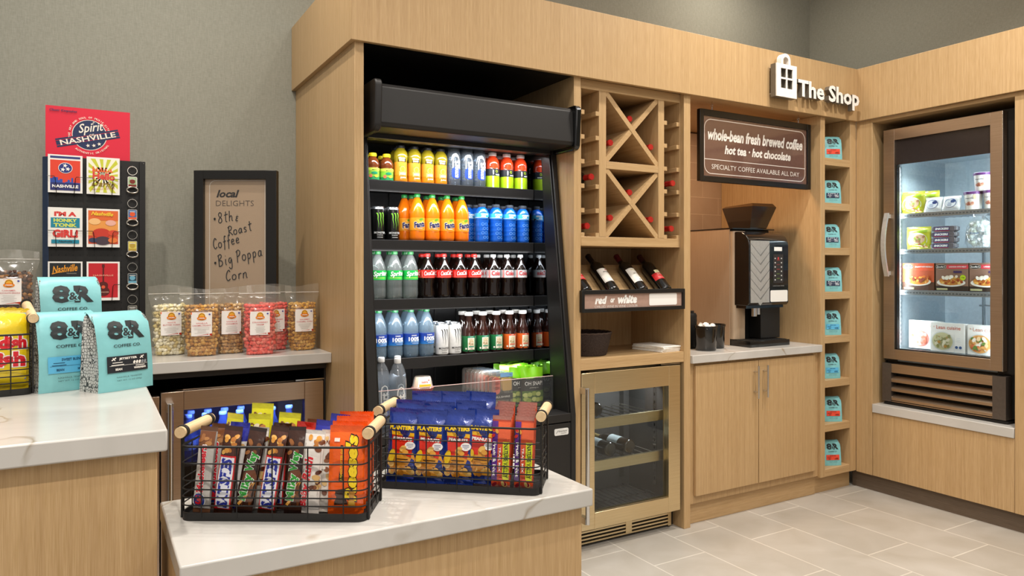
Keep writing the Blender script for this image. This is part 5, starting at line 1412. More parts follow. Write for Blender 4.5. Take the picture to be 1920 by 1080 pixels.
def blobs(A, u0, u1, v0, v1, n, cols, seed, r=0.006):
    rr = random.Random(seed)
    for k in range(n): A.ell(rr.uniform(u0, u1), rr.uniform(v0, v1), r * rr.uniform(.7, 1.3), r * rr.uniform(.6, 1), ink(cols[k % len(cols)]), 10, rr.uniform(0, 3)); A.l -= 0.7
    A.l += 1
def a_musk(A):
    A.rect(-0.017, 0.010, 0.017, 0.150, ink('b9b4ae')); A.rect(-0.016, 0.012, -0.002, 0.148, ink('d4d0ca')); A.rect(-0.017, 0.150, 0.017, 0.188, ink('7a4a2c')); blobs(A, -.012, .012, .155, .18, 5, ['9a6438', 'b07a48'], 1)
    A.ell(-0.004, 0.030, 0.014, 0.018, white); A.ell(-0.004, 0.030, 0.0125, 0.0165, ink('1f3a8c')); A.text('3', -0.004, 0.031, 0.022, ink('d8202c'), 0.016, bold=0.05)
    A.text('Musketeers', -0.003, 0.103, 0.015, ink('d0182c'), 0.108, rot=90, bold=0.04, outline=white, ow=0.04)
def a_sat(word):
    def f(A):
        A.rect(-0.019, 0.008, 0.019, 0.190, ink('4a2416')); blobs(A, -.012, .012, .140, .180, 10, ['d8963c', 'e8b460', 'b87430'], 2); A.rect(-0.018, 0.010, 0.017, 0.134, ink('cc1f26')); A.rect(-0.0155, 0.012, 0.0145, 0.130, white); A.rect(-0.0145, 0.0125, 0.0135, 0.1295, ink('e8eaf4'))
        A.text(word, -0.0005, 0.071, 0.024, ink('22309c'), 0.114, rot=90, bold=0.06, shear=0.18)
    return f
def a_milky(A):
    A.rect(-0.018, 0.008, 0.018, 0.190, ink('3c2014')); A.ell(0.004, 0.060, 0.016, 0.05, ink('6a3a1c')); blobs(A, -.012, .012, .14, .18, 5, ['7a4a28', '9a6030'], 3); A.stroke([(-0.012, 0.02), (0.002, 0.04), (0.014, 0.075)], 0.006, ink('e0a040')); A.l += 1
    A.text('Milky', 0.0, 0.062, 0.022, ink('2f9a34'), 0.062, rot=84, bold=0.05, outline=white, ow=0.05).text('Way', 0.004, 0.121, 0.022, ink('2f9a34'), 0.046, rot=84, bold=0.05, outline=white, ow=0.05)
def a_ruth(A):
    A.rect(-0.021, 0.010, 0.021, 0.182, ink('e9e2da')); blobs(A, .0, .018, .06, .18, 9, ['7a4424', 'd8b070', '5a2c18'], 5, 0.007); blobs(A, -.018, .018, .150, .180, 5, ['d8963c', 'b87430'], 6)
    A.text('Baby', -0.009, 0.042, 0.019, ink('d4202c'), 0.058, rot=86, bold=0.05, shear=0.2, outline=white, ow=0.04).text('Ruth', -0.007, 0.104, 0.019, ink('d4202c'), 0.056, rot=86, bold=0.05, shear=0.2, outline=white, ow=0.04)
def a_white(A):
    A.rect(-0.018, 0.008, 0.018, 0.180, ink('e4dcd2')); blobs(A, -.014, .014, .03, .17, 14, ['6a3a20', 'd8b47a', '8a5230', 'efe6da'], 8, 0.007)
def a_reese(A):
    A.rect(-0.038, 0.012, 0.038, 0.188, ink('f2600e'))
    A.poly([(-0.014, 0.076), (-0.004, 0.078), (-0.006, 0.160), (-0.012, 0.160)], ink('2a1610')); A.text('3 PEANUT BUTTER CUPS', -0.009, 0.118, 0.0045, ink('f6d020'), 0.076, rot=90, bold=0.02)
    A.text("Reese's", 0.012, 0.108, 0.026, ink('f8d418'), 0.150, rot=90, bold=0.05, shear=0.2, outline=ink('241208'), ow=0.05)
    A.fan((-0.006, 0.040), [(-0.024 + .0, 0.022), (-0.020, 0.058), (0.002, 0.062), (0.006, 0.024)], ink('3a1c12')); A.fan((0.014, 0.036), [(0.006, 0.018), (0.008, 0.060), (0.022, 0.054), (0.022, 0.020)], ink('c88a2c')); A.rect(0.008, 0.024, 0.021, 0.034, ink('e8b448'))
    A.rect(-0.026, 0.168, -0.014, 0.176, ink('f4e4d8'))
def a_yel(A):
    A.rect(-0.024, 0.012, 0.024, 0.188, ink('d9d41c')); A.fan((0.0, 0.165), [(-0.024, 0.150), (0.02, 0.140), (0.01, 0.178), (-0.018, 0.180)], ink('7a4a24')); blobs(A, -.015, .012, .15, .175, 6, ['b8783a', 'e0d0b0', '8a5a30'], 4); A.text('PEANUT', 0.002, 0.09, 0.016, ink('7a3a14'), 0.09, rot=90, bold=0.04)
def a_blue(A):
    A.rect(-0.021, 0.160, 0.021, 0.190, ink('2a2f9c')); A.rect(-0.021, 0.010, 0.021, 0.160, ink('e6e0dc')); blobs(A, -.016, .016, .09, .158, 9, ['8a4a28', 'd8a860', '5a2a18'], 9, 0.007)
def a_twix(A):
    A.rect(-0.02, 0.012, 0.02, 0.188, ink('d02a1c')); A.rect(-0.02, 0.14, 0.02, 0.16, ink('e8c44a')); A.text('CRISP', 0, 0.08, 0.018, ink('f2e2c0'), 0.08, rot=90, bold=0.04)
pk = {
 'musk': Proto(mk_pack('candy_bar', 'candy bar', 0.038, 0.198, 0.020, 'a8a29c', a_musk, seed=11, sealm='6a4630')), 'sat': Proto(mk_pack('candy_bar', 'candy bar', 0.040, 0.200, 0.022, '40200f', a_sat('SATISFIES'), seed=12)),
 'milky': Proto(mk_pack('candy_bar', 'candy bar', 0.038, 0.198, 0.022, '2c1812', a_milky, seed=13)), 'ruth': Proto(mk_pack('candy_bar', 'candy bar', 0.044, 0.190, 0.022, 'ded6ce', a_ruth, seed=14)),
 'white': Proto(mk_pack('candy_bar', 'candy bar', 0.038, 0.188, 0.022, 'e0d4c8', a_white, seed=15)), 'reese': Proto(mk_pack('peanut_butter_cups', 'candy', 0.078, 0.202, 0.026, 'ee5a0c', a_reese, seed=16)),
 'yel': Proto(mk_pack('candy_packet', 'candy bar', 0.050, 0.200, 0.018, 'd6d01a', a_yel, seed=17)), 'blue': Proto(mk_pack('candy_packet', 'candy bar', 0.044, 0.202, 0.020, '2a2f9c', a_blue, seed=18)), 'twix': Proto(mk_pack('candy_packet', 'candy bar', 0.042, 0.200, 0.018, 'c8281a', a_twix, seed=19))}
G1 = 'candy bars in the left wire basket'
FZ0 = 0.0085
def cb(k, x, y, tilt, lean, label, z=0.0, turn=0): within(pk[k], B1, A1, x, y, FZ0 + z, tilt, turn, lean, label, G1, 0.93)
cb('musk', -0.166, -0.052, 4, 4, 'grey and brown candy bar with red lettering, leftmost in the basket')
cb('sat', -0.118, -0.056, 6, 5, 'red and blue lettered candy bar, second from left in the front row')
cb('milky', -0.074, -0.054, 9, 5, 'brown candy bar with green lettering, left one of two in front')
cb('sat', -0.022, -0.056, 8, 5, 'red and blue lettered candy bar in the middle of the front row')
cb('milky', 0.034, -0.054, 2, 5, 'brown candy bar with green lettering, right one of two in front')
cb('ruth', 0.068, -0.050, 4, 4, 'white candy bar with slanted red lettering in the front row')
cb('white', 0.104, -0.040, 2, 4, 'white nut-patterned candy bar, beside the orange peanut butter cups')
cb('reese', 0.150, -0.055, 1, 3, 'orange pack of peanut butter cups at the front right')
cb('reese', 0.148, -0.026, 1, 2, 'orange peanut butter cup pack, second from the front', 0.004)
cb('reese', 0.153, 0.002, 0, 2, 'orange peanut butter cup pack, third from the front', 0.010)
cb('reese', 0.152, 0.032, 0, 2, 'orange peanut butter cup pack at the back right', 0.014)
cb('musk', -0.150, -0.022, 3, 3, 'brown-topped candy bar behind the leftmost bar')
cb('blue', -0.108, -0.024, 4, 3, 'blue-topped candy packet behind the left lettered bars')
cb('ruth', -0.062, -0.022, 3, 3, 'white candy bar behind the left green-lettered bar')
cb('sat', -0.014, -0.022, 4, 3, 'brown nutty candy bar behind the middle of the front row')
cb('twix', 0.032, -0.020, 6, 3, 'red-topped candy packet behind the right green-lettered bar', 0.003)
cb('blue', 0.072, -0.016, 7, 3, 'blue-topped candy packet behind the white slanted-letter bar', 0.004)
cb('blue', 0.100, 0.012, 6, 3, 'blue-topped candy packet further back beside the orange packs', 0.012)
cb('yel', -0.128, 0.020, 0, 3, 'yellow candy packet at the back left, lowest of the three', 0.012, -25)
cb('yel', -0.070, 0.030, 2, 2, 'yellow candy packet standing tallest at the back', 0.034)
cb('yel', -0.066, 0.008, 1, 2, 'yellow candy packet in front of the tallest yellow one', 0.014)
cb('yel', -0.012, 0.022, 4, 3, 'yellow candy packet at the back, right one of the yellow group', 0.014)
cb('musk', 0.045, 0.028, 4, 3, 'brown-topped candy bar at the back of the basket, near the middle')

# peanut packets
def a_pea(A):
    w = 0.037
    A.rect(-w, 0.010, w, 0.046, ink('1c2f72'))
    A.fan((0, 0.052), [(-0.035, 0.022), (0.035, 0.022), (0.036, 0.060), (0.030, 0.080), (0.0, 0.092), (-0.030, 0.080), (-0.036, 0.06)], ink('e09a2e'))
    blobs(A, -.028, .028, .026, .062, 16, ['e8b050', 'd08a2a', 'f2c878', 'b8741c'], 7, 0.0085)
    A.poly([(-0.022, 0.078), (0.026, 0.070), (0.031, 0.124), (-0.025, 0.128)], ink('dc2f1e')); A.poly([(-0.025, 0.126), (0.031, 0.122), (0.031, 0.132), (-0.026, 0.136)], ink('f2b81e'))
    A.text('SALTED', 0.002, 0.1295, 0.0045, ink('5a3a10'), 0.022, rot=-2, bold=0.02); A.text('PEANUTS', 0.003, 0.117, 0.0085, white, 0.048, rot=-2, bold=0.06)
    A.ell(0.022, 0.100, 0.0125, 0.0105, white); A.lines(0.014, 0.030, 0.103, 3, 0.004, 0.0012, ink('2a3a8c'), 2)
    A.ell(0.006, 0.092, 0.009, 0.007, ink('e8b860'), rot=0.8); A.ell(0.012, 0.084, 0.008, 0.006, ink('d89a3a'), rot=-0.4); A.ell(-0.022, 0.072, 0.008, 0.018, ink('e6c02a'), rot=-0.2)
    A.text('PLANTERS', 0.0, 0.1455, 0.011, ink('f4cf1c'), 0.062, bold=0.06); A.rect(-0.012, 0.063, 0.020, 0.066, ink('4a2c10'))
P_pea = Proto(mk_pack('peanut_packet', 'peanut packet', 0.078, 0.192, 0.030, '20388c', a_pea, 0.016, 21, 0.0042))
G2 = 'blue peanut packets in the right wire basket'
def pp_(x, y, z, tilt, label, lean=4): within(P_pea, B2, A2, x, y, FZ0 + z, tilt, 0, lean, label, G2, 0.94)
pp_(-0.148, -0.054, 0.000, 2, 'blue peanut packet, leftmost of the front row')
pp_(-0.078, -0.056, 0.000, 2, 'blue peanut packet, second of the front row')
pp_(-0.006, -0.054, 0.002, 1, 'blue peanut packet, third of the front row')
pp_(0.046, -0.044, 0.004, 3, 'blue peanut packet, rightmost of the front row, beside the snack bars')
pp_(-0.138, -0.020, 0.016, 1, 'blue peanut packet in the second row, behind the leftmost', 2)
pp_(-0.060, -0.022, 0.014, 0, 'blue peanut packet in the second row, behind the second', 2)
pp_(0.016, -0.016, 0.018, 1, 'blue peanut packet in the second row, nearest the snack bars', 2)
pp_(-0.100, 0.014, 0.034, -1, 'blue peanut packet at the back left with hanging hole', 1)
pp_(-0.030, 0.018, 0.034, 0, 'blue peanut packet at the back, in the middle', 1)
pp_(0.030, 0.026, 0.034, 2, 'blue peanut packet at the back, nearest the snack bars', 1)
def a_nv(A):
    A.rect(-0.0225, 0.008, 0.0225, 0.160, ink('d2502a')); A.rect(-0.0225, 0.020, -0.008, 0.160, ink('5a2a86')); A.text('Fruit & Nut', -0.0155, 0.070, 0.008, white, 0.082, rot=-90, bold=0.03)
    A.rect(-0.006, 0.118, 0.0225, 0.158, ink('e8643a')); blobs(A, -.020, -.010, .125, .150, 4, ['e8a040', 'c8302c'], 3, 0.005); A.text('TRAIL MIX', -0.002, 0.070, 0.005, white, 0.058, rot=-90, bold=0.02)
    A.rect(0.005, 0.022, 0.0205, 0.112, ink('d2d81e')); A.text('NATURE VALLEY', 0.0128, 0.067, 0.010, ink('2a4a1c'), 0.080, rot=-90, bold=0.03); blobs(A, -.018, .014, .010, .024, 6, ['d84a3a', 'e8c878', 'a02838'], 5, 0.006)
P_nv = Proto(mk_pack('granola_bar', 'granola bar', 0.046, 0.172, 0.015, 'b8482e', a_nv, 0.008, 31, 0.0008, 'b07468'))
G3 = 'granola bars in the right wire basket'
for s, x0 in ((0, 0.102), (1, 0.158)):
    for k in range(6):
        within(P_nv, B2, A2, x0 - 0.002 * k, -0.060 + 0.021 * k, FZ0 + 0.003 * k, 1 + 0.5 * (k % 3), 0, 3, ('front' if k == 0 else ORD[k]) + f' trail mix bar of the {"left" if s == 0 else "right"} file in the right wire basket', G3)
# gummy candy bag in the basket at the left edge
def a_fish(A):
    A.rect(-0.080, 0.014, 0.080, 0.205, ink('e6c81c')); A.poly([(-0.08, 0.150), (0.08, 0.162), (0.08, 0.186), (-0.08, 0.180)], ink('e0702a')); A.poly([(-0.08, 0.166), (0.08, 0.188), (0.08, 0.205), (-0.08, 0.2)], ink('4aa0d8')); A.poly([(-0.08, 0.02), (0.08, 0.030), (0.08, 0.070), (-0.08, 0.046)], ink('2456b0'))
    A.text('Swedish', 0.018, 0.128, 0.036, ink('d8202c'), 0.124, bold=0.06, outline=white, ow=0.05); A.text('Fish', 0.034, 0.084, 0.040, ink('d8202c'), 0.088, bold=0.06, outline=white, ow=0.05)
P_fish = Proto(mk_pack('gummy_candy_bag', 'candy bag', 0.175, 0.215, 0.045, 'dcbc18', a_fish, 0.012, 41, 0.003))
for k in range(3):
    within(P_fish, B3, A3, 0.108 - 0.01 * k, -0.040 + 0.045 * k, FZ0, 1, 0, 3, ('front' if k == 0 else ORD[k]) + ' yellow gummy candy bag in the basket at the left edge', 'yellow gummy candy bags')
# ------------------------------------------------------------------ wine bottles
m_wine = gloss('12100e', 0.08)
def mk_wine(cap, label, art, brown=False):
    def f():
        t = thing('wine_bottle', 'wine bottle', 'bottle')
        MB().lathe([(0.020, 0.004), (0.030, 0.0), (0.0365, 0.004), (0.0375, 0.010), (0.0375, 0.190), (0.0350, 0.205), (0.0240, 0.222), (0.0160, 0.236), (0.0145, 0.250), (0.0145, 0.296)], gloss('2c1e10', 0.08) if brown else m_wine, 28).build('bottle_glass', t, angle=50)
        MB().lathe([(0.0150, 0.246), (0.0152, 0.288), (0.0165, 0.290), (0.0165, 0.297), (0.0145, 0.3005), (0.0, 0.3005)], mat(cap, 0.25, 0.2, 0.5, 0.3), 24).build('capsule', t, angle=50)
        if label:
            l = MB(); A = Art(l, drum(0.0376), 0.006); art(A); l.build('label', t, angle=60)
        return t
    return f
def lb_red(A):
    A.rect(-0.042, 0.070, 0.042, 0.118, ink('b81f22')); A.rect(-0.016, 0.118, 0.016, 0.140, ink('d8d2a8')); A.text('TRIO', 0, 0.106, 0.011, ink('e8c8b0'), 0.026); A.lines(-0.02, 0.02, 0.085, 2, 0.006, 0.0015, ink('e0a8a0'), 2); A.ring(0, 0.129, 0.006, 0.005, 0.001, ink('5a6a3a'))
def lb_w1(A):
    A.rect(-0.036, 0.055, 0.036, 0.155, ink('e4e0d8')); A.rect(-0.033, 0.058, -0.032, 0.152, ink('4a4640')); A.rect(-0.033, 0.058, 0.033, 0.059, ink('4a4640')); A.text('A', 0.010, 0.143, 0.012, ink('b02a3a'), 0.012, bold=0.03); A.text('Jumilla', 0.004, 0.126, 0.010, ink('2a2622'), 0.036, bold=0.02, shear=0.3); A.lines(-0.02, 0.024, 0.100, 3, 0.009, 0.001, ink('b8b2a8'), 2)
def lb_w2(A):
    A.rect(-0.036, 0.052, 0.036, 0.156, ink('dedad2')); A.rect(-0.012, 0.138, 0.018, 0.146, ink('c8c0a0')); A.text('ESTATE', 0.004, 0.113, 0.008, ink('4a4640'), 0.028, shear=0.2); A.lines(-0.015, 0.024, 0.098, 2, 0.010, 0.0015, ink('a8a298'), 3); A.ell(0.004, 0.064, 0.003, 0.004, ink('5a564e'))
RC = 'b02420'
P_w0 = Proto(mk_wine(RC, None, None))
th = R(-50.0); axis = Vector((0, math.sin(-th), math.cos(th)))
def sloped(P, x, label, skew=0):
    nrm = Vector((0, -math.sin(R(40)), math.cos(R(40))))
    base = Vector((x, 2.930, 1.2395)) + nrm * 0.0385
    P.put(tuple(base), (th, 0, R(-skew)), label, 'wine bottles on the sloping shelf')
sloped(Proto(mk_wine('7a1a1c', 1, lb_red)), 2.118, 'wine bottle with red label at the left end of the sloping shelf', 2)
sloped(Proto(mk_wine('1a1010', 1, lb_w1)), 2.288, 'dark-necked wine bottle with white label on the sloping shelf', 2)
sloped(Proto(mk_wine('5a1520', 1, lb_w2)), 2.478, 'red-necked wine bottle with white label on the sloping shelf', 2)
sloped(Proto(mk_wine('3a1214', 1, lb_red)), 2.640, 'wine bottle with red and cream label at the right end of the sloping shelf', 2)
def lying(x, z, ytip, label): P_w0.put((x, ytip + 0.3005, z), (R(90), 0, 0), label, 'red-capped wine bottles in the rack')
lying(2.149, 1.815 + 0.0345, 2.900, 'red-capped wine bottle in the left column, upper of its two')
lying(2.149, 1.573 + 0.0345, 2.935, 'red-capped wine bottle in the left column, lowest cubby')
lying(2.690, 1.815 + 0.0345, 2.905, 'red-capped wine bottle in the right column, upper of its two')
lying(2.690, 1.573 + 0.0345, 2.915, 'red-capped wine bottle in the right column, lowest cubby')
for z0, nm in ((1.936, 'upper'), (1.554, 'lower')):
    lying(2.4205, z0 + 0.235, 2.935, f'red-capped wine bottle in the top quarter of the {nm} cross')
    lying(2.287, z0 + 0.098, 2.925, f'red-capped wine bottle in the left quarter of the {nm} cross')
    lying(2.554, z0 + 0.098, 2.925, f'red-capped wine bottle in the right quarter of the {nm} cross')
def lb_pale(A): A.rect(-0.050, 0.070, 0.050, 0.150, ink('d8e0e0')); A.lines(-0.02, 0.02, 0.12, 3, 0.012, 0.002, ink('8a9494'), 2)
P_wl = Proto(mk_wine('8a8478', 1, lb_pale)); P_wb = Proto(mk_wine('b89a5a', 1, lb_pale, True))
def chilled(P, x, z, y, label, turn=0): P.put((x, y, z + 0.0378), (R(-90), 0, R(turn)), label, 'bottles in the wine cooler')
chilled(P_wb, 2.235, 0.636, 2.972, 'brown wine bottle lying alone on the top rack of the wine cooler', 2)
chilled(P_wl, 2.205, 0.421, 2.970, 'dark wine bottle with white label, left of three in the wine cooler', 2)
chilled(P_wl, 2.325, 0.421, 2.974, 'dark wine bottle with white label, middle of three in the wine cooler', 2)
chilled(P_wb, 2.452, 0.421, 2.972, 'amber wine bottle with white label, right of three in the wine cooler', 2)

# --- bottles in the blue-lit cooler
gp = [(0.028, 0), (0.031, 0.006), (0.031, 0.105), (0.026, 0.130), (0.0150, 0.160), (0.0130, 0.182)]
def art_g(A): A.rect(-0.035, 0.045, 0.035, 0.085, ink('dfe4ea')); A.text('DW', 0.004, 0.066, 0.016, ink('20304c'), 0.026, bold=0.03)
P_gl = Proto(bottle('glass_water_bottle', 'bottle', gp, clear('b8c4d8', 0.22, 0.04, 'd8e2f2'), (0.0155, 0.180, 0.194, mat('eef0f4', 0.3)), (0.0314, 0.045, 0.085, ink('dfe4ea'), art_g)))
for i, x in enumerate((0.365, 0.435, 0.505, 0.575, 0.645, 0.715, 0.790)):
    P_gl.put((x, 3.385, 0.5755), 0, f'{ORD[i]} white-capped glass bottle from left, front row of the blue-lit cooler', 'glass bottles in the blue-lit cooler')
    if i < 5: P_gl.put((x + 0.02, 3.47, 0.5755), 0, f'white-capped glass bottle behind the {ORD[i]} from left in the blue-lit cooler', 'glass bottles in the blue-lit cooler')

# ------------------------------------------------------------------ things on the wine cabinet shelf
sg = thing('shelf_sign', 'black framed sign reading red or white on the wine cabinet', 'sign', (2.397, 2.872, 1.18))
b = MB()
SW, SH = 0.3355, 0.1075
for q in ((-SW, -SW + 0.016, 0, SH), (SW - 0.016, SW, 0, SH), (-SW + 0.016, SW - 0.016, 0, 0.018), (-SW + 0.016, SW - 0.016, SH - 0.019, SH)): b.box(q[0], q[1], -0.012, 0.010, q[2], q[3], M_BLACK)
b.build('frame', sg, 0.001)
b = MB().box(-SW + 0.014, SW - 0.014, -0.002, 0.004, 0.014, SH - 0.014, mat('a88a7c', 0.35))
A = Art(b, flat((0, -0.002, 0)))
A.text('red', -0.214, 0.058, 0.040, white, 0.075, bold=0.06, shear=0.25).text('or', -0.142, 0.055, 0.022, white, 0.028, bold=0.05, shear=0.25).text('white', -0.048, 0.060, 0.044, white, 0.125, bold=0.06, shear=0.25)
A.text('CHILLED WINE IN WINE COOLER', -0.118, 0.026, 0.012, ink('eae2dc'), 0.272); A.poly(rrect(0.095, 0.285, 0.024, 0.086, 0.008, 4), ink('f0eeea'))
b.build('print', sg)
bw = thing('woven_bowl', 'dark brown woven bowl on the left of the wine cabinet shelf', 'bowl', (2.222, 3.045, 0.9503))
prof = [(0.095, 0.0), (0.104, 0.004)] + [(0.104 + 0.024 * k / 9 + (0.0014 if k % 2 else 0), 0.006 + 0.0112 * k) for k in range(10)] + [(0.131, 0.114), (0.124, 0.114), (0.100, 0.012), (0.0, 0.010)]
MB().lathe(prof, mat('3a302c', 0.8, 0, 0.2, 0, 0, 0.35, 160, 0.8, 260), 40).build('bowl_body', bw)
rim = MB()
rim.tube([(0.1275 * math.cos(2 * PI * k / 48), 0.1275 * math.sin(2 * PI * k / 48), 0.114 + 0.002 * (k % 2)) for k in range(48)], 0.0045, mat('4a3c34', 0.8, 0, 0.2, 0, 0, 0.3, 160), 7, True); rim.build('braided_rim', bw)
def mk_napkin():
    b = MB().box(-0.070, 0.070, -0.110, 0.110, 0, 0.0075, M_PAPER)
    o = b.build('napkin_pack', None, 0.0015); o['category'] = 'napkins'
    return o
P_np = Proto(mk_napkin)
for k, w in enumerate(('bottom', 'second lowest', 'second from top', 'topmost')): P_np.put((2.664 + 0.002 * (k % 2), 3.015 - 0.002 * k, 0.9503 + 0.0078 * k), R(6 + 1.5 * (k % 3)), f'white folded paper pack, {w} of the stack on the wine cabinet shelf', 'white paper packs')

# ------------------------------------------------------------------ coffee alcove
hs = thing('hanging_sign', 'black framed brown sign about fresh brewed coffee, hanging in the alcove', 'sign', (3.388, 2.952, 1.882))
SW, SH = 0.468, 0.400
b = MB()
for q in ((-SW, -SW + 0.030, 0, SH), (SW - 0.030, SW, 0, SH), (-SW + 0.030, SW - 0.030, 0, 0.030), (-SW + 0.030, SW - 0.030, SH - 0.034, SH)): b.box(q[0], q[1], -0.012, 0.012, q[2], q[3], mat('141210', 0.3))
b.build('frame', hs, 0.0015)
b = MB().box(-SW + 0.028, SW - 0.028, -0.002, 0.006, 0.026, SH - 0.030, mat('6b4e44', 0.22, 0, 0.5))
A = Art(b, flat((0, -0.002, 0)))
pl = rrect(-0.425, 0.425, 0.046, 0.350, 0.05, 8); pl = [p for p in pl]
A.stroke(pl + [pl[0]], 0.004, ink('e8e0d8')); A.l += 1
A.rect(-0.425, 0.124, 0.425, 0.128, ink('e8e0d8'))
cr_ = ink('f4efe8')
A.text('whole-bean fresh brewed coffee', 0.0, 0.268, 0.066, cr_, 0.800, bold=0.035, shear=0.22); A.text('hot tea · hot chocolate', 0.012, 0.188, 0.050, cr_, 0.560, bold=0.035, shear=0.22)
A.text('SPECIALTY COFFEE AVAILABLE ALL DAY', 0.0, 0.086, 0.027, ink('eae4dc'), 0.740)
b.build('print', hs)
b = MB().box(-SW + 0.028, SW - 0.028, -0.007, -0.006, 0.028, SH - 0.032, clear('ffffff', 0.0, 0.06)); b.build('glazing', hs)
for s in (-0.365, 0.365):
    w = MB().tube([(s, 0.0, SH - 0.002), (s, 0.0, SH + 0.020)], 0.0025, M_CHROME, 8)
    w.tube([(s + 0.008 * math.cos(a), 0.0, SH + 0.028 + 0.008 * math.sin(a)) for a in [2 * PI * k / 14 for k in range(14)]], 0.0018, M_CHROME, 6, True)
    w.tube([(s, 0.0, SH + 0.034), (s, 0.0, 0.452)], 0.0018, M_CHROME, 6)
    w.build('hook', hs)

# --- bean-to-cup coffee machine
cmx = thing('coffee_machine', 'tall steel and black coffee machine with bean hopper on the marble worktop', 'coffee machine', (3.53, 3.12, 0.9273))
def lo(mb, name, parent, bev=0.0, root=cmx):
    o = mb.build(name, parent, bev); o.data.transform(Matrix.Translation(-Vector(root.location))); return o
m_side = textured('warm_brushed_panel', brushed('b39c82', 'bfa88e', 0.40, 'Z'))
for nd in m_side.node_tree.nodes:
    if nd.type == 'BSDF_PRINCIPLED': nd.inputs['Metallic'].default_value = 0.45
body = MB().box(3.352, 3.712, 3.14, 3.64, 0.945, 1.632, M_BLACK); lo(body, 'body', cmx, 0.003)
lo(MB().box(3.348, 3.353, 3.126, 3.642, 0.9285, 1.636, m_side), 'side_panel', cmx)
cyl_ = MB()
pts = [(3.3535, 3.14), (3.3535, 3.122)] + [(3.3535 + 0.045 * (1 - math.cos(R(a))), 3.122 - 0.030 * math.sin(R(a))) for a in (20, 40, 60, 80, 90)] + [(3.4435, 3.092), (3.4435, 3.14)]
cyl_.prism(pts, 0.966, 1.620, 'Z', m_side); lo(cyl_, 'front_column', cmx)
lo(MB().box(3.346, 3.716, 3.10, 3.644, 1.632, 1.640, M_BLACKG), 'top_plate', cmx, 0.001)
dp = [(2.990, 1.185), (2.990, 1.530)] + [(2.990 + 0.085 * (1 - math.cos(R(a))), 1.530 + 0.085 * math.sin(R(a))) for a in (15, 30, 45, 60, 75, 90)] + [(3.138, 1.615), (3.138, 1.172), (3.003, 1.172)]
door = lo(MB().prism(dp, 3.366, 3.712, 'X', M_BLACKG), 'door', cmx, 0.004)
ch = MB(); A = Art(ch, flat((0, 2.990, 0)))
sil = mat('b9b9b6', 0.38, 0.5)
ch.box(3.376, 3.537, 2.9865, 2.991, 1.190, 1.560, sil)
for k in range(6):
    z = 1.545 - 0.052 * k
    ch.add([(3.376, 2.9864, z), (3.457, 2.9864, z - 0.070), (3.537, 2.9864, z), (3.537, 2.9864, z - 0.006), (3.457, 2.9835, z - 0.080), (3.376, 2.9864, z - 0.006)], [(0, 1, 4, 5), (1, 2, 3, 4)], mat('7c7c7a', 0.4, 0.4))
    ch.add([(3.376, 2.9864, z - 0.006), (3.457, 2.9835, z - 0.080), (3.537, 2.9864, z - 0.006), (3.537, 2.9864, z - 0.040), (3.457, 2.9864, z - 0.112), (3.376, 2.9864, z - 0.040)], [(0, 1, 4, 5), (1, 2, 3, 4)], sil)
lo(ch, 'chevron_panel', door)
bp_ = MB(); A = Art(bp_, flat((0, 2.9898, 0)))
A.rect(3.582, 1.500, 3.652, 1.524, ink('f0efec')); A.rect(3.575, 1.305, 3.662, 1.480, ink('2c2b2b')); A.poly(rrect(3.548, 3.702, 1.192, 1.262, 0.008, 4), ink('e9e8e4'))
for k in range(6):
    for x in (3.590, 3.646): A.ell(x, 1.455 - 0.026 * k, 0.005, 0.0045, ink('d8d8d6'), 10); A.l -= 1
for k, c in enumerate(('a83030', '8a3a3a', 'a83030', '6a8a3a', '6a8a3a')): A.rect(3.604, 1.444 - 0.028 * k, 3.632, 1.447 - 0.028 * k, ink(c)); A.l -= 1
A.ell(3.618, 1.456, 0.006, 0.008, ink('c84040'))
A.l += 1; A.text('select your drink', 3.62, 1.288, 0.007, ink('a8a8a6'), 0.10)
lo(bp_, 'keypad', door)
lo(MB().box(3.374, 3.70, 3.02, 3.14, 1.155, 1.1725, M_BLACKG).cyl((3.470, 3.045, 1.105), (3.470, 3.045, 1.160), 0.017, M_CHROME, 16).cyl((3.505, 3.045, 1.115), (3.505, 3.045, 1.160), 0.012, M_CHROME, 14), 'spout', cmx, 0)
lo(MB().box(3.53, 3.70, 3.045, 3.14, 0.967, 1.156, M_BLACK), 'waste_box', cmx, 0.003)
tr = MB().box(3.356, 3.700, 2.972, 3.14, 0.9275, 0.962, M_BLACKG).box(3.372, 3.688, 2.984, 3.10, 0.962, 0.964, mat('3a3a3a', 0.3, 0.5))
for k in range(14): tr.box(3.380 + 0.0225 * k, 3.384 + 0.0225 * k, 2.988, 3.096, 0.964, 0.9655, M_BLACK)
lo(tr, 'drip_tray', cmx, 0.002)
m_hop = clear('3a2c20', 0.62, 0.12, '7a5c40')
a = [(3.515, 3.115), (3.660, 3.115), (3.660, 3.280), (3.515, 3.280)]; c = [(3.490, 3.075), (3.705, 3.075), (3.705, 3.320), (3.490, 3.320)]
hp = MB().add([(x, y, 1.6405) for x, y in a] + [(x, y, 1.775) for x, y in c], [(i, (i + 1) % 4, 4 + (i + 1) % 4, 4 + i) for i in range(4)] + [(0, 3, 2, 1)], m_hop)
hopper = lo(hp, 'bean_hopper', cmx)
ld = MB().add([(x, y, 1.775) for x, y in c] + [(3.505, 3.09, 1.795), (3.69, 3.09, 1.798), (3.69, 3.305, 1.790), (3.505, 3.305, 1.786)], [(i, (i + 1) % 4, 4 + (i + 1) % 4, 4 + i) for i in range(4)] + [(4, 5, 6, 7), (0, 3, 2, 1)], clear('6a5034', 0.55, 0.12, 'a08460'))
lo(ld, 'hopper_lid', hopper, 0.002)
q = [(3.508, 3.105), (3.676, 3.105), (3.676, 3.292), (3.508, 3.292)]
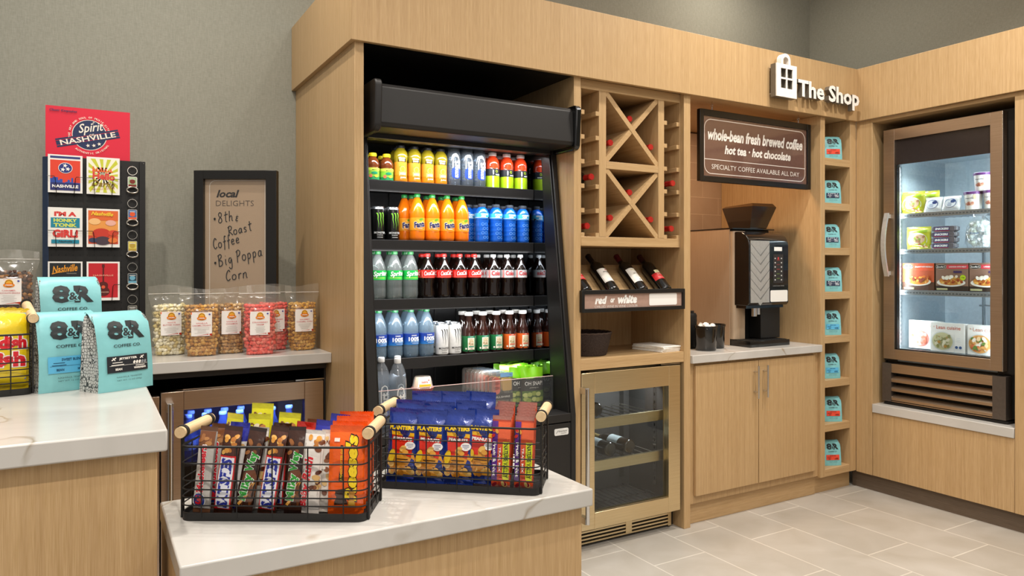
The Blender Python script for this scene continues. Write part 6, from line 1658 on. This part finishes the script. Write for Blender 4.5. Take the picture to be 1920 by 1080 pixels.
lo(MB().add([(x * .97 + 3.5875 * .03, y * .97 + 3.1975 * .03, 1.643) for x, y in a] + [(x, y, 1.700) for x, y in q], [(i, (i + 1) % 4, 4 + (i + 1) % 4, 4 + i) for i in range(4)] + [(0, 3, 2, 1), (4, 5, 6, 7)], mat('2a1a10', 0.5, 0, 0.4, 0, 0, 0.5, 120, 0.8, 120)), 'coffee_beans', hopper)

# --- black canisters, creamers
def mk_can(r, h):
    def f():
        t = thing('black_canister', 'canister', 'canister')
        MB().lathe([(r * 0.90, 0.0), (r * 0.93, 0.003), (r, h - 0.014), (r * 1.05, h - 0.012), (r * 1.06, h), (r * 1.0, h), (r * 0.96, h - 0.012), (r * 0.90, 0.006), (0, 0.006)], M_BLACKG, 32).build('canister_body', t)
        return t
    return f
P_k1 = Proto(mk_can(0.062, 0.140))
P_k1.put((3.045, 3.020, 0.9273), 0, 'glossy black canister filled with white creamer cups, left of the coffee machine', 'black canisters on the worktop')
P_k1.put((3.178, 3.085, 0.9273), 0, 'glossy black canister tight against the coffee machine side', 'black canisters on the worktop')
tc = thing('black_canister', 'tall ribbed black canister at the back, beside the tile wall', 'canister', (3.035, 3.175, 0.9273), 0, 'black canisters on the worktop')
prof = [(0.062, 0), (0.066, 0.004)] + [(0.066 + (0.0015 if k % 2 else 0), 0.008 + 0.014 * k) for k in range(14)] + [(0.060, 0.205), (0.0, 0.207)]
MB().lathe(prof, M_BLACK, 28).build('canister_body', tc)
MB().lathe([(0.050, 0.2065), (0.050, 0.218), (0.0, 0.219)], M_BLACK, 24).build('lid', tc)
def mk_cream():
    t = thing('creamer_cup', 'creamer', 'creamer')
    MB().lathe([(0.013, 0), (0.017, 0.020)], M_WHITE, 18).build('cup', t)
    MB().lathe([(0.0195, 0.020), (0.0195, 0.0215), (0.0, 0.0218)], mat('e9e6e0', 0.3, 0.1), 18).build('foil_lid', t)
    return t
P_cr = Proto(mk_cream)
for k, (x, y, z, rx, ry, w) in enumerate([(-0.030, -0.022, 0.128, 60, 10, 'front left'), (0.004, -0.034, 0.126, -70, 30, 'frontmost'), (0.032, -0.010, 0.128, 50, 60, 'right'), (0.0, 0.005, 0.138, 95, -20, 'topmost'), (-0.028, 0.022, 0.130, 20, -50, 'back left'), (0.026, 0.028, 0.128, -40, 40, 'back right')]):
    P_cr.put((3.045 + x, 3.020 + y, 0.9273 + z), (R(rx), R(ry), R(37 * k)), f'white creamer cup, {w} one in the front black canister', 'creamer cups in the front black canister')

# ------------------------------------------------------------------ shop sign on the fascia
def extrude(mb, t, x0, zc, h, w, y0, y1, m, bold=0.03):
    vs, fs, a0, a1, b0, b1 = glyphs(t, bold, 0)
    sx, sz = w / (a1 - a0), h / (b1 - b0)
    key = {}; idx = []; V = []
    for p in vs:
        k = (round(p[0], 5), round(p[1], 5))
        if k not in key: key[k] = len(V); V.append(k)
        idx.append(key[k])
    F = [tuple(idx[i] for i in f) for f in fs]
    cnt = {}
    for f in F:
        for i in range(len(f)):
            e = (f[i], f[(i + 1) % len(f)]); cnt[e] = cnt.get(e, 0) + 1
    out = [e for e in cnt if (e[1], e[0]) not in cnt]
    P = lambda k, y: (x0 + (k[0] - a0) * sx, y, zc + (k[1] - (b0 + b1) / 2) * sz)
    n = len(V)
    mb.add([P(k, y0) for k in V] + [P(k, y1) for k in V], F, m)
    mb.add([P(k, y0) for k in V] + [P(k, y1) for k in V], [tuple(n + i for i in f[::-1]) for f in F] + [(e[0], e[1], n + e[1], n + e[0]) for e in out], m_ret)
ss = thing('shop_sign', 'raised white shop sign with bag emblem and lettering on the oak fascia', 'sign', (3.75, 2.86, 2.36))
m_sw = mat('f0ece6', 0.4)
m_ret = mat('6e665a', 0.4, 0.2)
def lo2(mb, name, bev=0.0): return lo(mb, name, ss, bev, ss)
def block(mb, outer, holes, y0, y1, m):
    for pts in [outer]: pass
ex0, ex1, ez0, ez1 = 3.375, 3.548, 2.378, 2.566
em = MB()
wx = (3.375, 3.412, 3.4575, 3.4675, 3.513, 3.548); wz = (2.378, 2.428, 2.480, 2.490, 2.542, 2.566)
for i in range(5):
    for j in range(5):
        if i in (1, 3) and j in (1, 3): continue
        em.box(wx[i], wx[i + 1], 2.800, 2.806, wz[j], wz[j + 1], m_sw); em.box(wx[i], wx[i + 1], 2.806, 2.842, wz[j], wz[j + 1], m_ret)
lo2(em, 'bag_emblem')
wn = MB()
for i in (1, 3):
    for j in (1, 3): wn.box(wx[i], wx[i + 1], 2.828, 2.838, wz[j], wz[j + 1], mat('6a6456', 0.5))
lo2(wn, 'emblem_panes')
hd = MB()
arc = [(3.427, 2.566), (3.427, 2.590)] + [(3.4615 - 0.0345 * math.cos(R(a)), 2.590 + 0.0345 * math.sin(R(a))) for a in range(0, 181, 15)] + [(3.496, 2.566)]
for p, p2 in zip(arc, arc[1:]):
    def off(pt, k): return (3.4615 + (pt[0] - 3.4615) * k, 2.585 + (pt[1] - 2.585) * (k if pt[1] > 2.585 else 1))
    qd = [off(p, 1.16), off(p2, 1.16), off(p2, 0.66), off(p, 0.66)]
    hd.prism(qd, 2.806, 2.838, 'Y', m_sw)
lo2(hd, 'emblem_handle')
x00 = glyphs('T', 0.03)[2]
full = glyphs('The Shop', 0.03); sc = 0.572 / (full[3] - full[2])
base_z = 2.405; zsc = 0.098 / (glyphs('T', 0.03)[5] - glyphs('T', 0.03)[4])
word = 'The Shop'
for i, chh in enumerate(word):
    if chh == ' ': continue
    g = glyphs(chh, 0.03); pre = glyphs(word[:i + 1], 0.03)
    x1 = 3.568 + (pre[3] - full[2]) * sc; w_ = (g[3] - g[2]) * sc
    b = MB(); extrude(b, chh, x1 - w_, base_z + (g[4] + g[5]) / 2 * zsc, (g[5] - g[4]) * zsc, w_, 2.806, 2.838, m_sw)
    lo2(b, 'raised_letter')
st = MB()
for x, z in ((3.39, 2.40), (3.39, 2.55), (3.53, 2.40), (3.53, 2.55)): st.tube([(x, 2.84, z), (x, 2.861, z)], 0.004, M_CHROME, 8)
lo2(st, 'standoff')

# ------------------------------------------------------------------ small coffee bags in the display tower
def small(kind):
    r = mk_coffee(kind)(); r.scale = (0.74, 0.74, 0.72); return r
PT = {k: Proto(lambda k=k: small(k)) for k in ('red', 'navy', 'blue')}
kinds = ('red', 'navy', 'navy', 'navy', 'blue', 'blue', 'red', 'red')
names = ('topmost', 'second', 'third', 'fourth', 'fifth', 'sixth', 'seventh', 'lowest')
for k, (z, kd) in enumerate(zip(TOWER_Z, kinds)):
    w = {'red': 'red', 'navy': 'dark', 'blue': 'blue'}[kd]
    where = f'in the {names[k]} cubby' + (' from the top' if 0 < k < 7 else '') + ' of the tower'
    PT[kd].put((4.062 - 0.008 * (k % 3), 2.950, z + 0.0004), R(-28 + 4 * (k % 3)), f'small teal bag with {w} label {where}', 'small coffee bags in the display tower')

# ------------------------------------------------------------------ frozen food (fronts face -X)
RZ = R(-90)
def fpx(y, x=4.39): return (x, y)
def mk_box(name, w, h, d, base, art):
    def f():
        t = thing(name, 'box', 'box')
        MB().box(-w / 2, w / 2, 0, d, 0, h, mat(base, 0.35, 0, 0.5)).build('carton', t, 0.001)
        l = MB(); A = Art(l, flat((0, 0, 0)), 0.5); art(A, w, h); l.build('print', t)
        return t
    return f
def oval_logo(A, u, v): A.ell(u, v, 0.032, 0.013, ink('e8e4da'), 22); A.ell(u, v, 0.0305, 0.0115, ink('1a1614'), 22); A.text("Stouffer's", u, v, 0.010, white, 0.050, bold=0.03, shear=0.2)
def a_st1(A, w, h):
    A.rect(-w / 2, 0, w / 2, h, ink('b8502a')); A.rect(-w / 2, 0, w / 2, 0.050, ink('4a2c1a')); A.rect(-w / 2, h - 0.045, w / 2, h, ink('d8542c')); oval_logo(A, -0.062, h - 0.022); A.text('SPAGHETTI WITH MEATBALLS', 0.036, h - 0.022, 0.008, white, 0.108, bold=0.03)
    A.ell(0.0, 0.052, 0.080, 0.024, ink('e8e0d0'), 26); A.ell(0.0, 0.058, 0.068, 0.024, ink('e0882c'), 24); blobs(A, -.06, .06, .048, .085, 34, ['f0a840', 'd8701c', 'f4c060', 'c85a20'], 5, 0.008); blobs(A, -.055, .055, .055, .07, 5, ['8a3a1c', '9a4424'], 6, 0.012); A.lines(-0.085, -0.02, 0.012, 2, 0.006, 0.004, ink('d8d4a0'), 2)
def a_st2(A, w, h):
    A.rect(-w / 2, 0, w / 2, h, ink('8a6a5a')); A.rect(-w / 2, 0, w / 2, 0.030, ink('2c2420')); A.rect(-0.03, h - 0.034, w / 2, h - 0.010, ink('d84450')); oval_logo(A, -0.062, h - 0.022); A.text('LASAGNA WITH MEAT', 0.034, h - 0.022, 0.008, white, 0.098, bold=0.03); A.rect(0.010, h - 0.058, 0.058, h - 0.046, ink('3a2a5a'))
    A.ell(-0.004, 0.050, 0.082, 0.024, ink('ece6dc'), 26); A.ell(-0.004, 0.060, 0.068, 0.026, ink('c8843c'), 24); blobs(A, -.06, .06, .045, .082, 26, ['e0a850', 'b8602c', 'ecc478', '9a4020'], 8, 0.008); blobs(A, -.05, .04, .072, .088, 8, ['f4eee0', 'e8dcc8'], 9, 0.011); A.ell(0.066, 0.080, 0.016, 0.016, ink('b8d422')); A.text('12g', 0.066, 0.080, 0.007, ink('2a3a10'), 0.018, bold=0.02); A.lines(-0.085, -0.02, 0.012, 2, 0.006, 0.004, ink('d8d4a0'), 2)
P_s1 = Proto(mk_box('frozen_meal_box', 0.196, 0.165, 0.05, '4a2c1a', a_st1)); P_s2 = Proto(mk_box('frozen_meal_box', 0.186, 0.165, 0.05, '4a3028', a_st2))
G4 = 'frozen meal boxes on the third freezer shelf'
P_s1.put((4.385, 2.580, FZ_Z[2] + 0.003), RZ, 'frozen meal box with orange spaghetti picture on the third freezer shelf', G4)
P_s2.put((4.385, 2.379, FZ_Z[2] + 0.003), RZ, 'frozen meal box with red banner, middle of the third freezer shelf', G4)
P_s2.put((4.385, 2.187, FZ_Z[2] + 0.003), RZ, 'frozen meal box with red banner, cut by the door frame at the right', G4)
def a_lc(cols, seed, band):
    def f(A, w, h):
        A.rect(-w / 2, 0, w / 2, h, ink('eeebe7')); A.text('+', -0.078, h - 0.024, 0.012, ink('e09a7a'), 0.010); A.text('Lean cuisine', 0.006, h - 0.026, 0.022, ink(band), 0.140, bold=0.005)
        A.ell(-0.028, 0.062, 0.066, 0.058, ink('d4d8d8'), 30); A.ell(-0.028, 0.062, 0.060, 0.052, ink(cols[0]), 28); blobs(A, -.068, .012, .03, .095, 46, cols, seed, 0.011)
        A.rect(0.042, 0.0, 0.044, h * 0.72, ink('d8dce0'))
        for k in (0, 1): A.ell(0.056 + 0.022 * k, 0.032, 0.0085, 0.0085, ink('24548c'))
        A.lines(0.05, 0.088, 0.085, 3, 0.010, 0.002, ink('c8ccd4'), 4)
    return f
P_l1 = Proto(mk_box('frozen_meal_box', 0.190, 0.172, 0.045, 'eeebe7', a_lc(['e88a7a', 'f0b0a0', 'd86a4a', 'f4dcd0'], 3, 'e0a090')))
P_l2 = Proto(mk_box('frozen_meal_box', 0.196, 0.170, 0.045, 'eeebe7', a_lc(['c8c49a', 'a8a878', '8a8a50', 'e4dcc0', 'b8863c'], 5, 'c84a34')))
P_l3 = Proto(mk_box('frozen_meal_box', 0.190, 0.170, 0.045, 'eeebe7', a_lc(['e8a860', 'd8744a', 'f0d0a0', '6a8a40', 'f4e8d8'], 7, 'e0a090')))
G5 = 'white frozen meal boxes on the freezer floor'
P_l1.put((4.435, 2.572, FZ_Z[3] + 0.003), RZ, 'white frozen meal box with pink pasta picture, left on the lowest shelf', G5)
P_l2.put((4.385, 2.405, FZ_Z[3] + 0.003), RZ, 'white frozen meal box with green pasta picture, middle of the lowest shelf', G5)
P_l3.put((4.385, 2.196, FZ_Z[3] + 0.003), RZ, 'white frozen meal box with orange chicken picture, right on the lowest shelf', G5)
def mk_tub():
    t = thing('ice_cream_tub', 'tub', 'tub')
    MB().lathe([(0.038, 0), (0.040, 0.003), (0.047, 0.094)], mat('efe9e0', 0.35), 28).build('carton', t)
    MB().lathe([(0.0495, 0.090), (0.0500, 0.104), (0.048, 0.1055), (0.0, 0.1055)], mat('6a3a78', 0.35), 28).build('lid', t)
    l = MB(); A = Art(l, lambda u, v, q: drum(0.040 + 0.0075 * v / 0.094)(u, v, q + 0.0006), 0.006)
    A.text('Haagen-Dazs', 0, 0.066, 0.009, ink('4a3a5a'), 0.052, bold=0.02); A.ell(0.0, 0.034, 0.024, 0.010, ink('e0b49a')); blobs(A, -.018, .018, .028, .042, 6, ['a05a4a', 'c88870'], 4, 0.007); A.ell(0.030, 0.074, 0.010, 0.014, ink('e0d0a0'))
    l.build('print', t)
    return t
P_tub = Proto(mk_tub)
P_tub.put((4.432, 2.282, FZ_Z[0] + 0.003), RZ, 'white ice cream tub with purple lid, left one on the top freezer shelf', 'ice cream tubs')
P_tub.put((4.432, 2.176, FZ_Z[0] + 0.003), RZ, 'white ice cream tub with purple lid, right one on the top freezer shelf', 'ice cream tubs')
P_tub.put((4.440, 2.232, FZ_Z[0] + 0.109), RZ, 'white ice cream tub with purple lid stacked on top of the other two', 'ice cream tubs')
def a_fb(A):
    A.rect(-0.070, 0.012, 0.070, 0.120, ink('c8cc34')); A.ell(0, 0.055, 0.060, 0.045, ink('e8e6e0')); A.ell(0.012, 0.062, 0.036, 0.028, ink('c8a888')); blobs(A, -.02, .045, .045, .08, 14, ['a87a5a', 'd8b890', '8a9a4a'], 4, 0.008); A.rect(-0.06, 0.100, 0.06, 0.115, ink('9ab82c')); blobs(A, -.06, .06, .012, .03, 6, ['d86a3a', 'e8c040'], 5, 0.007)
P_fb = Proto(mk_pack('frozen_food_bag', 'bag', 0.150, 0.135, 0.045, 'd0d24a', a_fb, 0.010, 51, 0.003))
P_fb.put((4.405, 2.622, FZ_Z[0] + 0.003), RZ, 'yellow-green frozen food bag at the left of the top freezer shelf', 'yellow-green frozen food bags')
P_fb.put((4.450, 2.560, FZ_Z[0] + 0.003), RZ, 'yellow-green frozen food bag tucked behind the left one, top shelf', 'yellow-green frozen food bags')
P_fb.put((4.405, 2.585, FZ_Z[1] + 0.003), RZ, 'yellow-green frozen food bag on the second freezer shelf', 'yellow-green frozen food bags')
def a_ic(A):
    A.ell(0, 0.046, 0.034, 0.028, ink('30508c'), 26); A.ell(-0.001, 0.045, 0.031, 0.025, ink('dfe4ea'), 26); A.ell(0.014, 0.056, 0.014, 0.010, ink('24427c')); A.lines(-0.02, 0.014, 0.044, 3, 0.008, 0.003, ink('5a74a0'), 3)
P_ic = Proto(mk_pack('ice_cream_packet', 'ice cream', 0.104, 0.094, 0.026, 'e2e4e6', a_ic, 0.006, 52, 0.001))
P_ic.put((4.390, 2.497, FZ_Z[0] + 0.003), (R(-16), 0, RZ), 'white ice cream packet with blue circle, left of two on the top shelf', 'white ice cream packets')
P_ic.put((4.390, 2.390, FZ_Z[0] + 0.003), (R(-16), 0, RZ), 'white ice cream packet with blue circle, right of two on the top shelf', 'white ice cream packets')
def mk_icbar():
    t = thing('ice_cream_bar', 'bar', 'ice cream bar')
    MB().prism(rrect(-0.066, 0.066, 0.0, 0.033, 0.010, 4), 0.0, 0.045, 'Y', foil('6a6c76')).box(-0.074, -0.064, 0.004, 0.040, 0.006, 0.028, foil('9a9ca4')).box(0.064, 0.074, 0.004, 0.040, 0.006, 0.028, foil('9a9ca4')).build('wrapper', t, 0.002)
    l = MB(); A = Art(l, flat((0, 0, 0)), 0.5); A.rect(-0.054, 0.006, 0.034, 0.028, ink('2c2c6c')); A.text('SNICKERS', -0.010, 0.017, 0.013, white, 0.080, bold=0.05, shear=0.15); A.rect(-0.054, 0.003, 0.034, 0.006, ink('b83a4a')); l.build('print', t)
    return t
P_ib = Proto(mk_icbar)
for k, w in enumerate(('lowest', 'second lowest', 'second from top', 'topmost')): P_ib.put((4.392 + 0.002 * k, 2.437 - 0.003 * (k % 2), FZ_Z[1] + 0.003 + 0.0338 * k), RZ, f'dark wrapped ice cream bar, {w} of the stack on the second freezer shelf', 'stacked ice cream bars')
def mk_ice(seed):
    def f():
        t = thing('clear_frozen_bag', 'bag', 'bag')
        rr = random.Random(seed); k = MB()
        mm = [mat('dfe4dc', 0.4), mat('cfd6c4', 0.4), mat('e9ecec', 0.4)]
        for i in range(110):
            a, z = rr.uniform(0, 2 * PI), rr.uniform(0.012, 0.150); q = 0.062 * (1 - (z / 0.2) ** 2) ** .5 * rr.uniform(.5, 1)
            k.ico((q * math.cos(a), q * 0.7 * math.sin(a), z), rr.uniform(.009, .014), rr.choice(mm), i, 0.3, 1)
        o = k.build('frozen_filling', t, angle=70); o['kind'] = 'stuff'
        fm = MB(); pr = [(0.060, 0), (0.072, 0.03), (0.074, 0.08), (0.064, 0.13), (0.040, 0.165), (0.028, 0.175), (0.045, 0.20)]
        vs = []
        for z_i, (r, z) in enumerate(pr):
            for i in range(20):
                a = 2 * PI * i / 20; q = r * (1 + 0.10 * math.sin(5 * a + z_i * 1.7 + seed) + 0.06 * math.sin(9 * a - z_i))
                vs.append((q * math.cos(a), q * 0.72 * math.sin(a), z + (0.006 * math.sin(4 * a) if z > 0.17 else 0)))
        fm.add(vs, [(j * 20 + i, j * 20 + (i + 1) % 20, (j + 1) * 20 + (i + 1) % 20, (j + 1) * 20 + i) for j in range(len(pr) - 1) for i in range(20)], clear('eef2f4', 0.16, 0.08, 'f4f8fa'))
        fm.build('clear_bag', t)
        l = MB(); A = Art(l, lambda u, v, q_: Vector((u, -0.056 - q_, v)), 0.5); A.text('frozen', 0, 0.085, 0.010, ink('3a6a9c'), 0.05, bold=0.02, shear=0.2); l.build('label', t)
        return t
    return f
Proto(mk_ice(3)).put((4.435, 2.250, FZ_Z[1] + 0.003), RZ, 'large clear bag of pale frozen food on the second freezer shelf', 'clear frozen bags')
Proto(mk_ice(9)).put((4.560, 2.160, FZ_Z[1] + 0.003), RZ, 'clear bag of pale frozen food beside the door frame, second shelf', 'clear frozen bags')
